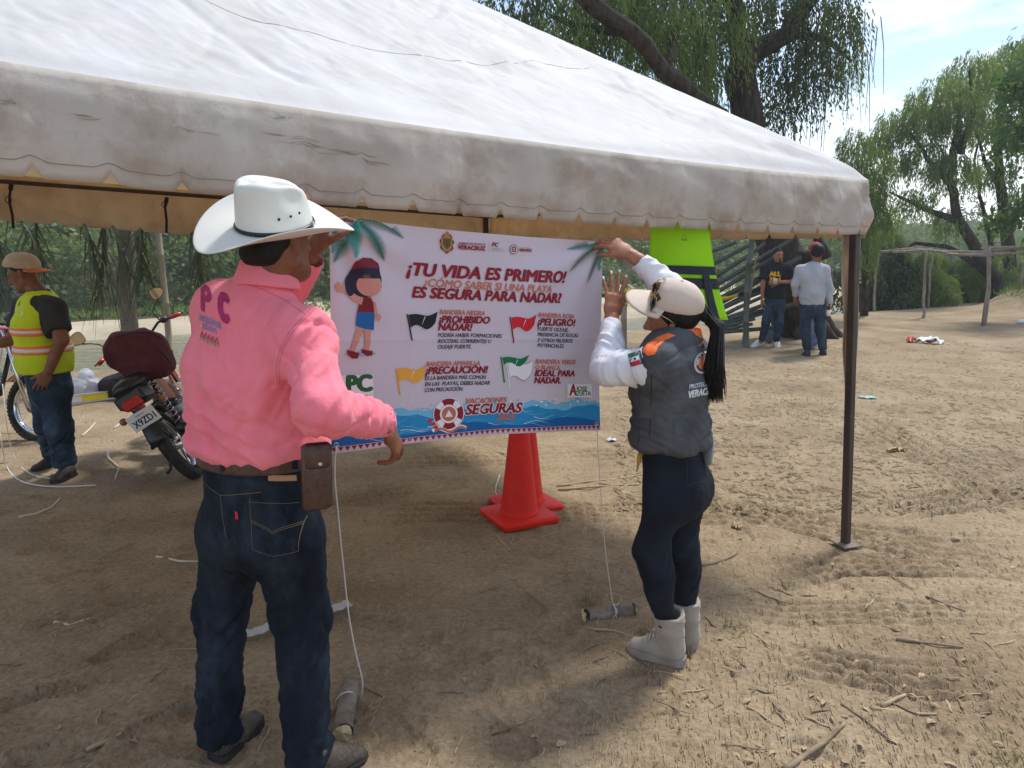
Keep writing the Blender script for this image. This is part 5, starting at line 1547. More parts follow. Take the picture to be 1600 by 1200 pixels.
# jeans
jp = [ec(J['pel'] - UP * 0.04, J['waist'] + UP * 0.0, 0.178, 0.156, 0.192, 0.166, f, 0.05)] + leg(J, 'L', (0.104, 0.080, 0.070), 0, 1, 0.05) + leg(J, 'R', (0.110, 0.084, 0.074), 0, 1, 0.05) + \
     [el(J['Rhip'] - f * 0.040 + UP * 0.04, (0.095, 0.095, 0.11), None, 0.06), el(J['Lhip'] - f * 0.030 + UP * 0.04 + r * 0.015, (0.09, 0.09, 0.11), None, 0.06), cut((0, 0, belt_z + 0.004), (0, 0, 1))]
def jean_disp(J, amp=1.0, kn=0.16, hem=1.0):
    def fn(V_, N_):
        d = 0
        for s_ in 'LR':
            near = np.linalg.norm(V_ - _v(J[s_ + 'kn']), axis=1)
            lw = sstep(J[s_ + 'hip'].z + 0.02, J[s_ + 'hip'].z - 0.1, V_[:, 2])
            side = gauss(V_ * np.array([1, 1, 0.15]), Vector((J[s_ + 'kn'].x, J[s_ + 'kn'].y, J[s_ + 'kn'].z * 0.15)), 0.16)
            d = d + amp * side * (0.011 * np.exp(-(near / kn) ** 2) + 0.019 * hem * sstep(0.38, 0.08, V_[:, 2]) + 0.003) * (folds(V_, J[s_ + 'kn'], J[s_ + 'an'], 17, 1.0, 1.1, 5 + ord(s_), 2, 5.0) - 0.25) * lw
        z = V_[:, 2]
        cr = (J['Lhip'] + J['Rhip']) / 2 - UP * 0.05
        d = d + amp * 0.006 * gauss(V_, cr - f * 0.05, 0.15) * ridge(np.stack([V_[:, 0] * 6, V_[:, 1] * 6, z * 22 + V_[:, 0] * 14], -1), 2)
        d = d + amp * 0.0012 * fbm(V_ * 40, 2)
        q_ = V_ @ _v(Vector((J['f'].y, -J['f'].x, 0)))
        c1 = np.exp(-np.abs(2 * vnoise(np.stack([q_ * 5 + z * 5, z * 8 - q_ * 6, V_ @ _v(J['f']) * 5], -1) + 3) - 1) / 0.07)
        c2 = np.exp(-np.abs(2 * vnoise(np.stack([q_ * 10 - z * 7, z * 15 + q_ * 7, V_ @ _v(J['f']) * 9], -1) + 13) - 1) / 0.08)
        d = d - amp * (0.007 * c1 + 0.005 * c2) * (0.25 + 0.75 * (hem * sstep(0.34, 0.10, z) + sum(np.exp(-(np.linalg.norm(V_ - _v(J[s_ + 'kn']), axis=1) / 0.15) ** 2) for s_ in 'LR')).clip(0, 1))
        return d
    return fn
jeans = grow_mesh('jeans', jp, 0.0065, m_denim, man, jean_disp(J))
bj = bvh_of(jeans)
# belt with loops
belt_p = [ec(J['waist'] - UP * 0.08, J['waist'] + UP * 0.08, 0.2115, 0.182, 0.2115, 0.182, f, 0), cut((0, 0, belt_z + 0.004), (0, 0, 1)), cut((0, 0, belt_z - 0.037), (0, 0, -1))]
belt = grow_mesh('belt', belt_p, 0.0055, m_leather, man)
bb_ = bvh_of(belt)
def on(b_, px, py, ex, ey, v, fcs, name, m, parent, off=0.0016, d=None):
    o = hitpix(b_, px, py)
    if o is None: return None
    return decal(b_, o, d or camdir(px, py), ex, ey, v, fcs, name, m, parent, off)
dn = (f * 0.75 + camdir(420, 800) * 0.6).normalized()
for px in (347, 462):
    v, q = grid2(-0.006, 0.006, -0.028, 0.026, 2, 6); on(bb_, px, 728, r, UP, v, q, 'belt_loop', m_denim, jeans, 0.004, dn)
# back pockets, stitching, patch and tab
def pocket(px, py, w, h, flip=1):
    def shp(x, y):
        a = (y + h / 2) / h
        return (x * (0.86 + 0.14 * a), y - (0.014 * (1 - abs(x) / (w / 2))) * (1 - a))
    v, q = grid2(-w / 2, w / 2, -h / 2, h / 2, 12, 12, shp)
    o = on(bj, px, py, r, UP, v, q, 'back_pocket', m_denim, jeans, 0.0035, dn)
    hw, hh = w / 2, h / 2
    outl = [(-hw * 0.97, hh * 0.98), (-hw * 0.84, -hh * 0.98), (0, -hh - 0.013), (hw * 0.84, -hh * 0.98), (hw * 0.97, hh * 0.98)]
    for pts in (outl, [(-hw, hh * 0.86), (hw, hh * 0.86)], [(-hw * 0.9, 0.012), (-0.02, -0.004), (0, -0.016), (0.02, -0.004), (hw * 0.9, 0.012)], [(-hw * 0.9, 0.006), (-0.02, -0.010), (0, -0.022), (0.02, -0.010), (hw * 0.9, 0.006)]):
        v, q = ribbon2(pts, 0.0013); on(bj, px, py, r, UP, v, q, 'stitching', m_thread, jeans, 0.0046, dn)
pocket(428, 822, 0.150, 0.155); pocket(311, 792, 0.150, 0.150)
v, q = ribbon2([(-0.13, 0.018), (0, -0.012), (0.14, 0.016)], 0.0018); on(bj, 345, 768, r, UP, v, q, 'stitching', m_thread, jeans, 0.002, dn)
v, q = ribbon2([(0, 0.03), (0.004, -0.05), (0.012, -0.10)], 0.0018); on(bj, 346, 790, r, UP, v, q, 'stitching', m_thread, jeans, 0.002, dn)
v, q = grid2(-0.032, 0.032, -0.009, 0.009, 8, 3); on(bj, 440, 747, r, UP, v, q, 'leather_patch', mat('tan_patch', (0.42, 0.22, 0.12), (0.5, 0.28, 0.16), scale=40, rough=0.7), jeans, 0.003, dn)
v, q = grid2(-0.005, 0.005, -0.012, 0.012, 1, 2); on(bj, 371, 805, r, UP, v, q, 'red_tab', mat('red_tab', (0.5, 0.02, 0.03), rough=0.7), jeans, 0.005, dn)
for px, y0, y1 in ((507, 800, 1160), (300, 780, 860)):
    pts = [(0, 0), (0.003, -0.2), (0.0, -0.4)]
    v, q = ribbon2(pts, 0.0016); on(bj, px, y0, r, UP, v, q, 'stitching', m_thread, jeans, 0.002, camdir(px, y0))
# phone pouch on the belt
pc_ = at(495, 744, 2.03)
pr = Matrix((Vector((0.93, 0.36, 0)), Vector((-0.36, 0.93, 0)), Vector((0.02, 0.05, 1)))).transposed()
mb = MB(); mb.box(pc_, (0.082, 0.036, 0.190), pr, 0.010)
pouch = shade_edges(mb.build('phone_pouch', m_leather, man), 50)
mb = MB(); mb.box(pc_ + pr @ Vector((0, -0.0165, 0.062)), (0.066, 0.016, 0.070), pr, 0.007); fl = shade_edges(mb.build('flap', m_leather, pouch), 50)
mb = MB(); mb.lathe([(0.0, 0.004), (0.004, 0.0035), (0.0065, 0.0)], pc_ + pr @ Vector((0.006, -0.0245, 0.040)), Matrix.Rotation(R(90), 3, 'X'), 14); mb.build('snap_button', m_steel, pouch)
# boots
shoe('boot', gnd(335, 1192) - UP * 0.0, gnd(407, 1124), m_boot, man, 0.095, 0.052, 0.006, None, True, 0.62)
shoe('boot', gnd(474, 1222), gnd(575, 1184), m_boot, man, 0.095, 0.052, 0.006, None, True, 0.62)
# embroidered back print
dp = camdir(330, 480)
o0 = hitpix(bs, 330, 488)
e1 = (hitpix(bs, 362, 514) - hitpix(bs, 300, 488)).normalized(); e2 = (UP - e1 * UP.dot(e1)); e2 = (e2 - dp * e2.dot(dp)).normalized()
m_emb = mat('magenta_embroidery', rgb(135, 15, 75), rgb(190, 50, 110), scale=220, rough=0.7, bump=0.4, bscale=300)
m_embs = mat('silver_embroidery', rgb(120, 118, 170), rgb(150, 145, 190), scale=200, rough=0.6)
def subdiv(v, f, it=1):
    """split triangles/ngons towards their centre so that prints can wrap"""
    return v, f
def pr_text(b_, s, px, py, size, ex, ey, m, parent, d, bold=0.0, width=None, name='print', off=0.0018, shear=0.0):
    v, q = text2d(s, size, shear, 0)
    x0, x1 = min(a for a, _ in v), max(a for a, _ in v); k = (width / (x1 - x0)) if width else 1
    v = [((a - (x0 + x1) / 2) * k, b - size * 0.35) for a, b in v]
    if bold: v, q = embolden(v, q, bold * size); v = [(a, b, z * 6) for a, b, z in v]
    v, q = refine2d(v, q, 0.010)
    return decal(b_, hitpix(b_, px, py), d, ex, ey, v, q, name, m, parent, off)
e1p = (hitpix(bs, 362, 490) - hitpix(bs, 310, 465)).normalized()
pr_text(bs, 'P', 322, 466, 0.110, e1p, e2, m_emb, shirt, dp, 0.075, 0.056, 'embroidery', 0.003)
pr_text(bs, 'C', 349, 479, 0.106, e1p, e2, m_emb, shirt, dp, 0.12, 0.050, 'embroidery', 0.003)
pr_text(bs, 'PROTECCIÓN CIVIL', 328, 502, 0.025, e1, e2, m_embs, shirt, dp, 0.035, 0.130, 'embroidery', 0.003)
pr_text(bs, 'JOSÉ AZUETA', 327, 513, 0.021, e1, e2, m_embs, shirt, dp, 0.035, 0.085, 'embroidery', 0.003)
for pts, mm, o_ in (([(-0.055 + 0.011 * i, -0.004 + (0.008 if i % 2 else -0.008)) for i in range(11)], m_emb, 0), ([(-0.058 + 0.011 * i, -0.008 + (0.006 if i % 2 else -0.008)) for i in range(11)], mat('green_embroidery', rgb(120, 150, 80), rough=0.7), -0.006)):
    v, q = ribbon2(pts, 0.0035, 0.006); decal(bs, hitpix(bs, 327, 525), dp, e1, e2, [(a, b + o_) for a, b in v], q, 'embroidery', mm, shirt, 0.003)
# short black hair under the hat
hair_p = [el(HX(-0.026, 0, 0.03), (0.078, 0.088, 0.083), np.array([tuple(hf_.cross(hup)), tuple(hf_), tuple(hup)]).T, 0.01),
          ec(HX(-0.075, 0.03, -0.03), HX(-0.075, -0.03, -0.03), 0.030, k=0.03), cut(HX(0.0, 0, -0.045), -(hup - hf_ * 0.5)), el(HX(0.06, 0.0, -0.02), (0.075, 0.10, 0.075), None, 0.01, 'sub')]
grow_mesh('hair', hair_p, 0.005, m_hair, man, lambda V_, N_: 0.002 * fbm(V_ * np.array([60, 60, 20]), 2))
# cowboy hat: creased crown, brim rolled up at the sides
hat_c = at(430, 354, 2.215)
head_f, hf_ = hf_, Vector((0.83, 0.56, 0.16)).normalized()
hup = Vector((-0.17, -0.56, 1)).normalized()
hs = hf_.cross(hup).normalized(); hu = hs.cross(hf_).normalized()
def hat_mesh():
    na = 72; rows = []
    prof = [(1.0, 0.0), (0.995, 0.012), (0.975, 0.035), (0.955, 0.06), (0.935, 0.085), (0.915, 0.105), (0.87, 0.120), (0.76, 0.127), (0.60, 0.128), (0.42, 0.128), (0.22, 0.128), (0.03, 0.128)]
    A, B_ = 0.106, 0.090                          # half length, half width of the head opening
    vs_, fs_ = [], []
    brim = [1.0, 0.92, 0.8, 0.66, 0.52, 0.38, 0.25, 0.13, 0.04]
    def put(x, y, z): vs_.append(hat_c + hf_ * x + hs * y + hu * z)
    for s_ in brim:                               # outer edge inwards
        for k in range(na):
            t = 2 * math.pi * k / na; c_, n_ = math.cos(t), math.sin(t)
            R_x, R_y = A + 0.119 * s_, B_ + 0.122 * s_
            lift = 0.052 * abs(n_) ** 1.8 * s_ ** 1.7 - 0.034 * abs(c_) ** 2.2 * s_ ** 1.4
            y_ = n_ * (R_y - 0.020 * abs(n_) ** 2 * s_ ** 2)
            put(c_ * R_x, y_, lift)
    for i, (sc, z) in enumerate(prof):
        for k in range(na):
            t = 2 * math.pi * k / na; c_, n_ = math.cos(t), math.sin(t)
            x, y = c_ * A * sc * (1 - 0.10 * (z / 0.128) * (c_ > 0)), n_ * B_ * sc * (1 - 0.16 * (z / 0.128))
            # cattleman crease: long groove down the middle and a dent on each side in front
            gr = math.exp(-(y / 0.022) ** 2) * 0.030 * sstep(0.08, 0.127, z) * (1 if abs(x) < 0.075 else 0.4)
            top = 0.012 * (1 if z > 0.1 else 0) * (x / A) * -0.6
            dent = 0.026 * math.exp(-((x - 0.035) / 0.046) ** 2 - ((abs(y) - 0.066) / 0.034) ** 2 - ((z - 0.096) / 0.034) ** 2)
            zz = z - float(gr) + top + (0.010 * math.cos(t) * -1 * (z / 0.128))
            put(x, y - math.copysign(dent, y), zz * 1.02)
    nr = len(brim) + len(prof)
    for i in range(nr - 1):
        for k in range(na):
            k2 = (k + 1) % na; fs_.append((i * na + k, i * na + k2, (i + 1) * na + k2, (i + 1) * na + k))
    fs_.append(tuple((nr - 1) * na + k for k in range(na)))
    return vs_, fs_
hv, hfc = hat_mesh()
hat = obj('cowboy_hat', mesh('cowboy_hat', hv, hfc, m_felt), man)
md = hat.modifiers.new('thickness', 'SOLIDIFY'); md.thickness = 0.004; md.offset = -1
md = hat.modifiers.new('round', 'SUBSURF'); md.levels = 1; md.render_levels = 1
mb = MB()
mb.tube([hat_c + hf_ * 0.1085 * math.cos(t) + hs * 0.0925 * math.sin(t) + hu * 0.010 for t in [k * 2 * math.pi / 48 for k in range(49)]], 0.0065, 6, cap=False)
hb = mb.build('hat_band', mat('black_band', (0.01, 0.01, 0.011), rough=0.35), hat)
mb = MB(); p_ = hat_c + hf_ * 0.066 - hs * -0.0; 
side_s = 1 if (hs.dot(Vector((0, -1, 0))) > 0) else -1
for a in (0.10, 0.42, 0.70):
    t = side_s * (math.pi / 2 - a + 0.25)
    q_ = hat_c + hf_ * 0.1045 * math.cos(t) + hs * 0.0875 * math.sin(t) + hu * (0.050 + 0.012 * a)
    mb2 = MB(); mb2.lathe([(0.0, 0.002), (0.003, 0.002), (0.0042, 0.0)], q_ + (hf_ * math.cos(t) + hs * math.sin(t)) * 0.001, (hf_ * math.cos(t) + hs * math.sin(t)).to_track_quat('Z', 'Y').to_matrix(), 10)
    mb2.build('vent_hole', m_strap, hat)
mb = MB(); t = side_s * 0.55
q_ = hat_c + hf_ * 0.112 * math.cos(t) + hs * 0.096 * math.sin(t) + hu * 0.010
mb.box(q_, (0.022, 0.005, 0.015), (hf_ * math.cos(t) + hs * math.sin(t)).to_track_quat('Y', 'Z').to_matrix(), 0.001); mb.build('band_buckle', m_steel, hat)
# ------------------------------------------------------------------ the woman in the grey vest
f = Vector((-0.86, 0.50, 0)).normalized(); r = Vector((f.y, -f.x, 0))
J = dict(f=f, pel=at(1056, 752, 2.93), waist=at(1046, 680, 2.93), chest=at(1044, 600, 2.93), upper=at(1052, 552, 2.94), neck=at(1062, 520, 2.95),
         Lsh=at(1020, 572, 2.80), Rsh=at(1072, 545, 3.06), Lel=at(951, 577, 2.86), Lwr=at(955, 505, 3.02), Rel=at(1046, 452, 3.12), Rwr=at(1000, 408, 3.14))
J['Lhip'] = at(1045, 765, 2.86); J['Rhip'] = at(1068, 765, 3.00)
J['Lkn'] = at(1016, 862, 2.84); J['Rkn'] = at(1066, 862, 3.00)
J['Lan'] = at(1045, 968, 2.86); J['Ran'] = at(1070, 948, 2.99)
wom = thing('person', 'woman in grey vest, beige cap and white sleeves pinning the banner corner', 'person', (J['pel'].x, J['pel'].y, 0))
Wd = dict(pel=(0.150, 0.125), waist=(0.135, 0.110), chest=(0.145, 0.115), upper=(0.125, 0.085), sh=0.052)
ld = (at(961, 440, 3.08) - J['Lwr']).normalized()
hL, tipsL = hand(J['Lwr'] + ld * 0.030, ld, Vector((-0.35, 0.93, 0.05)), (0.06, 0.03, 0.05, 0.10), 0.16, 1.02, -1, 0.55, 0.05)
rd = (at(952, 376, 3.17) - J['Rwr']).normalized()
hR, tipsR = hand(J['Rwr'] + rd * 0.05, rd, Vector((-0.25, 0.75, -0.55)), (0.55, 0.55, 0.6, 0.65), 0.06, 1.0, 1, 0.35, 0.4)
hc = at(1051, 496, 2.95)
hf_ = Vector((-0.93, 0.32, -0.16)).normalized(); hup = Vector((-0.16, -0.12, 1)).normalized()
hp, HX = head_prims(hc, hf_, hup, 0.97, 0.9, 0.8)
neckp = [ec(J['neck'] - UP * 0.05, HX(-0.02, 0, -0.04), 0.050, None, 0.048, None, f, 0.03)]
core = torso(J, Wd, -0.02) + arm(J, 'L', (0.042, 0.036, 0.026)) + arm(J, 'R', (0.042, 0.036, 0.027)) + leg(J, 'L', (0.060, 0.036, 0.022)) + leg(J, 'R', (0.060, 0.036, 0.022)) + neckp + \
    [ec(J['Rwr'], J['Rwr'] + rd * 0.05, 0.027, None, 0.025, None, f, 0.02), ec(J['Lwr'], J['Lwr'] + ld * 0.03, 0.026, None, 0.025, None, f, 0.02)]
body_mesh('body', core, [(hp + neckp, 0.0040), (hL + [ec(J['Lel'].lerp(J['Lwr'], 0.8), J['Lwr'] + ld * 0.01, 0.028, None, 0.025, None, f, 0.02)], 0.003), (hR + [ec(J['Rel'].lerp(J['Rwr'], 0.75), J['Rwr'] + rd * 0.03, 0.029, None, 0.024, None, f, 0.02)], 0.003)], m_skin, wom)
m_nail = mat('white_nail', (0.75, 0.70, 0.68), rough=0.25)
for p_, d_, fd_ in tipsL:
    mb = MB(); nn_ = Vector((0.35, -0.93, 0)); mb.box(p_ + d_ * 0.008 + nn_ * 0.004, (0.009, 0.002, 0.018), Matrix((d_.cross(nn_).normalized(), -nn_, d_)).transposed(), 0.0007); mb.build('nail', m_nail, wom)
# white long-sleeved shirt
def wslv(s_, el_, wr_):
    d_ = (wr_ - el_).normalized()
    return [ec(wr_ - d_ * 0.055, wr_ + d_ * 0.002, 0.041, None, 0.039, None, f, 0.004, flat=(1, 1)), ec(wr_ - d_ * 0.02, wr_ + d_ * 0.03, 0.032, None, 0.032, None, f, 0, 'sub')]
sp = torso(J, Wd, -0.004, 0.04) + arm(J, 'L', (0.064, 0.058, 0.040), 0, 1) + arm(J, 'R', (0.064, 0.058, 0.040), 0, 1) + wslv('L', J['Lel'], J['Lwr']) + wslv('R', J['Rel'], J['Rwr']) + [cut((0, 0, 0.92), (0, 0, -1))]
def wshirt_d(V_, N_):
    return 0.010 * np.clip(gauss(V_, J['Lel'], 0.12) + gauss(V_, J['Lsh'].lerp(J['Lel'], 0.5), 0.10), 0, 1) * folds(V_, J['Lsh'], J['Lel'], 22, 1.0, 0.8, 4) + \
           0.008 * gauss(V_, J['Lel'].lerp(J['Lwr'], 0.4), 0.10) * folds(V_, J['Lel'], J['Lwr'], 26, 1.0, 0.9, 6) + 0.009 * gauss(V_, J['Rel'].lerp(J['Rwr'], 0.5), 0.12) * folds(V_, J['Rel'], J['Rwr'], 24, 1.0, 0.9, 9)
wsh = grow_mesh('shirt', sp, 0.0058, m_white, wom, wshirt_d)
# grey vest with pockets
vg = dict(pel=(0.154, 0.126), waist=(0.157, 0.131), chest=(0.165, 0.134), upper=(0.148, 0.102), sh=0.071)
hem = 0.942
vp = torso(J, vg, 0.0, 0.045) + [ec(J['waist'] - UP * 0.10, J['waist'] + UP * 0.03, 0.158, 0.134, 0.156, 0.131, f, 0.03), cut((0, 0, hem), (0, 0, -1))]
# armholes
for s_ in 'LR':
    dd = (J[s_ + 'el'] - J[s_ + 'sh']).normalized()
    vp.append(ec(J[s_ + 'sh'] - dd * 0.02, J[s_ + 'sh'] + dd * (0.002 if s_ == 'L' else 0.02), 0.078, None, 0.076, None, f, 0.03, flat=(0, 1)))
vp.append(ec(J['neck'] - UP * 0.03, J['neck'] + UP * 0.1, 0.068, None, 0.085, None, f, 0.005, 'sub'))
def vest_d(V_, N_):
    z = V_[:, 2]
    vr, vf2 = V_ @ _v(r), V_ @ _v(f)
    c1 = np.exp(-np.abs(2 * vnoise(np.stack([vf2 * 6 + z * 8, z * 9 - vf2 * 5, vr * 5], -1) + 5) - 1) / 0.07)
    c2 = np.exp(-np.abs(2 * vnoise(np.stack([vf2 * 11 - z * 8, z * 17 + vf2 * 6, vr * 9], -1) + 15) - 1) / 0.08)
    d = 0.004 - (0.008 * c1 + 0.004 * c2) + 0.012 * sstep(1.25, 1.0, z) * folds(V_, J['waist'], J['chest'], 17, 1.0, 0.7, 21, 2, 5) + 0.006 * ridge(np.stack([(V_ @ _v(f)) * 9 + z * 7, z * 7, V_ @ _v(r) * 5], -1) + 3, 2)
    return d + 0.007 * sstep(hem + 0.06, hem, z) + 0.001 * fbm(V_ * 40, 2)
vest = grow_mesh('vest', vp, 0.006, m_greyvest, wom, vest_d)
bv_ = bvh_of(vest)
# orange yoke and collar
op = [ec(J['neck'] - UP * 0.045, J['neck'] + UP * 0.024, 0.094, 0.094, 0.080, 0.080, f, 0.01, flat=(1, 1)), ec(J['neck'] - UP * 0.10, J['neck'] + UP * 0.09, 0.060, None, 0.060, None, f, 0.004, 'sub')]
grow_mesh('collar', op, 0.0045, m_orange, vest, lambda V_, N_: 0.003 * fbm(V_ * 20, 2))
exv = Vector((0.93, 0.36, 0.10)).normalized()
def wdec(px, py, v, q, name, m, par, off=0.003, ex=None, ey=None, d=None): 
    o = hitpix(bv_, px, py)
    if o is None: return
    h1, h2 = hitpix(bv_, px + 8, py), hitpix(bv_, px - 8, py)
    ex = ex or ((h1 - h2).normalized() if h1 and h2 else exv)
    return decal(bv_, o, d or camdir(px, py), ex, ey or UP, v, q, name, m, par, off)
pixdecal(bv_, [(1003, 548), (1011, 537), (1026, 527), (1044, 520), (1056, 524), (1040, 531), (1029, 541), (1023, 554), (1012, 556)], 'orange_yoke', m_orange, vest, 0.003)
m_refl = mat('silver_print', (0.52, 0.53, 0.56), (0.6, 0.6, 0.62), scale=80, rough=0.45)
exv = Vector((0.93, 0.36, 0.10)).normalized()
def vtext(s_, px, py, size, width, bold=0.05):
    v, q = text2d(s_, size, 0.12, 0); x0, x1 = min(a for a, _ in v), max(a for a, _ in v); k = width / (x1 - x0)
    v = [((a - x0) * k, b) for a, b in v]; v, q = embolden(v, q, bold * size); v = [(a, b, z * 6) for a, b, z in v]
    v, q = refine2d(v, q, 0.012)
    wdec(px, py, v, q, 'print', m_refl, vest, 0.003, exv)
vtext('PROTECCIÓN', 1077, 608, 0.024, 0.125, 0.04); vtext('VERACRUZ', 1076, 622, 0.038, 0.135, 0.06)
# round crest, half hidden by the hair
for rr_, mm, of in ((0.044, m_refl, 0.003), (0.036, m_greyvest, 0.0036), (0.027, m_orange, 0.0042), (0.010, m_refl, 0.005)):
    v, q = [(0, 0)] + disc(0, 0, rr_, n=28), [(0, 1 + i, 1 + (i + 1) % 28) for i in range(28)]
    v, q = refine2d(v, q, 0.012); wdec(1100, 566, v, q, 'round_crest', mm, vest, of, exv)
v, q = grid2(-0.032, 0.032, -0.028, 0.028, 6, 5); wdec(1066, 668, v, q, 'pocket_flap', m_greyvest, vest, 0.006)
v, q = grid2(-0.05, 0.05, -0.022, 0.022, 6, 4); wdec(1005, 645, v, q, 'pocket_flap', m_greyvest, vest, 0.006)
for x_, a_, b_ in ((1018, 585, 690), (1000, 600, 640)):
    pts = [(0, 0), (0.002, -0.12), (0, -0.24)]; v, q = ribbon2(pts, 0.003); wdec(x_, a_, v, q, 'seam', m_strap, vest, 0.002)
v, q = grid2(-0.006, 0.006, -0.014, 0.014, 2, 3); wdec(986, 660, v, q, 'zip_pull', m_strap, vest, 0.004)
# flag patch on the sleeve
bsl = bvh_of(wsh)
o0 = hitpix(bsl, 994, 560); dl = camdir(994, 560)
exs = (at(1002, 559, 2.78) - at(986, 564, 2.79)).normalized(); eys = (at(991, 552, 2.82) - at(995, 570, 2.80)).normalized()
o0 = o0 or at(994, 560, 2.78)
for x0, x1, y0, y1, c_, of in ((-0.027, 0.022, -0.026, 0.026, (0.02, 0.02, 0.022), 0.0025), (-0.024, 0.012, 0.009, 0.024, rgb(20, 110, 75), 0.003), (-0.024, 0.012, -0.008, 0.009, (0.75, 0.75, 0.76), 0.003), (-0.024, 0.012, -0.024, -0.008, rgb(190, 30, 45), 0.003), (-0.009, -0.001, -0.005, 0.005, rgb(80, 70, 40), 0.0036)):
    v, q = grid2(x0, x1, y0, y1, 5, 4); decal(bsl, o0, dl, exs, eys, v, q, 'flag_patch', ink('patch%.3f%.3f' % (c_[0], y0), c_), wsh, of)
pr_v, pr_q = text2d('VERACRUZ', 0.009); pr_v = [(0.0165 - b, a - 0.022) for a, b in pr_v]
decal(bsl, o0, dl, exs, eys, pr_v, pr_q, 'flag_patch', m_refl, wsh, 0.0034)
# dark skinny jeans
JL = dict(J); JL['Lan'] = J['Lan'] - UP * 0.05; JL['Ran'] = J['Ran'] - UP * 0.05
jp = [ec(J['pel'] - UP * 0.02, J['waist'] + UP * 0.0, 0.150, 0.120, 0.140, 0.112, f, 0.05)] + leg(JL, 'L', (0.084, 0.057, 0.040), 0, 1, 0.05) + leg(JL, 'R', (0.084, 0.057, 0.040), 0, 1, 0.05) + \
     [el(J['pel'] - f * 0.052 - UP * 0.03 + r * 0.06, (0.080, 0.080, 0.095), None, 0.06), el(J['pel'] - f * 0.052 - UP * 0.03 - r * 0.06, (0.080, 0.080, 0.095), None, 0.06),
      el(J['Lkn'].lerp(J['Lan'], 0.35) - f * 0.014, (0.056, 0.056, 0.11), None, 0.05), el(J['Rkn'].lerp(J['Ran'], 0.35) - f * 0.014, (0.056, 0.056, 0.11), None, 0.05), cut((0, 0, hem + 0.05), (0, 0, 1))]
wj = grow_mesh('jeans', jp, 0.0062, m_denim_black, wom, jean_disp(J, 0.62, 0.14, 0.0))
bwj = bvh_of(wj)
v, q = ribbon2([(-0.05, 0.05), (-0.045, -0.05), (0.04, -0.05), (0.045, 0.05), (-0.05, 0.05)], 0.0016)
o_ = hitpix(bwj, 1090, 735)
if o_: decal(bwj, o_, camdir(1090, 735), exv, UP, v, q, 'stitching', mat('navy_thread', (0.03, 0.04, 0.06), rough=0.8), wj, 0.002)
# phone in the back pocket
mb = MB(); mb.box(at(1105, 706, 2.91), (0.010, 0.060, 0.10), Matrix.Rotation(R(30), 3, 'Z') @ Matrix.Rotation(R(6), 3, 'Y'), 0.003); tag(mb.build('phone', mat('grey_phone', (0.3, 0.31, 0.34), rough=0.3)), 'grey phone sticking out of the woman\'s back pocket', 'phone')
# yellow strap end hanging under the vest
mb = MB(); mb.tube([at(1003, 706, 2.88), at(999, 715, 2.87), at(995, 738, 2.87)], [0.012, 0.010, 0.002], 6, flat=0.3, up=(0, 1, 0)); mb.build('yellow_strap', mat('mustard_strap', (0.42, 0.27, 0.05), rough=0.8), wom)
# boots
for sfx, heel, toe, an in (('L', gnd(1070, 1040), gnd(981, 1016), J['Lan']), ('R', gnd(1090, 1014), gnd(1016, 1002), J['Ran'])):
    d_ = (toe - heel).normalized(); up_ = an + UP * 0.030
    H = lambda a, z: heel + d_ * ((toe - heel).length * a) + UP * z
    sv = d_.cross(UP)
    bp_ = [ec(H(0.18, 0.06), H(0.45, 0.055), 0.038, 0.045, 0.043, 0.042, UP, 0.02), ec(H(0.45, 0.05), H(0.86, 0.042), 0.043, 0.036, 0.034, 0.026, UP, 0.02),
           ec(H(0.24, 0.06), up_, 0.045, 0.050, 0.060, 0.064, d_, 0.03, flat=(0, 1)), ec(H(0.34, 0.10), H(0.62, 0.06), 0.030, 0.030, 0.034, 0.03, UP, 0.02), ec(up_ - UP * 0.022, up_ + UP * 0.05, 0.045, None, 0.046, None, d_, 0.003, 'sub'), cut(heel + UP * 0.024, (0, 0, -1))]
    boot = grow_mesh('ankle_boot', bp_, 0.005, m_suede, wom, lambda V_, N_: 0.003 * folds(V_, heel, up_, 30, 1.0, 0.5, 3) * sstep(0.06, 0.12, V_[:, 2]))
    L_ = (toe - heel).length
    mb = MB(); out = [(-0.02, 0.0), (0.0, 0.55), (0.10, 0.88), (0.4, 0.86), (0.7, 1.05), (0.88, 0.88), (0.99, 0.45), (1.02, 0.0)]
    poly = [(a * L_, b * 0.046) for a, b in out] + [(a * L_, -b * 0.046) for a, b in out[::-1][1:-1]]
    mb.prism(poly, heel + UP * 0.002, d_, -sv, 0.034); mb.build('sole', m_sole, boot, smooth=False)
    mb = MB()
    for k in range(4):
        a = H(0.66 - 0.07 * k, 0.086 + 0.019 * k); mb.tube([a + sv * 0.036 - UP * 0.012, a + UP * 0.012, a - sv * 0.036 - UP * 0.012], 0.0032, 5)
    tp = H(0.36, 0.145)
    for sg in (-1, 1): mb.tube([tp, tp + d_ * 0.02 + sv * sg * 0.03 + UP * 0.015, tp + d_ * 0.035 + sv * sg * 0.035 - UP * 0.01, tp + d_ * 0.01 + sv * sg * 0.01], 0.0028, 5)
    mb.build('laces', mat('pale_lace', (0.55, 0.48, 0.42), rough=0.9), boot)
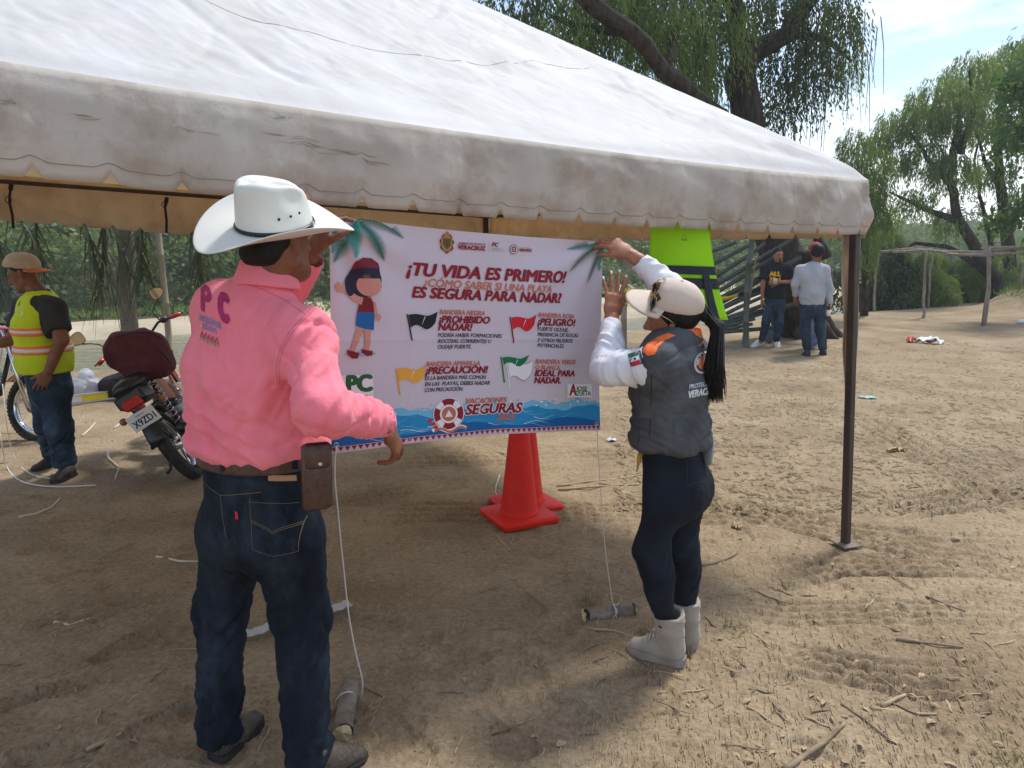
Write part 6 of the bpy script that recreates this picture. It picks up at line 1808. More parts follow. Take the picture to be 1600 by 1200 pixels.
# hair: smooth cap of hair and a long ponytail of strands
hl = hf_.cross(hup)
rotm = np.array([tuple(hl), tuple(hf_), tuple(hup)]).T
grow_mesh('hair', [el(HX(-0.020, 0, 0.022), (0.082, 0.096, 0.086), rotm, 0.01), el(HX(0.062, 0, -0.035), (0.09, 0.068, 0.085), rotm, 0.01, 'sub'), cut(HX(0, 0, -0.062), -hup + hf_ * -0.1)], 0.005, m_hair, wom, lambda V_, N_: 0.0015 * fbm(V_ * np.array([60, 60, 15]), 2))
rg = random.Random(8)
mb = MB()
root = HX(-0.118, 0, 0.0)
for k in range(430):
    a = rg.uniform(0, 6.28); q0 = rg.random() ** 0.5
    sx, sy = math.cos(a) * q0, math.sin(a) * q0
    lean = Vector((0.014 * sx, 0.018 * sy, 0))
    tip = at(1130 - 30 * rg.random(), 630 - 45 * rg.random() ** 2, 2.90 + 0.05 * sy) + Vector((0.02 * sx, 0, 0))
    p1 = root + Vector((0.012 * sx, 0.012 * sy, 0.012 * rg.gauss(0, 1)))
    p2 = at(1122 + 7 * sx, 512, 2.91 + 0.03 * sy) + lean * 0.4
    p3 = at(1116 + 10 * sx, 570, 2.89 + 0.035 * sy) + lean
    mb.tube([p1, p2, p3, p3.lerp(tip, 0.5) + Vector((rg.gauss(0, 0.006), 0, 0)), tip], [0.002, 0.0032, 0.0030, 0.002, 0.0005], 3)
pt = mb.build('ponytail', m_hair, wom); pt['kind'] = 'stuff'
grow_mesh('ponytail_core', [ec(root, at(1122, 512, 2.92), 0.020, None, 0.022, None, f, 0.02), ec(at(1122, 512, 2.92), at(1116, 585, 2.90), 0.023, None, 0.020, None, f, 0.02), ec(at(1116, 585, 2.90), at(1114, 618, 2.90), 0.026, None, 0.006, None, f, 0.02)], 0.006, m_hair, wom,
          lambda V_, N_: 0.004 * ridge(V_ * np.array([90, 90, 4]), 2))
# cap: crown + long bill
capc = HX(-0.024, 0, 0.054)
cf = Vector((-0.95, 0.25, 0.20)).normalized(); cu_ = Vector((0.05, -0.38, 1)); cu_ = (cu_ - cf * cu_.dot(cf)).normalized(); cs_ = cf.cross(cu_)
rotc = np.array([tuple(cs_), tuple(cf), tuple(cu_)]).T
def cap_build(par, capc, cf, cu_, cs_, rotc, m_crown, m_bill, s=1.0, bill=0.075, res=0.005):
    o = grow_mesh('cap', [el(capc + cu_ * 0.004 * s, (0.093 * s, 0.112 * s, 0.098 * s), rotc, 0.01), el(capc + cf * 0.055 * s + cu_ * 0.02 * s, (0.07 * s, 0.05 * s, 0.065 * s), rotc, 0.03), cut(capc - cu_ * 0.006 * s, -cu_), el(capc - cu_ * 0.01, (0.083 * s, 0.10 * s, 0.08 * s), rotc, 0.0, 'sub')], res, m_crown, par,
                  lambda V_, N_: 0.0022 * fbm(V_ * 22, 2) - 0.0016 * np.exp(-((np.abs(np.sin(3 * np.arctan2((V_ - _v(capc)) @ _v(cs_), (V_ - _v(capc)) @ _v(cf))))) / 0.05) ** 2))
    vs_, fs_ = [], []
    n, k = 22, 8
    for j in range(k + 1):
        for i in range(n + 1):
            t = (i / n - 0.5) * 2.5
            rin = 0.098 * s; b_ = bill * s * (math.cos(t * 0.95)) ** 0.55 if abs(t) < 1.5 else 0
            rad = rin + b_ * j / k * 1.0
            x, y = math.cos(t) * (rad + 0.012 * s), math.sin(t) * rad * 0.86
            vs_.append(capc + cf * x + cs_ * y + cu_ * (0.004 * s - 0.15 * y * y / (0.09 * s) * (0.35 + 0.3 * j / k) - 0.010 * s * j / k))
    for j in range(k):
        for i in range(n):
            q = j * (n + 1) + i; fs_.append((q, q + 1, q + n + 2, q + n + 1))
    bl = obj('bill', mesh('bill', vs_, fs_, m_bill), o)
    md = bl.modifiers.new('thickness', 'SOLIDIFY'); md.thickness = 0.005; md.offset = 0
    mb_ = MB(); mb_.lathe([(0.0, 0.005), (0.005, 0.004), (0.0075, 0.0)], capc + cu_ * 0.100 * s, cu_.to_track_quat('Z', 'Y').to_matrix(), 12); mb_.build('button', m_crown, o)
    return o
wcap = cap_build(wom, capc, cf, cu_, cs_, rotc, m_khaki, m_khaki, 0.95, 0.100)
bc = bvh_of(wcap)
for px, py, w_, h_, c_ in ((1023, 462, 0.018, 0.024, rgb(60, 66, 40)), (1021, 461, 0.008, 0.014, rgb(170, 150, 70)), (1103, 482, 0.010, 0.014, rgb(80, 90, 60))):
    o_ = hitpix(bc, px, py)
    if o_:
        v, q = grid2(-w_, w_, -h_, h_, 5, 6); decal(bc, o_, camdir(px, py), Vector((0.9, 0.3, 0.5)), Vector((-0.45, 0, 0.9)), v, q, 'cap_patch', ink('cap%.3f' % c_[0], c_), wcap, 0.003 if w_ > 0.009 else 0.004)
# sunglasses pushed up on the cap
m_gold = mat('gold_wire', (0.62, 0.42, 0.26), rough=0.25, metal=1.0); m_lens = mat('dark_lens', (0.02, 0.015, 0.012), rough=0.08, spec=0.7)
gl = thing('sunglasses', 'gold-rimmed sunglasses perched on the beige cap', 'sunglasses', at(1025, 462, 2.86))
def gpt(px, py, off=0.006):
    h = hitpix(bc, px, py); h = h or at(px, py, 2.87)
    return h - camdir(px, py) * off
mb = MB(); rim = [(1019, 446), (1024, 440), (1033, 441), (1030, 452), (1025, 460), (1019, 458)]
mb.tube([gpt(*p) for p in rim + rim[:1]], 0.0022, 6); mb.build('rim', m_gold, gl)
mb = MB(); rim2 = [(1017, 467), (1021, 462), (1026, 466), (1024, 479), (1018, 487), (1015, 480)]
mb.tube([gpt(*p) for p in rim2 + rim2[:1]], 0.0022, 6); mb.build('rim', m_gold, gl)
for rm in (rim, rim2):
    mb = MB(); pts = [gpt(*p, 0.005) for p in rm]; mb.add(pts, [tuple(range(len(pts)))]); mb.build('lens', m_lens, gl, smooth=False)
mb = MB(); mb.tube([gpt(*p) for p in ((1022, 461), (1020, 463))], 0.002, 5); mb.build('bridge', m_gold, gl)
mb = MB(); mb.tube([gpt(*p) for p in ((1020, 486), (1032, 492), (1046, 500), (1056, 508))], 0.0022, 5); mb.build('temple', m_gold, gl)
mb = MB(); mb.tube([gpt(*p) for p in ((1026, 440), (1032, 436), (1040, 436))], 0.0022, 5); mb.build('temple', m_gold, gl)

# ------------------------------------------------------------------ generic smaller figure
def figure(label, J, Wd, skin, top, top_w, pants, res, sleeves, hair=True, hands=None, slv_r=(0.066, 0.056, 0.045), leg_r=(0.10, 0.075, 0.065), arm_r=(0.048, 0.040, 0.028), hem=None, head=None, hs=1.0, dj=0.9, top_name='shirt', group=None):
    f_ = J['f']
    t_ = thing('person', label, 'person', (J['pel'].x, J['pel'].y, 0), group)
    hc_, hf2, hup2 = head
    hp_, HX_ = head_prims(hc_, hf2, hup2, hs)
    nk_ = [ec(J['neck'] - UP * 0.05, HX_(-0.015, 0, -0.04), 0.056, None, 0.054, None, f_, 0.03)]
    core_ = torso(J, Wd, -0.02) + arm(J, 'L', arm_r) + arm(J, 'R', arm_r) + leg(J, 'L', (0.08, 0.055, 0.045)) + leg(J, 'R', (0.08, 0.055, 0.045)) + nk_
    fines = [(hp_ + nk_, res * 0.62)]
    for s_, (dv, pn, cu, sd2) in hands.items():
        hd, _ = hand(J[s_ + 'wr'] + Vector(dv).normalized() * 0.02, dv, pn, cu, 0.08, 1.05, sd2)
        fines.append((hd, 0.0042))
    body_mesh('body', core_, fines, skin, t_, res)
    tp = torso(J, top_w, 0.0, 0.045)
    for s_ in 'LR':
        sh_, el_, wr_ = J[s_ + 'sh'], J[s_ + 'el'], J[s_ + 'wr']
        if sleeves == 'short': tp.append(ec(sh_, sh_.lerp(el_, 0.72), slv_r[0], None, slv_r[0] * 1.02, None, f_, 0.05, flat=(0, 1)))
        elif sleeves == 'long': tp += [ec(sh_, el_, slv_r[0], None, slv_r[1], None, f_, 0.05), ec(el_, wr_, slv_r[1], None, slv_r[2], None, f_, 0.03, flat=(0, 1))]
    tp += [cut((0, 0, hem), (0, 0, -1)), ec(J['neck'] - UP * 0.01, J['neck'] + UP * 0.08, 0.066, None, 0.08, None, f_, 0.005, 'sub')]
    def td(V_, N_):
        return 0.007 * sstep(hem + 0.4, hem, V_[:, 2]) * folds(V_, J['waist'], J['chest'], 12, 1.0, 0.8, 3, 2, 4) + 0.003 * ridge(V_ * np.array([8, 8, 5]) + V_[:, 2:3] * 4, 2)
    top_o = grow_mesh(top_name, tp, res, top, t_, td)
    jp_ = [ec(J['pel'] - UP * 0.03, J['waist'], Wd['pel'][0] + 0.012, Wd['pel'][1] + 0.012, Wd['waist'][0] + 0.0, Wd['waist'][1], f_, 0.05)] + leg(J, 'L', leg_r, 0, 1, 0.05) + leg(J, 'R', leg_r, 0, 1, 0.05) + [cut((0, 0, hem + 0.06), (0, 0, 1))]
    pt_ = grow_mesh('jeans', jp_, res, pants, t_, jean_disp(J, dj))
    if hair:
        rm_ = np.array([tuple(Vector(hf2).cross(Vector(hup2)).normalized()), tuple(Vector(hf2).normalized()), tuple(Vector(hup2).normalized())]).T
        grow_mesh('hair', [el(HX_(-0.020, 0, 0.045), (0.080 * hs, 0.096 * hs, 0.088 * hs), rm_, 0.01), el(HX_(0.07, 0, -0.015), (0.09 * hs, 0.075 * hs, 0.085 * hs), rm_, 0.015, 'sub'), cut(HX_(0, 0, -0.05), -Vector(hup2))], res * 0.8, m_hair, t_, lambda V_, N_: 0.004 * fbm(V_ * 60, 2))
    return t_, top_o, pt_, HX_

# ------------------------------------------------------------------ worker in the lime vest on the left
f = Vector((-0.92, -0.38, 0)).normalized(); r = Vector((f.y, -f.x, 0))
Yc = 5.42
J = dict(f=f, pel=at(78, 600, Yc), waist=at(70, 560, Yc), chest=at(62, 508, Yc), upper=at(64, 478, Yc), neck=at(58, 452, Yc),
         Lsh=at(84, 483, Yc - 0.10), Rsh=at(40, 478, Yc + 0.12), Lel=at(96, 530, Yc - 0.16), Lwr=at(76, 580, Yc - 0.20), Rel=at(22, 530, Yc + 0.05), Rwr=at(-14, 540, Yc - 0.05))
J['Lhip'] = at(84, 618, Yc - 0.06); J['Rhip'] = at(70, 616, Yc + 0.09); J['Lkn'] = at(93, 670, Yc - 0.08); J['Rkn'] = at(76, 665, Yc + 0.10)
J['Lan'] = gnd(104, 742); J['Lan'].z = 0.09; J['Ran'] = gnd(86, 727); J['Ran'].z = 0.09
Wd = dict(pel=(0.165, 0.135), waist=(0.165, 0.140), chest=(0.180, 0.130), upper=(0.165, 0.10), sh=0.062)
TWd = dict(pel=(0.18, 0.15), waist=(0.185, 0.158), chest=(0.195, 0.145), upper=(0.178, 0.112), sh=0.074)
hd_ = (at(37, 428, Yc + 0.02), Vector((-0.90, -0.20, -0.38)), Vector((-0.36, -0.05, 1)))
wk, tee, wjn, HX = figure('worker in lime reflective vest and orange-trimmed cap beside the motorcycles', J, Wd, m_skin_dark, m_tee_dark, TWd, m_denim_mid, 0.010, 'short',
    hands={'L': ((at(70, 592, Yc - 0.2) - J['Lwr']), Vector((-0.3, 0.8, 0)), (0.35, 0.4, 0.45, 0.5), -1), 'R': ((at(-40, 545, Yc - 0.1) - J['Rwr']), Vector((0, 0, -1)), (0.6, 0.6, 0.6, 0.6), 1)}, slv_r=(0.080, 0.06, 0.05), hem=0.86, head=hd_, hs=1.0, leg_r=(0.105, 0.085, 0.078), arm_r=(0.055, 0.046, 0.032))
vp = torso(J, dict(pel=(0.200, 0.170), waist=(0.203, 0.176), chest=(0.210, 0.160), upper=(0.172, 0.122), sh=0.080), 0, 0.05)
for s_ in 'LR':
    dd = (J[s_ + 'el'] - J[s_ + 'sh']).normalized(); q_ = J[s_ + 'sh'] + (-r if s_ == 'L' else r) * 0.05 - UP * 0.10
    vp.append(ec(q_ + UP * 0.045 + (-r if s_ == 'L' else r) * 0.035, q_ - UP * 0.06, 0.072, None, 0.070, None, f, 0.02, 'sub'))
vhem = at(70, 585, Yc - 0.15).z
vp += [cut((0, 0, vhem), (0, 0, -1)), ec(J['neck'] + f * 0.09 + UP * 0.05, J['chest'] + f * 0.19 - UP * 0.06, 0.095, 0.075, 0.020, 0.06, f, 0.01, 'sub'), ec(J['neck'] - UP * 0.03, J['neck'] + UP * 0.1, 0.078, None, 0.09, None, f, 0.01, 'sub')]
vst = grow_mesh('vest', vp, 0.010, m_hivis, wk, lambda V_, N_: 0.006 * ridge(V_ * np.array([7, 7, 3]) + V_[:, 2:3] * 3, 2))
m_ostripe = mat('orange_tape', (0.85, 0.20, 0.03), rough=0.6); m_sstripe = mat('silver_tape', (0.62, 0.62, 0.64), rough=0.3, spec=0.6)
tw = dict(pel=(0.200, 0.170), waist=(0.203, 0.176), chest=(0.210, 0.160), upper=(0.172, 0.122), sh=0.080)
def stripe(zc, h, g, m, nm):
    P = torso(J, tw, g, 0.05) + [cut((0, 0, zc + h / 2), (0, 0, 1)), cut((0, 0, zc - h / 2), (0, 0, -1))]
    for s_ in 'LR':
        q_ = J[s_ + 'sh'] + (-r if s_ == 'L' else r) * 0.05 - UP * 0.10
        P.append(ec(q_ + UP * 0.045 + (-r if s_ == 'L' else r) * 0.035, q_ - UP * 0.06, 0.072, None, 0.070, None, f, 0.02, 'sub'))
    P.append(ec(J['neck'] + f * 0.09 + UP * 0.05, J['chest'] + f * 0.19 - UP * 0.06, 0.095, 0.075, 0.020, 0.06, f, 0.01, 'sub'))
    return grow_mesh(nm, P, 0.008, m, vst, smooth=1)
for py in (518, 547):
    zc = at(60, py, Yc - 0.15).z
    stripe(zc, 0.062, 0.0105, m_ostripe, 'orange_tape'); stripe(zc, 0.026, 0.014, m_sstripe, 'silver_tape')
bt = bvh_of(tee)
o_ = hitpix(bt, 28, 487)
if o_:
    v, q = text2d('O', 0.10); decal(bt, o_, camdir(28, 487), Vector((0.9, -0.3, 0)), UP, [(a - 0.035, b - 0.035) for a, b in v], q, 'print', m_shoe_white, tee, 0.03)
shoe('shoe', gnd(118, 742), gnd(80, 757), m_shoe_dark, wk, 0.085, 0.048, 0.008); shoe('shoe', gnd(98, 727), gnd(48, 738), m_shoe_dark, wk, 0.085, 0.048, 0.008)
# cap worn backwards: tan mesh back to the left, orange bill over the nape
cf = Vector((0.88, 0.2, -0.10)).normalized(); cu_ = Vector((-0.05, -0.05, 1)); cu_ = (cu_ - cf * cu_.dot(cf)).normalized(); cs_ = cf.cross(cu_)
capc = HX(-0.01, 0, 0.048)
cap_build(wk, capc, cf, cu_, cs_, np.array([tuple(cs_), tuple(cf), tuple(cu_)]).T, mat('tan_cap_mesh', (0.42, 0.33, 0.24), (0.5, 0.4, 0.3), scale=60, rough=0.9), mat('orange_bill', (0.55, 0.16, 0.09), rough=0.8), 1.05, 0.07, 0.008)

# ------------------------------------------------------------------ men in the background
Yb = 12.75
f = Vector((0.05, -1, 0)).normalized(); r = Vector((f.y, -f.x, 0))
J = dict(f=f, pel=at(1210, 470, Yb), waist=at(1211, 455, Yb), chest=at(1213, 430, Yb), upper=at(1213, 418, Yb), neck=at(1215, 411, Yb),
         Lsh=at(1231, 421, Yb), Rsh=at(1197, 420, Yb), Lel=at(1236, 440, Yb - 0.05), Lwr=at(1218, 441, Yb - 0.28), Rel=at(1192, 444, Yb - 0.05), Rwr=at(1191, 466, Yb - 0.12))
J['Lhip'] = at(1219, 476, Yb); J['Rhip'] = at(1201, 476, Yb); J['Lkn'] = at(1217, 505, Yb - 0.1); J['Rkn'] = at(1197, 503, Yb - 0.12); J['Lan'] = at(1213, 533, Yb); J['Ran'] = at(1190, 533, Yb - 0.05)
Wd = dict(pel=(0.155, 0.12), waist=(0.155, 0.12), chest=(0.175, 0.12), upper=(0.16, 0.095), sh=0.06)
TWd = dict(pel=(0.18, 0.145), waist=(0.18, 0.145), chest=(0.19, 0.135), upper=(0.172, 0.105), sh=0.07)
pb, tb_, _, HX = figure('bearded man in black printed tee and white shoes leaning by the bamboo', J, Wd, m_skin, m_tee_black, TWd, m_denim_mid, 0.013, 'short',
    hands={'L': (Vector((-1, -0.3, 0)), Vector((0, 1, 0)), (0.7, 0.7, 0.7, 0.7), 1), 'R': (Vector((-0.1, -0.1, -1)), Vector((1, 0, 0)), (0.4, 0.4, 0.4, 0.4), 1)}, slv_r=(0.085, 0.06, 0.05), hem=at(1210, 466, Yb).z, head=(at(1216, 400, Yb), Vector((0.05, -1, 0.0)), UP), hs=1.02, leg_r=(0.088, 0.066, 0.055), dj=0.6)
btt = bvh_of(tb_)
m_yel = mat('yellow_print', rgb(235, 175, 30), rough=0.7); m_redp = mat('red_print', rgb(180, 50, 40), rough=0.7)
for s_, py, sz, w_, mm in (('ALL', 428, 0.10, 0.17, m_yel), ('IN', 437.5, 0.13, 0.15, m_yel), ('MY', 444, 0.05, 0.07, m_redp)):
    v, q = text2d(s_, sz); x0, x1 = min(a for a, _ in v), max(a for a, _ in v); v = [((a - (x0 + x1) / 2) * w_ / (x1 - x0), b - sz * 0.35) for a, b in v]
    v, q = embolden(v, q, 0.010); v = [(a, b, z * 200) for a, b, z in v]; v, q = refine2d(v, q, 0.03)
    o_ = hitpix(btt, 1211, py)
    if o_: decal(btt, o_, Vector((0, 1, 0)), Vector((1, 0, 0)), UP, v, q, 'print', mm, tb_, 0.012)
# beard
grow_mesh('beard', [ec(HX(0.05, 0.045, -0.065), HX(0.088, 0, -0.088), 0.018, k=0.02), ec(HX(0.05, -0.045, -0.065), HX(0.088, 0, -0.088), 0.018, k=0.02)], 0.009, m_hair, pb)
for sg in (-1, 1): grow_mesh('eyebrow', [ec(HX(0.088, 0.016 * sg, 0.032), HX(0.080, 0.046 * sg, 0.034), 0.007, k=0.01)], 0.006, m_hair, pb); grow_mesh('eye', [el(HX(0.086, 0.031 * sg, 0.012), (0.009, 0.009, 0.006), None, 0.01)], 0.005, m_hair, pb)
grow_mesh('moustache', [ec(HX(0.096, 0.024, -0.050), HX(0.103, 0, -0.044), 0.008, k=0.01), ec(HX(0.096, -0.024, -0.050), HX(0.103, 0, -0.044), 0.008, k=0.01)], 0.006, m_hair, pb)
shoe('shoe', gnd(1192, 537), gnd(1174, 543), m_shoe_white, pb, 0.09, 0.05, 0.010); shoe('shoe', gnd(1212, 536), gnd(1216, 544), m_shoe_white, pb, 0.09, 0.05, 0.010)
# cup in his hand
mb = MB(); mb.lathe([(0.0, 0), (0.028, 0), (0.036, 0.085), (0.034, 0.085), (0.026, 0.004)], J['Lwr'] + Vector((-0.09, -0.05, -0.02)), None, 16); tag(mb.build('cup', mat('pale_cup', (0.6, 0.55, 0.5), rough=0.5)), 'small pale cup in the bearded man\'s hand', 'cup')

# light grey shirt, seen from behind
Yg = 11.65
f = Vector((-0.35, 0.94, 0)).normalized(); r = Vector((f.y, -f.x, 0))
def gj(dx, Yg, f):
    J = dict(f=f, pel=at(1269 + dx, 476, Yg), waist=at(1269 + dx, 460, Yg), chest=at(1270 + dx, 433, Yg), upper=at(1271 + dx, 420, Yg), neck=at(1275 + dx, 409, Yg),
         Lsh=at(1250 + dx, 422, Yg), Rsh=at(1289 + dx, 422, Yg), Lel=at(1242 + dx, 444, Yg), Lwr=at(1243 + dx, 462, Yg + 0.1), Rel=at(1296 + dx, 450, Yg), Rwr=at(1296 + dx, 476, Yg - 0.02))
    J['Lhip'] = at(1260 + dx, 482, Yg); J['Rhip'] = at(1279 + dx, 482, Yg); J['Lkn'] = at(1258 + dx, 515, Yg); J['Rkn'] = at(1282 + dx, 515, Yg); J['Lan'] = at(1262 + dx, 547, Yg); J['Ran'] = at(1286 + dx, 547, Yg)
    return J
J = gj(0, Yg, f)
Wd = dict(pel=(0.17, 0.135), waist=(0.175, 0.14), chest=(0.19, 0.135), upper=(0.17, 0.10), sh=0.062)
TWd = dict(pel=(0.185, 0.15), waist=(0.19, 0.155), chest=(0.195, 0.14), upper=(0.175, 0.105), sh=0.068)
pg_, tg_, _, HX = figure('man in light grey long-sleeved shirt and blue jeans standing with his back turned', J, Wd, m_skin_dark, m_greyshirt, TWd, m_denim_mid, 0.013, 'long',
    hands={'L': (Vector((0, 0.3, -1)), Vector((1, 0, 0)), (0.5, 0.5, 0.5, 0.5), 1), 'R': (Vector((0.02, 0, -1)), Vector((-1, 0, 0)), (0.5, 0.5, 0.5, 0.5), 1)}, slv_r=(0.068, 0.055, 0.043), hem=at(1270, 475, Yg).z, head=(at(1278, 395, Yg), Vector((-0.3, 0.95, -0.05)), UP), hs=1.0, leg_r=(0.095, 0.075, 0.062), dj=0.6)
grow_mesh('hair', [el(at(1278, 392, Yg) , (0.10, 0.105, 0.115), None, 0.01)], 0.010, m_hair, pg_, lambda V_, N_: 0.008 * fbm(V_ * 30, 3))
shoe('shoe', gnd(1264, 558), gnd(1254, 556), m_shoe_dark, pg_, 0.09, 0.05, 0.010); shoe('shoe', gnd(1288, 556), gnd(1283, 553), m_shoe_dark, pg_, 0.09, 0.05, 0.010)
mb = MB(); mb.lathe([(0, 0), (0.030, 0), (0.034, 0.09), (0.0, 0.09)], J['Rwr'] + Vector((-0.02, -0.03, -0.17)), None, 14); tag(mb.build('cup', m_shoe_white), 'white cup held low by the grey-shirted man', 'cup')
# third man, red cap, almost hidden behind the grey shirt
f = Vector((-0.2, -0.98, 0)).normalized(); J = gj(2, 12.3, f)
J['Lsh'], J['Rsh'] = J['Rsh'], J['Lsh']; J['Lel'], J['Rel'] = at(1296, 446, 12.3), at(1258, 450, 12.3); J['Lwr'], J['Rwr'] = at(1290, 465, 12.2), at(1262, 470, 12.2)
J['Lhip'], J['Rhip'] = J['Rhip'], J['Lhip']; J['Lkn'], J['Rkn'] = at(1278, 512, 12.3), at(1266, 512, 12.3); J['Lan'], J['Ran'] = at(1277, 540, 12.3), at(1266, 538, 12.3)
pr3, tr3, _, HX = figure('man in red cap mostly hidden behind the grey-shirted man', J, Wd, m_skin_dark, mat('maroon_tee', (0.16, 0.04, 0.05), rough=0.9), dict(pel=(0.18, 0.145), waist=(0.18, 0.145), chest=(0.19, 0.135), upper=(0.172, 0.105), sh=0.07), mat('pale_denim', (0.10, 0.16, 0.24), (0.16, 0.23, 0.32), scale=6, rough=0.9), 0.015, 'short',
    hands={'L': (Vector((0, -0.1, -1)), Vector((1, 0, 0)), (0.5,) * 4, 1), 'R': (Vector((0, -0.1, -1)), Vector((-1, 0, 0)), (0.5,) * 4, 1)}, slv_r=(0.08, 0.06, 0.05), hem=at(1272, 470, 12.3).z, head=(at(1274, 394, 12.3), Vector((-0.3, -0.95, 0)), UP), hair=False)
cf = Vector((-0.4, -0.9, -0.1)).normalized(); cu_ = (UP - cf * UP.dot(cf)).normalized(); cs_ = cf.cross(cu_)
cap_build(pr3, HX(-0.01, 0, 0.055), cf, cu_, cs_, np.array([tuple(cs_), tuple(cf), tuple(cu_)]).T, mat('red_cap', (0.42, 0.02, 0.03), rough=0.8), mat('red_cap_bill', (0.40, 0.02, 0.03), rough=0.8), 1.06, 0.07, 0.010)
shoe('shoe', gnd(1279, 545), gnd(1275, 549), m_suede, pr3, 0.09, 0.05, 0.012); shoe('shoe', gnd(1268, 544), gnd(1263, 548), m_suede, pr3, 0.09, 0.05, 0.012)
# ================================================================== PROPS
def gz(p): return Vector((p.x, p.y, ground_z(p.x, p.y)))
# ---- traffic cones
m_cone = mat('orange_red_plastic', (0.66, 0.016, 0.008), (0.74, 0.024, 0.010), scale=5, rough=0.5, spec=0.2, bump=0.05, bscale=40, c3=(0.55, 0.020, 0.012), s3=9)
def cone(label, p, rot, fade=0.0, h=0.74):
    t_ = thing('traffic_cone', label, 'traffic cone', p, 'traffic cones behind the banner')
    mb_ = MB()
    mb_.lathe([(0.125, 0.040), (0.128, 0.046), (0.126, 0.056), (0.119, 0.068), (0.115, 0.080), (0.048, h - 0.04), (0.040, h), (0.032, h), (0.036, h - 0.03), (0.09, 0.10)], p, None, 40)
    o = shade_edges(mb_.build('cone_body', m_cone, t_), 40)
    rr_ = Matrix.Rotation(rot, 3, 'Z')
    ring = []
    a = 0.195
    for zz, ins in ((0.006, 0.006), (0.014, 0), (0.036, 0), (0.046, 0.010)):
        x = a - ins; c_ = 0.035
        for (sx, sy) in ((1, -1), (1, 1), (-1, 1), (-1, -1)):
            for k in range(4):
                t = math.atan2(sy, sx) - math.pi / 4 + k * math.pi / 6
                ring.append(rr_ @ Vector((sx * (x - c_) + c_ * math.cos(t), sy * (x - c_) + c_ * math.sin(t), zz)) + p)
    fs_ = [(r_ * 16 + i, r_ * 16 + (i + 1) % 16, r_ * 16 + 16 + (i + 1) % 16, r_ * 16 + 16 + i) for r_ in range(3) for i in range(16)] + [tuple(range(15, -1, -1)), tuple(range(48, 64))]
    mb_ = MB(); mb_.add(ring, fs_); shade_edges(mb_.build('base', m_cone, t_), 40)
    return t_
cone('large orange-red traffic cone standing under the banner', gz(gnd(811, 812)) + UP * 0.006, R(27))
cone('second traffic cone, nearly hidden behind the first', gz(gnd(821, 789)) + UP * 0.006, R(27))

# ---- log weights and their strings
m_logbark = mat('grey_log_bark', (0.15, 0.115, 0.085), (0.30, 0.25, 0.20), scale=18, rough=0.95, bump=0.9, bscale=30, stretch=(1, 1, 1), dist=0.01)
m_cutwood = mat('fresh_cut_wood', (0.52, 0.40, 0.20), (0.62, 0.50, 0.30), scale=40, rough=0.8, bump=0.4, bscale=60)
m_string = mat('white_cord', (0.66, 0.64, 0.60), rough=0.85, bump=0.3, bscale=400)
def log(label, a, b, r0, r1, seed):
    t_ = thing('log', label, 'log', (a + b) / 2)
    rg_ = random.Random(seed); mb_ = MB(); n = 9
    pts = [a.lerp(b, k / n) + Vector((rg_.gauss(0, 0.002), rg_.gauss(0, 0.002), rg_.gauss(0, 0.002))) for k in range(n + 1)]
    rad = [(r0 + (r1 - r0) * k / n) * rg_.uniform(0.94, 1.06) for k in range(n + 1)]
    mb_.tube(pts, rad, 16, cap=False); mb_.build('bark', m_logbark, t_)
    d = (b - a).normalized(); sx = d.cross(UP).normalized(); sy = sx.cross(d)
    for p_, r_, sg in ((a, rad[0], -1), (b, rad[-1], 1)):
        mb_ = MB(); vs_ = [p_ + (sx * math.cos(k * math.pi / 8) + sy * math.sin(k * math.pi / 8)) * r_ * 0.995 + d * sg * rg_.uniform(-0.004, 0.012) for k in range(16)] + [p_ + d * sg * 0.016 + sy * 0.3 * r_]
        mb_.add(vs_, [(k, (k + 1) % 16, 16) for k in range(16)]); mb_.build('cut_end', m_cutwood, t_, smooth=False)
    return t_
la, lb = gnd(536, 1158), gnd(547, 1082); la.z = lb.z = 0.032
log('short split log with pale torn end weighing the banner\'s left cord', la, lb, 0.036, 0.034, 1)
ra, rb = gnd(914, 972), gnd(988, 962); ra.z = rb.z = 0.030
log('rounded grey log weighing the banner\'s right cord', ra, rb, 0.034, 0.031, 2)
def cord(label, pts, r_, name='cord'):
    mb_ = MB(); P = [Vector(p) for p in pts]; out = []
    for i in range(len(P) - 1):
        p0, p1, p2, p3 = P[max(i - 1, 0)], P[i], P[i + 1], P[min(i + 2, len(P) - 1)]
        for k in range(6):
            t = k / 6
            out.append(0.5 * ((2 * p1) + (p2 - p0) * t + (2 * p0 - 5 * p1 + 4 * p2 - p3) * t * t + (3 * p1 - p0 - 3 * p2 + p3) * t ** 3))
    mb_.tube(out + [P[-1]], r_, 6)
    return tag(mb_.build(name, m_string), label, 'cord')
q0 = ban(0.02, 0.03, 0.003)
loopc = la.lerp(lb, 0.72)
cord('white cord hanging from the banner\'s left corner to the split log', [q0, at(523, 740, 2.56), at(528, 800, 2.56), at(536, 880, 2.56), at(545, 960, 2.57), at(556, 1020, 2.57), at(566, 1062, 2.58), at(565, 1085, 2.60), at(559, 1098, 2.62), loopc + Vector((0.02, -0.02, 0.034)), loopc + Vector((-0.015, -0.03, 0.034)), loopc + Vector((-0.040, -0.02, 0.0)), loopc + Vector((-0.040, 0, -0.02))], 0.0028)
q1 = ban(BW - 0.02, 0.03, 0.003)
kn = ra.lerp(rb, 0.60)
cord('thin white cord tied from the banner\'s right corner to the grey log', [q1, at(938, 760, 3.21), at(946, 860, 3.22), at(957, 940, 3.24), kn + Vector((0, -0.005, 0.036)), kn + Vector((0.006, -0.034, 0.01)), kn + Vector((0.008, -0.034, -0.012))], 0.0020)
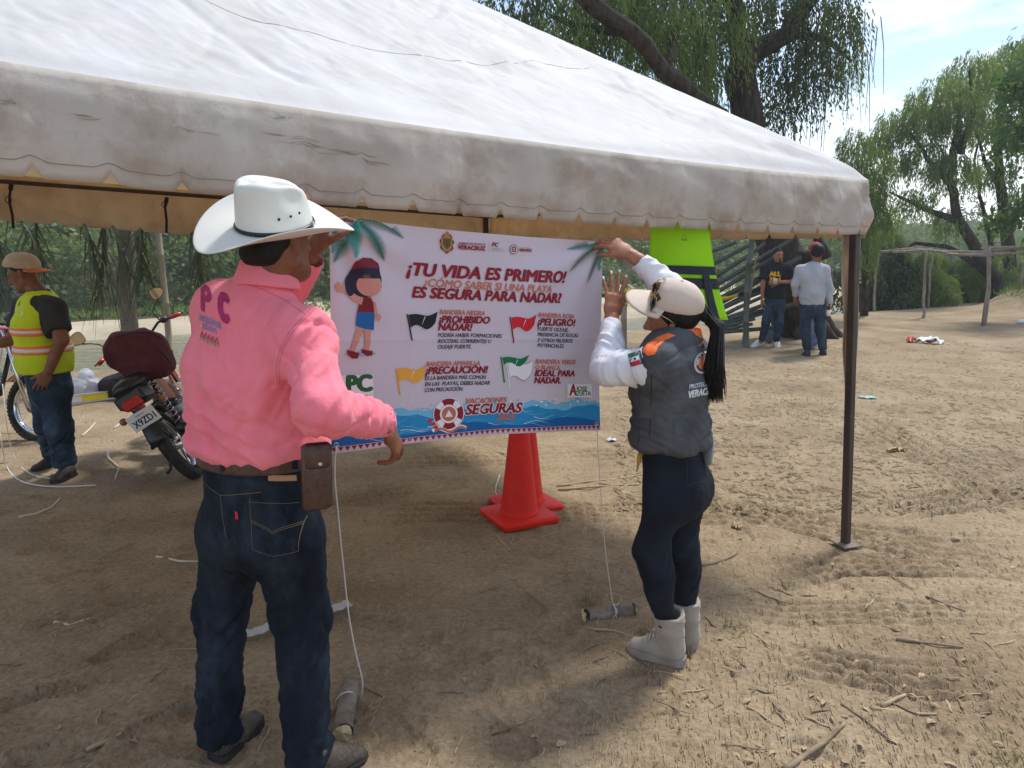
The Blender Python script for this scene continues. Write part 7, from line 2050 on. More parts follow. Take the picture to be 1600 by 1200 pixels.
mb = MB(); mb.tube([kn + Vector((0.033 * 0.2 * math.sin(a), -0.0, 0) ) + (rb - ra).normalized() * 0.01 * math.sin(3 * a) + Vector((0, 0.036 * math.cos(a), 0.036 * math.sin(a))) for a in [k * 0.5 for k in range(27)]], 0.002, 5)
mb.tube([kn + Vector((0, -0.01, 0.036)), kn + Vector((0.015, -0.02, 0.05)), kn + Vector((0.02, -0.02, 0.06))], 0.002, 5)
tag(mb.build('knot', m_string), 'white cord knot wound round the grey log', 'knot')
# ---- clear plastic strip behind the man's legs
m_clear = mat('clear_plastic', (0.62, 0.62, 0.63), rough=0.15, spec=0.7, trans=(0.7, 0.7, 0.7), tmix=0.3)
a0, b0 = gnd(378, 1004), gnd(548, 956)
mb = MB(); dv = (b0 - a0); sv = Vector((-dv.y, dv.x, 0)).normalized() * 0.034
vs_, fs_ = [], []
for k in range(31):
    c_ = a0 + dv * k / 30
    for j in range(5):
        vs_.append(c_ + sv * (j / 2 - 1) + Vector((0, 0, 0.028 + ground_z(c_.x, c_.y) + 0.008 * abs(j / 2 - 1) + 0.003 * math.sin(k * 2.3 + j))))
for k in range(30):
    for j in range(4): fs_.append((k * 5 + j, k * 5 + j + 1, k * 5 + j + 6, k * 5 + j + 5))
mb.add(vs_, fs_); o = tag(mb.build('plastic_strip', m_clear), 'crumpled clear plastic strip lying behind the man\'s legs', 'plastic strip'); o.modifiers.new('t', 'SOLIDIFY').thickness = 0.001

# ---- lime vest hanging from the tent edge
m_lime = mat('lime_fabric', rgb(170, 240, 15), rgb(180, 245, 25), scale=9, rough=0.7, bump=0.2, bscale=120, trans=(0.4, 0.75, 0.02), tmix=0.25)
m_navy = mat('navy_webbing', (0.018, 0.022, 0.032), (0.03, 0.036, 0.05), scale=30, rough=0.8, bump=0.3, bscale=250)
hv_ = thing('hanging_vest', 'lime safety vest with navy bands hanging from the tent valance', 'vest', at(1070, 500, 3.62))
def vpt(a, b, off=0.0):
    """a across 0..1, b down 0..1"""
    y = 335 + 165 * b
    x0 = 1017 - 6 * b; x1 = 1108 + 4 * b + 26 * b ** 2
    p_ = at(x0 + (x1 - x0) * a, y, 3.60 - off - 0.035 * math.sin(a * math.pi) * (0.3 + b) + 0.010 * math.sin(a * 11 + b * 4) * b)
    return p_
def vgrid(name, a0, a1, b0, b1, off, m, n=16, k=12, fa=None):
    vs_, fs_ = [], []
    for j in range(k + 1):
        for i in range(n + 1):
            b = b0 + (b1 - b0) * j / k; a = a0 + (a1 - a0) * i / n
            vs_.append(vpt(a, b + (0.02 * (a - 0.5) if fa else 0), off))
    for j in range(k):
        for i in range(n): q = j * (n + 1) + i; fs_.append((q, q + 1, q + n + 2, q + n + 1))
    o_ = obj(name, mesh(name, vs_, fs_, m), hv_); md_ = o_.modifiers.new('t', 'SOLIDIFY'); md_.thickness = 0.004; md_.offset = 1
    return o_
vgrid('front_panel', 0, 1, 0, 1, 0.0, m_lime, 24, 24); vgrid('back_panel', 0.02, 0.98, 0, 0.96, -0.05, m_lime)
vgrid('navy_band', 0.22, 1.0, 0.485, 0.565, 0.007, m_navy, fa=1); vgrid('navy_band', 0.0, 1.0, 0.60, 0.70, 0.007, m_navy, fa=1); vgrid('navy_strap', 0.80, 0.90, 0.575, 1.0, 0.014, m_navy, 4, 12)
v, q = text2d('Voit', 0.022, 0.2); v, q = refine2d(v, q, 0.01)
obj('print', mesh('print', [at(1064 + a * 260, 376 - b * 320, 3.55) for a, b, *_ in v], q, m_tee_dark, False), hv_)
mb = MB(); mb.tube([at(1065, 369, 3.553), at(1070, 367.5, 3.553), at(1075, 370, 3.553)], [0.0008, 0.003, 0.0008], 5, flat=0.2); mb.build('logo_stroke', m_tee_dark, hv_)

# ---- motorcycles
m_tyre = mat('tyre_rubber', (0.018, 0.016, 0.015), (0.045, 0.040, 0.035), scale=20, rough=0.9, bump=0.4, bscale=60)
m_blackpl = mat('black_plastic', (0.010, 0.010, 0.011), rough=0.35, spec=0.5)
m_redpaint = mat('maroon_paint', (0.22, 0.010, 0.018), rough=0.2, spec=0.6, coat=0.6)
m_redlens = mat('red_lens', (0.45, 0.02, 0.015), rough=0.2, spec=0.6)
m_chrome = mat('chrome', (0.6, 0.6, 0.62), rough=0.14, metal=1.0)
m_engine = mat('engine_metal', (0.10, 0.10, 0.105), (0.2, 0.2, 0.21), scale=30, rough=0.4, metal=0.7)
m_mirror = mat('mirror_glass', (0.75, 0.72, 0.66), rough=0.05, metal=1.0)
m_plate = mat('plate_white', (0.72, 0.72, 0.74), rough=0.4)
m_amber = mat('amber_lens', (0.30, 0.13, 0.06), rough=0.3)
m_whitepaint = mat('white_paint', (0.72, 0.72, 0.73), rough=0.25, coat=0.4)
def wheel(par, c, rad, w):
    wt = MB(); prof = []
    for k in range(17):
        t = math.pi * (k / 16) - math.pi / 2
        prof.append((rad - w * 0.55 + w * 0.55 * math.cos(t), w * 0.5 * math.sin(t)))
    rotx = Matrix.Rotation(R(90), 3, 'X')
    wt.lathe(prof + [prof[0]], c, rotx, 48)
    w_ = wt.build('wheel', m_tyre, par, world=False)
    rows = 52                                      # tread blocks
    tb = MB()
    for i in range(rows):
        a = 2 * math.pi * i / rows
        for j in (-1, 0, 1):
            lat = j * w * 0.27; rr_ = rad - 0.003 - 0.010 * abs(j)
            aa = a + (0.06 if j else 0)
            ctr = c + Vector((math.cos(aa) * rr_, lat, math.sin(aa) * rr_))
            tb.box(ctr, (0.016, w * 0.20, 0.022), Matrix.Rotation(-aa, 3, 'Y') @ Matrix.Rotation(R(-j * 24), 3, 'Z'))
    o = tb.build('tread', m_tyre, w_, smooth=False, world=False); o['kind'] = 'stuff'
    rm = MB(); rm.lathe([(rad - w * 0.95, -w * 0.3), (rad - w * 1.12, -w * 0.22), (rad - w * 1.12, w * 0.22), (rad - w * 0.95, w * 0.3)], c, rotx, 40); rm.lathe([(0.0, -0.05), (0.045, -0.05), (0.045, 0.05), (0, 0.05)], c, rotx, 16)
    rm.build('rim', m_chrome, w_, world=False)
    for i in range(18):
        a = 2 * math.pi * i / 18; sp_ = MB()
        sp_.tube([c + Vector((math.cos(a + 0.3) * 0.045, 0.03 * (-1) ** i, math.sin(a + 0.3) * 0.045)), c + Vector((math.cos(a) * (rad - w * 1.1), 0, math.sin(a) * (rad - w * 1.1)))], 0.0016, 4)
        sp_.build('spoke', m_chrome, w_, world=False)
def moto(label, loc, heading, roll, steer, paint, bag=True, plate=True):
    t_ = thing('motorcycle', label, 'motorcycle', loc)
    t_.rotation_mode = 'QUATERNION'
    t_.rotation_quaternion = (Matrix.Rotation(heading, 3, 'Z') @ Matrix.Rotation(roll, 3, 'X')).to_quaternion()
    V3 = lambda x, y, z: Vector((x, y, z))
    def tb(name, pts, r_, m, n=8, par=None): q = MB(); q.tube(pts, r_, n); return q.build(name, m, par or t_, world=False)
    def bx(name, c, s, m, rot=None, bev=0.01, par=None): q = MB(); q.box(c, s, rot, bev); return shade_edges(q.build(name, m, par or t_, world=False), 40)
    rw, fw = V3(0, 0, 0.295), V3(1.26, 0, 0.30)
    wheel(t_, rw, 0.295, 0.095)
    # rear: swing arm, shocks, fender, tail, lamp, plate
    for s_ in (-1, 1):
        tb('swing_arm', [rw + V3(0, 0.085 * s_, 0), V3(0.45, 0.10 * s_, 0.36)], 0.016, m_blackpl)
        tb('shock_absorber', [rw + V3(0.02, 0.105 * s_, 0.02), V3(0.16, 0.115 * s_, 0.62)], 0.014, m_blackpl)
        q = MB(); q.tube([rw + V3(0.05, 0.108 * s_, 0.12) + V3(0.11, 0.008 * s_, 0.40) * (k / 90) + V3(math.cos(k * 0.7) * 0.026, math.sin(k * 0.7) * 0.026, 0) for k in range(86)], 0.0045, 5); q.build('spring', m_chrome, t_, world=False)
        q = MB(); q.lathe([(0.0, -0.03), (0.022, -0.022), (0.028, 0.0), (0.022, 0.022), (0.0, 0.03)], V3(-0.10, 0.155 * s_, 0.64), Matrix.Rotation(R(90), 3, 'Y'), 14); ind = q.build('indicator', m_amber, t_, world=False)
        tb('indicator_stem', [V3(-0.09, 0.06 * s_, 0.64), V3(-0.10, 0.14 * s_, 0.64)], 0.008, m_blackpl, par=ind)
        tb('grab_rail', [V3(0.28, 0.11 * s_, 0.80), V3(0.0, 0.10 * s_, 0.84), V3(-0.12, 0.05 * s_, 0.84)], 0.010, m_blackpl)
    vs_, fs_ = [], []
    for k in range(15):
        a = R(40) + R(120) * k / 14
        for j in range(7):
            y = (j / 6 - 0.5) * 0.125; rr_ = 0.335 - 0.35 * y * y / 0.125
            vs_.append(rw + V3(math.cos(a) * rr_, y, math.sin(a) * rr_))
    for k in range(14):
        for j in range(6): fs_.append((k * 7 + j, k * 7 + j + 1, k * 7 + j + 8, k * 7 + j + 7))
    fd = obj('rear_fender', mesh('rear_fender', vs_, fs_, m_blackpl), t_, False); fd.modifiers.new('t', 'SOLIDIFY').thickness = 0.004
    bx('tail_unit', V3(-0.06, 0, 0.74), (0.30, 0.20, 0.13), m_blackpl, Matrix.Rotation(R(8), 3, 'Y'), 0.03)
    bx('tail_light', V3(-0.215, 0, 0.725), (0.045, 0.135, 0.075), m_redlens, None, 0.012)
    if plate:
        pl = bx('number_plate', V3(-0.235, 0, 0.60), (0.006, 0.20, 0.125), m_plate, Matrix.Rotation(R(-12), 3, 'Y'), 0.002)
        M_ = Matrix.Rotation(R(-12), 3, 'Y')
        for s_, sz, zz, w_ in (('X9ZD1', 0.075, -0.036, 0.16), ('VERACRUZ', 0.017, 0.034, 0.07)):
            v, q = text2d(s_, sz); x0, x1 = min(a for a, _ in v), max(a for a, _ in v)
            if s_[0] == 'X': v, q = embolden(v, q, 0.0022)
            vv = [V3(-0.235, 0, 0.60) + M_ @ V3(-0.0045 - (z[0] if z else 0), -((a - (x0 + x1) / 2) * w_ / (x1 - x0)), b + zz) for a, b, *z in v]
            obj('plate_lettering', mesh('plate_lettering', vv, q, m_tee_dark if s_[0] == 'X' else m_navy, False), pl, False)
        bx('plate_bracket', V3(-0.17, 0, 0.63), (0.10, 0.14, 0.016), m_blackpl, Matrix.Rotation(R(30), 3, 'Y'), 0.004)
    # seat, frame, engine, tank, panels
    q = MB(); q.tube([V3(-0.16, 0, 0.83), V3(0.05, 0, 0.84), V3(0.30, 0, 0.81), V3(0.52, 0, 0.79)], [0.09, 0.13, 0.13, 0.10], 14, flat=0.42, up=(0, 0, 1)); q.build('seat', m_blackpl, t_, world=False)
    tb('frame', [V3(1.02, 0, 0.86), V3(0.62, 0, 0.74), V3(0.1, 0, 0.74), V3(-0.1, 0, 0.74)], 0.022, m_blackpl); tb('frame', [V3(1.02, 0, 0.82), V3(0.90, 0, 0.40), V3(0.60, 0, 0.26), V3(0.42, 0, 0.36)], 0.020, m_blackpl)
    bx('engine', V3(0.60, 0, 0.36), (0.34, 0.24, 0.22), m_engine, None, 0.04)
    en = bx('cylinder_block', V3(0.72, 0, 0.53), (0.14, 0.15, 0.18), m_engine, Matrix.Rotation(R(25), 3, 'Y'), 0.015)
    for k in range(6): bx('cooling_fin', V3(0.69 + 0.018 * k, 0, 0.47 + 0.028 * k), (0.17, 0.18, 0.008), m_engine, Matrix.Rotation(R(25), 3, 'Y'), 0.002, en)
    q = MB(); q.tube([V3(0.46, 0, 0.83), V3(0.58, 0, 0.89), V3(0.78, 0, 0.93), V3(0.96, 0, 0.90), V3(1.03, 0, 0.87)], [0.07, 0.125, 0.15, 0.13, 0.05], 18, flat=0.72, up=(0, 0, 1)); q.build('fuel_tank', paint, t_, world=False)
    for s_ in (-1, 1):
        q = MB(); q.prism([(0, 0), (0.30, -0.06), (0.36, 0.10), (0.05, 0.17), (-0.05, 0.10)], V3(0.18, 0.115 * s_, 0.60), (1, 0, 0), (0, 0, 1), 0.022 * -1); q.build('side_panel', paint, t_, False, False)
        q = MB(); q.prism([(0, 0), (0.16, 0.03), (0.20, 0.26), (0.06, 0.30)], V3(0.86, 0.125 * s_, 0.60), (1, 0, 0), (0, 0, 1), 0.02 * -1); q.build('shroud', m_whitepaint if paint is not m_redpaint else paint, t_, False, False)
    tb('exhaust_pipe', [V3(0.80, -0.08, 0.48), V3(0.90, -0.13, 0.30), V3(0.70, -0.15, 0.22), V3(0.30, -0.16, 0.26)], 0.022, m_chrome, 10); q = MB(); q.tube([V3(0.32, -0.16, 0.26), V3(0.20, -0.165, 0.30), V3(-0.22, -0.17, 0.40), V3(-0.26, -0.17, 0.41)], [0.028, 0.045, 0.048, 0.03], 14); q.build('muffler', m_blackpl, t_, world=False)
    tb('foot_peg', [V3(0.34, 0.10, 0.32), V3(0.34, 0.24, 0.32)], 0.016, m_blackpl); tb('foot_peg', [V3(0.34, -0.10, 0.32), V3(0.34, -0.24, 0.32)], 0.016, m_blackpl)
    tb('side_stand', [V3(0.50, 0.10, 0.28), V3(0.42, 0.22, 0.10)], 0.012, m_blackpl)
    tb('centre_stand', [V3(0.10, 0.10, 0.26), V3(0.0, 0.13, 0.16), V3(-0.02, 0.17, 0.15)], 0.013, m_blackpl)
    q = MB(); q.prism([(0, 0), (0.52, 0.03), (0.50, 0.09), (0.02, 0.08)], V3(-0.06, 0.075, 0.31), (1, 0, 0), (0, 0, 1), 0.03); q.build('chain_guard', m_blackpl, t_, False, False)
    # front end, turned by the steering angle
    st = Matrix.Rotation(steer, 3, 'Z'); hx = V3(1.05, 0, 0.9)
    S_ = lambda p: hx + st @ (p - hx)
    fs2 = thing_part = bpy.data.objects.new('front_fork', None); COL.objects.link(fs2); fs2.parent = t_
    def sp(name, pts, r_, m, n=8): q = MB(); q.tube([S_(p) for p in pts], r_, n); return q.build(name, m, t_, world=False)
    for s_ in (-1, 1): sp('fork_leg', [V3(1.26, 0.085 * s_, 0.30), V3(1.01, 0.085 * s_, 0.97)], 0.018, m_chrome, 10)
    bpy.data.objects.remove(fs2)
    wheel(t_, S_(fw), 0.30, 0.085)
    vs_, fs_ = [], []
    for k in range(13):
        a = R(20) + R(120) * k / 12
        for j in range(7):
            y = (j / 6 - 0.5) * 0.12; rr_ = 0.335 - 0.3 * y * y / 0.12; vs_.append(S_(fw + V3(math.cos(a) * rr_, y, math.sin(a) * rr_)))
    for k in range(12):
        for j in range(6): fs_.append((k * 7 + j, k * 7 + j + 1, k * 7 + j + 8, k * 7 + j + 7))
    fd = obj('front_fender', mesh('front_fender', vs_, fs_, paint), t_, False); fd.modifiers.new('t', 'SOLIDIFY').thickness = 0.004
    q = MB(); q.lathe([(0.0, 0.05), (0.05, 0.045), (0.085, 0.02), (0.09, 0.0), (0.07, -0.06), (0.0, -0.09)], S_(V3(1.14, 0, 0.90)), st @ Matrix.Rotation(R(90), 3, 'Y'), 24); hl_ = q.build('headlight', paint, t_, world=False)
    q = MB(); q.lathe([(0.0, 0.055), (0.06, 0.05), (0.08, 0.022)], S_(V3(1.142, 0, 0.90)), st @ Matrix.Rotation(R(90), 3, 'Y'), 24); q.build('lens', m_mirror, hl_, world=False)
    sp('handlebar', [V3(0.84, 0.36, 1.06), V3(0.93, 0.22, 1.09), V3(1.0, 0.08, 1.02), V3(1.0, -0.08, 1.02), V3(0.93, -0.22, 1.09), V3(0.84, -0.36, 1.06)], 0.011, m_blackpl)
    for s_ in (-1, 1):
        sp('grip', [V3(0.875, 0.31 * s_, 1.072), V3(0.83, 0.385 * s_, 1.055)], 0.018, m_redlens if paint is m_redpaint else m_blackpl, 12)
        sp('brake_lever', [V3(0.93, 0.25 * s_, 1.09), V3(0.95, 0.30 * s_, 1.075), V3(0.91, 0.40 * s_, 1.055)], 0.006, m_blackpl)
        sp('switch_box', [V3(0.915, 0.245 * s_, 1.088), V3(0.89, 0.285 * s_, 1.078)], 0.026, m_blackpl, 10)
        mc = V3(0.96, 0.36 * s_, 1.30)
        ms = sp('mirror_stem', [V3(0.925, 0.24 * s_, 1.10), V3(0.98, 0.25 * s_, 1.18), V3(0.98, 0.30 * s_, 1.22), mc - V3(0, 0.0, 0.05)], 0.006, m_blackpl)
        out = [(0.062 * math.cos(a) + 0.012 * math.cos(2 * a), 0.052 * math.sin(a)) for a in [k * math.pi / 10 for k in range(20)]]
        q = MB(); q.prism([(a * s_ * -1, b) for a, b in out] if s_ > 0 else out, S_(mc + V3(0.012, 0, 0)), st @ V3(0, -1, 0.0), V3(0, 0, 1), 0.016); mh = q.build('mirror', m_blackpl, t_, False, False)
        q = MB(); vv = [S_(mc + V3(-0.008, 0, 0)) + (st @ V3(0, -1, 0)) * a * 0.9 + V3(0, 0, 1) * b * 0.9 for a, b in ([(x * -1, y) for x, y in out] if s_ > 0 else out)]
        q.add(vv, [tuple(range(len(vv)))]); q.build('mirror_glass', m_mirror, mh, False, False)
    cl_ = sp('instrument', [V3(1.02, 0, 1.05), V3(1.05, 0, 1.10)], 0.06, m_blackpl, 16)
    return t_
mp_ = gz(gnd(312, 742))
moto('maroon motorcycle seen from behind, leaning on its stand with number plate', mp_, R(107), R(-31), R(28), m_redpaint)
# bag tied on the seat
bg_c = at(216, 556, 5.55)
m_bag = mat('maroon_bag_cloth', (0.075, 0.010, 0.018), (0.11, 0.018, 0.026), scale=14, rough=0.8, bump=0.4, bscale=120)
bag = thing('backpack', 'dark maroon backpack slung over the motorcycle\'s seat', 'backpack', bg_c)
bx_ = Vector((0.90, 0.10, -0.35)).normalized(); 
bgo = grow_mesh('pack_body', [ec(at(190, 548, 5.55), at(247, 562, 5.6), 0.135, 0.12, 0.12, 0.12, (0, 1, 0), 0.05), el(at(222, 535, 5.6), (0.16, 0.12, 0.10), None, 0.05), el(at(225, 578, 5.55), (0.15, 0.10, 0.08), None, 0.05), el(at(178, 548, 5.55), (0.07, 0.08, 0.08), None, 0.04)], 0.012, m_bag, bag,
          lambda V_, N_: 0.012 * ridge(V_ * np.array([6, 6, 9]), 2))
mb = MB(); mb.tube([at(248, 545, 5.45), at(262, 560, 5.46), at(268, 568, 5.48)], [0.02, 0.022, 0.012], 6, flat=0.3); mb.build('strap', m_strap, bag)
mb = MB(); mb.tube([at(180, 528, 5.40), at(205, 520, 5.42), at(235, 519, 5.48), at(252, 530, 5.47)], 0.005, 6); mb.build('zip', m_strap, bag)
f2 = gnd(50, 690)
hd2 = R(-16); off2 = Matrix.Rotation(hd2, 3, 'Z') @ Vector((1.26, 0, 0))
moto('red and white motorcycle parked at the photo\'s left edge beside the worker', gz(f2 - off2), hd2, R(-8), R(10), mat('red_white_paint', (0.42, 0.02, 0.03), rough=0.2, coat=0.5), plate=False)

# ---- ladder, bags, cable on the left
m_alu = mat('aluminium', (0.55, 0.55, 0.56), (0.62, 0.62, 0.63), scale=20, rough=0.35, metal=0.7)
la, lb = gz(gnd(90, 634)), gz(gnd(325, 606))
lad = thing('ladder', 'aluminium ladder lying on the ground behind the maroon motorcycle', 'ladder', (la + lb) / 2)
dv = (lb - la).normalized(); sv = Vector((-dv.y, dv.x, 0))
for k in (0, 1):
    mb = MB(); c_ = (la + lb) / 2 + sv * 0.38 * k + UP * 0.06; M_ = Matrix((dv, sv, UP)).transposed()
    mb.box(c_, ((lb - la).length, 0.022, 0.085), M_); mb.box(c_ + UP * 0.045 - sv * 0.012, ((lb - la).length, 0.045, 0.007), M_); mb.box(c_ - UP * 0.045 - sv * 0.012, ((lb - la).length, 0.045, 0.007), M_)
    rl = mb.build('rail', m_alu, lad, False)
    if k == 0:
        for fr_, w_, mm in ((0.10, 0.16, m_plate), (0.23, 0.26, ink('label_yellow', rgb(225, 205, 40))), (0.40, 0.30, m_tee_dark)):
            mb = MB(); mb.box(la.lerp(lb, fr_) + UP * 0.06 - sv * 0.0125, (w_, 0.002, 0.065), M_); mb.build('label_sticker', mm, rl, False)
for k in range(5):
    mb = MB(); p_ = la.lerp(lb, 0.1 + 0.2 * k) + UP * 0.06; mb.tube([p_, p_ + sv * 0.38], 0.016, 8); mb.build('rung', m_alu, lad)
m_wbag = mat('white_plastic_bag', (0.70, 0.71, 0.73), rough=0.35, spec=0.5, trans=(0.8, 0.8, 0.82), tmix=0.35)
bc0 = at(132, 604, 8.3)
wb = grow_mesh('plastic_bag', [el(bc0, (0.14, 0.12, 0.10), None, 0.05), el(bc0 + Vector((0.05, 0, 0.09)), (0.06, 0.06, 0.08), None, 0.04), el(bc0 + Vector((-0.09, 0, -0.02)), (0.10, 0.10, 0.10), None, 0.05)], 0.014, m_wbag, None, lambda V_, N_: 0.035 * ridge(V_ * 9, 3), 0)
tag(wb, 'crumpled white plastic bag lying behind the worker', 'bag')
bc1 = at(188, 600, 8.35)
kb = grow_mesh('black_bag', [el(bc1, (0.20, 0.14, 0.11), None, 0.05), el(bc1 + Vector((-0.12, 0, -0.02)), (0.10, 0.12, 0.09), None, 0.05), el(bc1 + Vector((0.08, 0, 0.05)), (0.10, 0.10, 0.08), None, 0.05)], 0.014, m_strap, None, lambda V_, N_: 0.015 * ridge(V_ * 8, 2))
tag(kb, 'black duffel bag on the ground left of the maroon motorcycle', 'bag')
cp_ = lambda px, py: gz(gnd(px, py)) + UP * 0.012
cord('white cable looping over the ground at the worker\'s feet', [at(-6, 650, 5.6), at(2, 690, 5.5), cp_(12, 735), cp_(35, 755), cp_(80, 763), cp_(150, 760)], 0.005, 'cable')
cord('thin white cable trailing from the left motorcycle', [at(4, 600, 5.7), at(10, 660, 5.6), cp_(22, 716), cp_(48, 745), cp_(90, 752)], 0.0035, 'cable')

# ---- palm-thatched shelter behind the tent
m_palmtrunk = mat('palm_trunk_bark', (0.115, 0.095, 0.070), (0.21, 0.185, 0.14), scale=20, rough=0.95, bump=0.8, bscale=25, stretch=(1, 1, 3), dist=0.015)
m_bamboo_dry = mat('dry_bamboo', (0.20, 0.165, 0.105), (0.32, 0.275, 0.19), scale=10, rough=0.6, bump=0.3, bscale=30, stretch=(1, 1, 0.2))
m_bamboo_green = mat('green_bamboo', (0.042, 0.055, 0.044), (0.085, 0.105, 0.085), scale=9, rough=0.45, spec=0.5, bump=0.2, bscale=30, stretch=(0.4, 0.4, 0.4))
m_frond = leafmat('palm_leaflet', (0.022, 0.030, 0.014), (0.060, 0.066, 0.030), (0.06, 0.075, 0.02))
pst = gz(gnd(207, 598))
shel = thing('palm_shelter', 'palm-thatched shelter with hanging fronds on rough posts behind the tent', 'shelter', pst)
def bamboo(name, a, b, r_, m, par, node=0.35, seed=0):
    mb_ = MB(); d = b - a; n = max(2, int(d.length / node)); pts, rad = [], []
    rg_ = random.Random(seed)
    bend = Vector((rg_.gauss(0, 0.01), rg_.gauss(0, 0.01), rg_.gauss(0, 0.01))) * d.length
    for k in range(n + 1):
        for e, q in ((-0.012, 1.0), (-0.004, 1.12), (0.004, 1.12), (0.012, 1.0)):
            t = min(1, max(0, (k / n) + e / d.length))
            if pts and t <= lt: continue
            lt = t; pts.append(a.lerp(b, t) + bend * math.sin(t * math.pi)); rad.append(r_ * q * (1 - 0.15 * t))
    mb_.tube(pts, rad, 10)
    return mb_.build(name, m, par)
mb = MB(); limb(mb, [pst - UP * 0.1, at(203, 500, pst.y), at(196, 400, pst.y), at(190, 300, pst.y)], 0.085, 0.095, 12, 0.03, 91); mb.build('post', m_palmtrunk, shel)
b0 = gz(gnd(270, 604)); bamboo('post', b0 - UP * 0.1, at(242, 320, b0.y + 0.1), 0.040, m_bamboo_dry, shel, 0.5, 3)
bm0, bm1 = at(-120, 262, 9.0), at(420, 262, 9.4)
bamboo('beam', bm0, bm1, 0.05, m_bamboo_dry, shel, 0.5, 4)
def palm_frond(p0, d0, length, seed, dense=46, leaf=0.55):
    rg_ = random.Random(seed); vs_, fs_ = [], []
    pts = []; p = Vector(p0); d = Vector(d0).normalized()
    for k in range(18):
        pts.append(p.copy()); p += d * length / 17; d = (d + Vector((0, 0, -0.10))).normalized()
    for k in range(dense):
        t = 0.08 + 0.9 * k / dense; i = min(16, int(t * 17)); f_ = t * 17 - i
        q = pts[i].lerp(pts[i + 1], f_); dd = (pts[i + 1] - pts[i]).normalized(); sd2 = dd.cross(UP).normalized()
        for s_ in (-1, 1):
            if rg_.random() < 0.15: continue
            l_ = leaf * (0.6 + 0.5 * math.sin(t * math.pi)) * rg_.uniform(0.5, 1.2); w_ = rg_.uniform(0.010, 0.020)
            o_ = (dd * 0.6 + sd2 * s_ * rg_.uniform(0.2, 1.1) + Vector((rg_.gauss(0, 0.25), rg_.gauss(0, 0.25), -0.3))).normalized()
            wv = o_.cross(UP).normalized() * w_; b = len(vs_)
            c_ = q; dr_ = rg_.uniform(0.1, 0.7)
            for j in range(4):
                a = j / 3; pt = c_ + o_ * l_ * a + Vector((0, 0, -dr_ * l_ * a * a)); ww = wv * (1 - a * 0.9)
                vs_ += [pt - ww, pt + ww]
            for j in range(3): fs_.append((b + 2 * j, b + 2 * j + 1, b + 2 * j + 3, b + 2 * j + 2))
    fr_ = obj('frond', mesh('frond', vs_, fs_, m_frond, False), shel); fr_['kind'] = 'stuff'
    mb_ = MB(); mb_.tube(pts, [0.016 - 0.012 * k / 17 for k in range(18)], 6); mb_.build('midrib', m_frond, fr_)
for k, (px, py, dx, dz, l_) in enumerate(((-40, 330, 0.5, -0.4, 0.9), (10, 320, 0.6, -0.5, 0.9), (60, 330, -0.3, -0.9, 0.6), (120, 320, 0.25, -0.9, 1.0), (165, 320, -0.15, -1, 1.0), (205, 330, 0.2, -1, 0.8), (228, 320, -0.3, -1, 0.9), (160, 330, 0.5, -0.8, 0.8), (290, 320, 0.3, -0.8, 0.9), (330, 320, -0.4, -0.8, 0.8), (370, 330, 0.1, -0.9, 0.9))):
    palm_frond(at(px, py, 8.9 + 0.1 * (k % 3)), (dx, -0.15 + 0.1 * (k % 4), dz), l_, k, 13, 0.58)

# ---- stack of green bamboo poles leaning behind the people
fan = thing('bamboo_stack', 'fan of dark green bamboo poles propped behind the lime vest', 'bamboo poles', gz(gnd(1140, 525)))
for k, (x0, y0, x1, y1, r_) in enumerate(((1090, 400, 1151, 378, .040), (1092, 424, 1172, 382, .042), (1094, 446, 1196, 381, .042), (1096, 458, 1242, 371, .045), (1098, 470, 1222, 394, .040), (1100, 480, 1252, 402, .045), (1104, 486, 1200, 430, .040), (1108, 492, 1236, 424, .042),
                                          (1110, 490, 1210, 448, .040), (1112, 502, 1196, 462, .036), (1114, 505, 1200, 474, .040), (1114, 508, 1192, 484, .032), (1118, 510, 1246, 474, .042), (1116, 514, 1180, 498, .034), (1120, 516, 1176, 506, .034), (1125, 519, 1212, 512, .038))):
    a_, b_ = at(x0, y0, 13.35 - 0.03 * k), at(x1, y1, 13.1 - 0.025 * k)
    bamboo('pole', a_, b_, r_, m_bamboo_green, fan, 0.42, k)
a_ = gz(gnd(1166, 543)); bamboo('upright_pole', a_ - UP * 0.05, at(1176, 366, a_.y), 0.050, m_bamboo_green, fan, 0.45, 40)
mb = MB(); pa, pb_ = gz(gnd(1160, 536)), at(1181, 405, 12.85); mb.tube([pa, pb_], 0.05, 4, flat=0.35); tag(mb.build('plank', mat('brown_board', (0.20, 0.13, 0.075), (0.3, 0.2, 0.12), scale=12, rough=0.85), smooth=False), 'narrow brown board leaning beside the upright bamboo', 'plank')
a_, b_ = gz(gnd(1286, 518)) + UP * 0.06, gz(gnd(1305, 523)) + UP * 0.06
o = bamboo('bamboo_pole', a_, b_, 0.055, m_bamboo_green, None, 0.4, 41); tag(o, 'short green bamboo lying right of the grey-shirted man', 'bamboo pole')
# shovel
sp0 = gz(gnd(1203, 537)); sh_ = thing('shovel', 'blue-grey shovel standing blade down between the bearded man\'s feet', 'shovel', sp0)
out = [(-0.10, 0.30), (0.10, 0.30), (0.11, 0.15), (0.08, 0.05), (0, -0.02), (-0.08, 0.05), (-0.11, 0.15)]
mb = MB(); mb.prism(out, sp0 + Vector((0, 0.05, 0.0)), (1, 0, 0), (0, 0.15, 1), 0.012); mb.build('blade', mat('blue_steel', (0.07, 0.10, 0.13), (0.12, 0.15, 0.18), scale=9, rough=0.5), sh_, False)
mb = MB(); mb.tube([sp0 + Vector((0, 0.09, 0.28)), sp0 + Vector((0.02, 0.25, 1.0))], 0.018, 8); mb.build('handle', m_bamboo_dry, sh_)

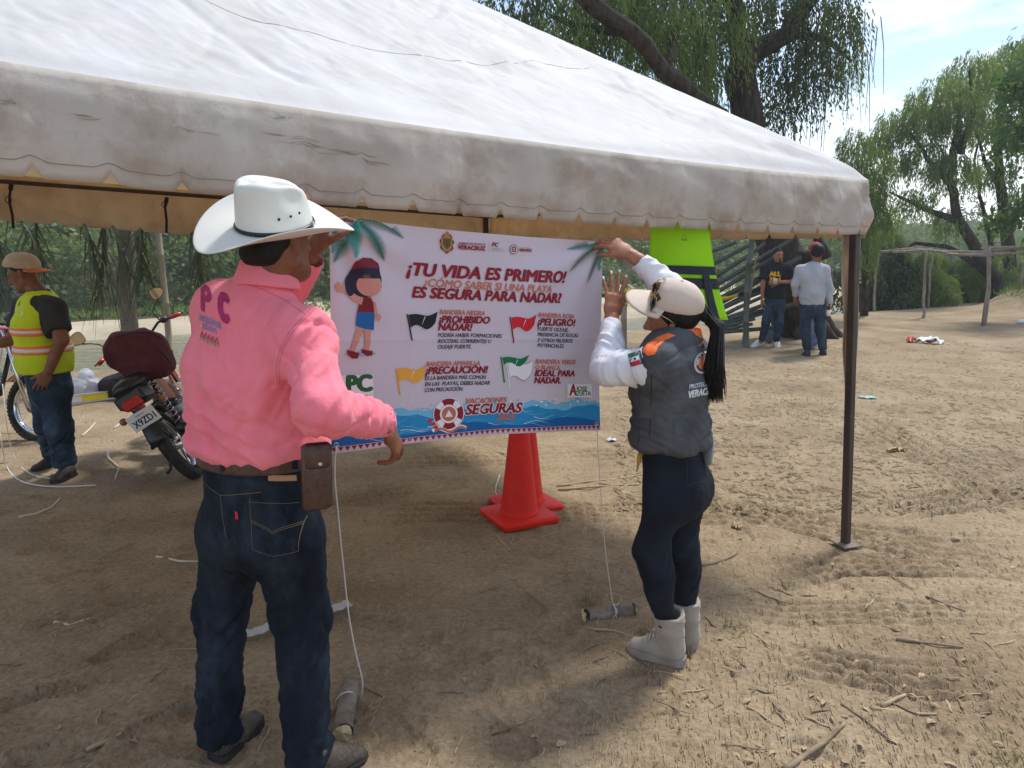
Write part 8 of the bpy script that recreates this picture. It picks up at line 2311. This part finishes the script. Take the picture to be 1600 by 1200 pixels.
# ---- stake and caution tape
s0 = gz(gnd(975, 547)); s1 = at(976, 440, s0.y)
tag(bamboo('stake', s0 - UP * 0.1, s1, 0.055, m_bamboo_dry, None, 0.4, 50), 'bamboo stake holding caution tape behind the woman\'s hand', 'stake')
m_tape = mat('yellow_caution_tape', rgb(225, 200, 30), rgb(30, 28, 20), scale=3.0, rough=0.5, lo=0.52, hi=0.55, trans=(0.6, 0.5, 0.05), tmix=0.2)
def tape(label, pts, w):
    vs_, fs_ = [], []
    P = []
    for a, b in zip(pts[:-1], pts[1:]):
        for k in range(14): P.append(a.lerp(b, k / 14) - UP * 0.12 * math.sin(k / 14 * math.pi))
    P.append(pts[-1])
    for i, p in enumerate(P):
        tw_ = 0.5 * math.sin(i * 0.45); vs_ += [p + Vector((0, math.sin(tw_), math.cos(tw_))) * w / 2, p - Vector((0, math.sin(tw_), math.cos(tw_))) * w / 2]
    for i in range(len(P) - 1): fs_.append((2 * i, 2 * i + 1, 2 * i + 3, 2 * i + 2))
    o_ = obj('caution_tape', mesh('caution_tape', vs_, fs_, m_tape)); o_.modifiers.new('t', 'SOLIDIFY').thickness = 0.001
    tag(o_, label, 'tape')
tape('yellow caution tape strung between stake and upright bamboo', [at(930, 452, 12.5), at(975, 453, s0.y - 0.07), at(1080, 456, 12.5), at(1169, 455, 12.66)], 0.07)
mb = MB(); mb.tube([s1 + Vector((0.06 * math.cos(a), 0.06 * math.sin(a), -0.38 + 0.006 * a)) for a in [k * 0.5 for k in range(20)]], 0.02, 5, flat=0.4); tag(mb.build('caution_tape', m_tape), 'caution tape wound round the bamboo stake', 'tape')

# ---- bare pole frame on the right
m_pole = mat('weathered_pole', (0.17, 0.14, 0.11), (0.30, 0.265, 0.22), scale=14, rough=0.9, bump=0.6, bscale=25, stretch=(1, 1, 0.3), dist=0.01)
fr = thing('pole_frame', 'bare frame of crooked wooden posts and rails standing on the right', 'pole frame', gz(gnd(1535, 508)))
def post(px0, py0, px1, py1, r_, seed, mid=None):
    a_ = gz(gnd(px0, py0)); b_ = at(px1, py1, a_.y)
    mb_ = MB(); pts = [a_ - UP * 0.15] + ([at(mid[0], mid[1], a_.y)] if mid else []) + [b_]
    limb(mb_, pts, r_, r_ * 0.8, 9, 0.04, seed); mb_.build('post', m_pole, fr)
post(1536, 508, 1545, 384, 0.050, 1, (1545, 450)); post(1441, 497, 1448, 390, 0.034, 2, (1444, 455)); post(1452, 482, 1458, 397, 0.030, 3, (1451, 430)); post(1367, 487, 1375, 390, 0.032, 4, (1366, 440)); post(1586, 488, 1612, 380, 0.040, 5)
def rail(pix, Y0, Y1, r_, seed):
    mb_ = MB(); n = len(pix); limb(mb_, [at(x, y, Y0 + (Y1 - Y0) * i / (n - 1)) for i, (x, y) in enumerate(pix)], r_, r_ * 0.8, 8, 0.03, seed); mb_.build('rail', m_pole, fr)
rail([(1369, 394), (1420, 389), (1470, 393), (1530, 394), (1610, 387)], 19.0, 16.2, 0.034, 6); rail([(1394, 394), (1450, 391), (1500, 398), (1560, 396), (1640, 396)], 18.2, 16.0, 0.034, 7); rail([(1533, 388), (1580, 386), (1640, 383)], 16.4, 16.2, 0.03, 8); rail([(1480, 398), (1540, 399), (1640, 392)], 17.0, 15.9, 0.03, 9)

# ---- litter one can pick out
m_paper = mat('white_wrapper', (0.66, 0.66, 0.66), rough=0.6); m_redcan = mat('red_wrapper', (0.5, 0.03, 0.03), rough=0.4)
def scrap(label, px, py, w, h, m, seed, name='scrap', cat='litter', lift=0.03):
    c_ = gz(gnd(px, py)); rg_ = random.Random(seed); n, k = 9, 6
    vs_, fs_ = [], []
    a = rg_.uniform(-0.5, 0.5)
    for j in range(k + 1):
        for i in range(n + 1):
            x, y = (i / n - 0.5) * w, (j / k - 0.5) * h
            e = 1 - 0.5 * (abs(i / n - 0.5) * 2) ** 2
            X_, Y_ = c_.x + x * math.cos(a) - y * math.sin(a) * e, c_.y + x * math.sin(a) + y * math.cos(a) * e
            vs_.append((X_, Y_, ground_z(X_, Y_) + 0.006 + lift * rg_.random() * e))
    for j in range(k):
        for i in range(n): q = j * (n + 1) + i; fs_.append((q, q + 1, q + n + 2, q + n + 1))
    o_ = obj(name, mesh(name, vs_, fs_, m)); o_.modifiers.new('t', 'SOLIDIFY').thickness = 0.002
    return tag(o_, label, cat)
scrap('crumpled white paper bag on the dirt right of the tent leg', 1452, 539, 0.42, 0.26, m_paper, 1, 'paper_bag', 'bag', 0.14)
scrap('red crumpled wrapper beside the white paper bag', 1424, 537, 0.20, 0.14, m_redcan, 2, 'wrapper', 'wrapper', 0.10)
scrap('flattened green plastic scrap just right of the tent leg', 1355, 622, 0.20, 0.10, mat('green_plastic', (0.20, 0.42, 0.32), rough=0.35), 3, 'plastic_scrap', 'plastic', 0.02)
scrap('small white scrap behind the banner\'s right corner', 955, 688, 0.09, 0.05, mat('pale_blue_scrap', (0.5, 0.58, 0.66), rough=0.5), 4, 'paper_scrap', 'scrap', 0.02)
scrap('dry tan corn husk on the dirt right of the tent leg', 1400, 706, 0.17, 0.05, mat('corn_husk', (0.42, 0.27, 0.12), (0.55, 0.40, 0.22), scale=40, rough=0.8), 5, 'corn_husk', 'husk', 0.04)
bt0 = gz(gnd(1597, 507)) + UP * 0.045
btl = thing('plastic_bottle', 'white plastic bottle lying at the right edge by the pole frame', 'bottle', bt0)
brot = Vector((0.95, 0.3, 0)).to_track_quat('Z', 'Y').to_matrix()
mb = MB(); mb.lathe([(0.0, -0.14), (0.038, -0.14), (0.045, -0.13), (0.045, 0.06), (0.040, 0.09), (0.018, 0.13), (0.018, 0.14)], bt0, brot, 18); mb.build('bottle_body', m_paper, btl)
mb = MB(); mb.lathe([(0.020, 0.138), (0.020, 0.16), (0.0, 0.162)], bt0, brot, 14); mb.build('lid', m_navy, btl)
scrap('crumpled pale leaf on the dirt near the right log', 1152, 820, 0.06, 0.05, mat('pale_leaf', (0.42, 0.33, 0.22), rough=0.8), 8, 'dry_leaf', 'leaf', 0.03)
# ================================================================== GROUND LITTER
m_straw = mat('dry_straw', (0.30, 0.225, 0.13), (0.48, 0.385, 0.25), scale=3, rough=0.85)
m_twig = mat('dry_twig', (0.16, 0.115, 0.075), (0.33, 0.25, 0.17), scale=8, rough=0.9, bump=0.5, bscale=60)
m_dryleaf = mat('dry_leaf', (0.30, 0.205, 0.11), (0.47, 0.36, 0.22), scale=4, rough=0.8)
m_pale = mat('pale_stalk', (0.52, 0.46, 0.36), (0.62, 0.56, 0.45), scale=9, rough=0.7)
rg = random.Random(99)
def stick(label, pix, r_, m, name='stick', cat='stick', flat=0.8, lift=0.0, group=None):
    P = [gz(gnd(x, y)) + UP * (r_ * 0.7 + lift * (i % 2)) for i, (x, y) in enumerate(pix)]
    mb_ = MB(); limb(mb_, P, r_, r_ * 0.55, 7, r_ * 0.5, rg.randint(0, 999))
    return tag(mb_.build(name, m), label, cat, group)
stick('thick bent dry branch in the bottom right corner of the yard', [(1225, 1200), (1262, 1170), (1300, 1148), (1320, 1132)], 0.011, m_twig)
stick('splinter lying across the thick bent branch', [(1240, 1163), (1272, 1170)], 0.006, m_straw)
stick('straight dark twig right of the woman, pointing at the photo edge', [(1400, 1000), (1505, 1014)], 0.007, m_twig)
stick('dark twig behind the straight one, slanting down right', [(1447, 928), (1508, 954)], 0.006, m_twig)
stick('short dark twig nearest the tyre ruts', [(1332, 914), (1376, 925)], 0.005, m_twig)
stick('thin dark twig just right of the tent foot plate', [(1393, 900), (1428, 918)], 0.004, m_twig)
stick('curved pale branch beside the woman\'s far boot', [(1087, 890), (1115, 884), (1140, 875), (1152, 862)], 0.010, m_twig)
stick('upper long dry reed behind the woman\'s string', [(870, 758), (920, 752), (990, 742), (1010, 738)], 0.008, m_straw)
stick('middle long dry reed behind the woman\'s string', [(872, 765), (940, 760), (998, 754)], 0.008, m_straw)
stick('lowest long dry reed behind the woman\'s string', [(895, 786), (950, 788), (1000, 786)], 0.007, m_straw)
stick('thin reed lying just in front of the woman\'s boot', [(920, 988), (960, 992), (998, 1003)], 0.006, m_straw)
stick('long thin dry stem at lower right beside the leaf pile', [(1363, 1105), (1440, 1108), (1540, 1112)], 0.006, m_straw)
stick('flat dry stalk above the long thin stem', [(1378, 1102), (1415, 1086)], 0.010, m_straw, flat=0.3)
stick('pale crossing stalk in the leaf pile', [(1480, 1086), (1487, 1110)], 0.007, m_straw)
stick('dark stick bending through the leaf pile', [(1315, 1098), (1345, 1120), (1400, 1160)], 0.006, m_twig)
stick('crooked pale stick lying below the middle of the banner', [(770, 1142), (815, 1128), (852, 1108)], 0.004, m_twig)
stick('curved pale reed at the left, in front of the worker', [(30, 812), (55, 806), (80, 795), (95, 780)], 0.007, m_pale)
stick('white reed bow lying left of the pink-shirted man', [(245, 873), (280, 879), (318, 878)], 0.008, m_pale)
stick('torn white husk on the trampled dirt at left', [(85, 970), (110, 973), (140, 967)], 0.009, m_pale, 'husk', 'husk')
stick('pale root bit under the torn husk at left', [(135, 1172), (160, 1163), (190, 1152)], 0.010, m_dryleaf, 'root', 'root')
stick('white looping stalk beside the traffic cone', [(781, 740), (775, 756), (774, 770), (782, 780)], 0.006, m_pale)
stick('forked straw in front of the cone base', [(778, 842), (800, 866)], 0.005, m_straw)
stick('white curved stalk between worker and motorcycle', [(168, 705), (170, 720), (186, 732), (180, 750)], 0.010, m_pale)
stick('upper white stalk behind the worker\'s shoes', [(128, 680), (142, 668), (149, 660)], 0.010, m_pale)
stick('white stalk under the motorcycle tail', [(178, 668), (190, 660), (200, 656)], 0.009, m_pale)
# loose twigs and leaves that nothing tells apart
def leaf_mesh():
    vs_, fs_ = [], []
    for i in range(7):
        a = i / 6; w = 0.30 * math.sin(a * math.pi) ** 0.8
        for s_ in (-1, 0, 1): vs_.append((a - 0.5, s_ * w, 0.10 * abs(s_) * math.sin(a * 3) + 0.12 * math.sin(a * math.pi) + 0.01))
    for i in range(6):
        for j in range(2): q = i * 3 + j; fs_.append((q, q + 1, q + 4, q + 3))
    me = mesh('dry_leaf', vs_, fs_, m_dryleaf); return me
lm = leaf_mesh()
for k in range(130):
    px = rg.uniform(0, 1600) if k % 3 == 0 else rg.gauss(1330, 190)
    py = rg.uniform(560, 1195) if k < 100 else rg.gauss(1110, 55)
    if not (0 < px < 1600 and 560 < py < 1198): continue
    p_ = gz(gnd(px, py)); s_ = rg.uniform(0.02, 0.055)
    o_ = bpy.data.objects.new('dry_leaf', lm); COL.objects.link(o_)
    o_.location = p_ + UP * 0.003; o_.scale = (s_, s_ * rg.uniform(0.4, 0.9), s_ * rg.uniform(0.5, 1.5)); o_.rotation_euler = (rg.gauss(0, 0.15), rg.gauss(0, 0.15), rg.uniform(0, 6.28))
    tag(o_, 'small curled dry leaf lying loose on the dirt', 'leaf', 'dry leaves scattered over the dirt')
mbt = MB(); mbt.tube([(-0.5, 0, 0.02), (-0.2, 0.03, 0.03), (0.15, -0.02, 0.025), (0.5, 0.03, 0.02)], [0.03, 0.035, 0.03, 0.015], 5)
tm = mesh('twig', mbt.v, mbt.f, m_twig); tm2 = mesh('twig', mbt.v, mbt.f, m_straw)
for k in range(150):
    px = rg.uniform(0, 1600) if k % 2 else rg.gauss(1300, 220)
    py = rg.uniform(560, 1195) if k < 110 else rg.gauss(1080, 80)
    if not (0 < px < 1600 and 560 < py < 1198): continue
    p_ = gz(gnd(px, py)); s_ = rg.uniform(0.05, 0.16)
    o_ = bpy.data.objects.new('twig', tm if k % 3 else tm2); COL.objects.link(o_)
    o_.location = p_ + UP * 0.001; o_.scale = (s_, s_ * rg.choice((-1, 1)), 0.10); o_.scale[1] = 0.10 * rg.choice((1, 1.4)); o_.rotation_euler = (0, rg.gauss(0, 0.05), rg.uniform(0, 6.28))
    tag(o_, 'short dry twig lying loose on the dirt', 'twig', 'twigs scattered over the dirt')
# fine straw, chips and crumbs nobody could count
rgn = np.random.RandomState(123)
vs_, fs_ = [], []
for k in range(13500):
    far_ = k >= 8500
    px = rgn.uniform(-60, 1660); py = 520 + 690 * rgn.rand() ** 0.75
    if far_: px, py = rgn.uniform(960, 1640), rgn.uniform(535, 800)
    p_ = gnd(px, py)
    dens = 0.5 + 0.5 * math.sin(p_.x * 1.7 + 1.1) * math.sin(p_.y * 1.3) + (0.5 if px > 900 else -0.05)
    if rgn.rand() > dens * (1 if px > 900 else 0.22): continue
    l_ = rgn.uniform(0.008, 0.055); w_ = rgn.uniform(0.0008, 0.0022)
    if far_: l_ *= 1.5; w_ *= 2.6; a = rgn.uniform(0, 6.28)
    dx, dy = math.cos(a), math.sin(a); z0 = ground_z(p_.x, p_.y); bend = rgn.normal(0, 0.25)
    b = len(vs_)
    for j in range(3):
        t = (j - 1) * l_ / 2; X_, Y_ = p_.x + dx * t - dy * bend * t * t / l_, p_.y + dy * t + dx * bend * t * t / l_
        zz = ground_z(X_, Y_) + 0.002 + (0.004 * rgn.rand())
        vs_ += [(X_ - dy * w_, Y_ + dx * w_, zz), (X_ + dy * w_, Y_ - dx * w_, zz + 0.0005), (X_, Y_, zz + w_ * 1.4)]
    for j in range(2):
        q = b + 3 * j; fs_ += [(q, q + 2, q + 5, q + 3), (q + 2, q + 1, q + 4, q + 5)]
o = obj('straw', mesh('straw', vs_, fs_, m_straw, False)); tag(o, 'fine dry straw strewn over the dirt', 'straw', kind='stuff')
vs_, fs_ = [], []
for k in range(7000):
    px = rgn.uniform(-60, 1660); py = 560 + 650 * rgn.rand() ** 0.8
    p_ = gnd(px, py); s_ = 0.0025 + 0.012 * rgn.rand() ** 5; b = len(vs_); z0 = ground_z(p_.x, p_.y)
    for dx, dy, dz in ((1, 0, 0), (-0.5, 0.87, 0), (-0.5, -0.87, 0), (0.1, 0.1, 1.1)): vs_.append((p_.x + dx * s_ * rgn.uniform(0.7, 1.3), p_.y + dy * s_ * rgn.uniform(0.7, 1.3), z0 - s_ * 0.1 + dz * s_ * rgn.uniform(0.5, 1)))
    fs_ += [(b, b + 1, b + 3), (b + 1, b + 2, b + 3), (b + 2, b, b + 3)]
o = obj('gravel', mesh('gravel', vs_, fs_, m_dirt, False)); tag(o, 'small clods and grit lying on the dirt', 'gravel', kind='stuff')
# ================================================================== HAZE: thin even river air round the whole place
mh = bpy.data.materials.new('haze_air'); mh.use_nodes = True
t = mh.node_tree; t.nodes.clear()
pv = t.nodes.new('ShaderNodeVolumePrincipled'); mo = t.nodes.new('ShaderNodeOutputMaterial')
pv.inputs['Color'].default_value = (0.86, 0.92, 0.97, 1); pv.inputs['Density'].default_value = 0.0016; pv.inputs['Anisotropy'].default_value = 0.2
t.links.new(pv.outputs['Volume'], mo.inputs['Volume'])
mb = MB(); mb.box((25, 80, 12.5), (420, 274, 31)); hz = mb.build('haze', mh, smooth=False); tag(hz, 'pale humid haze over the river valley', 'haze', kind='stuff')
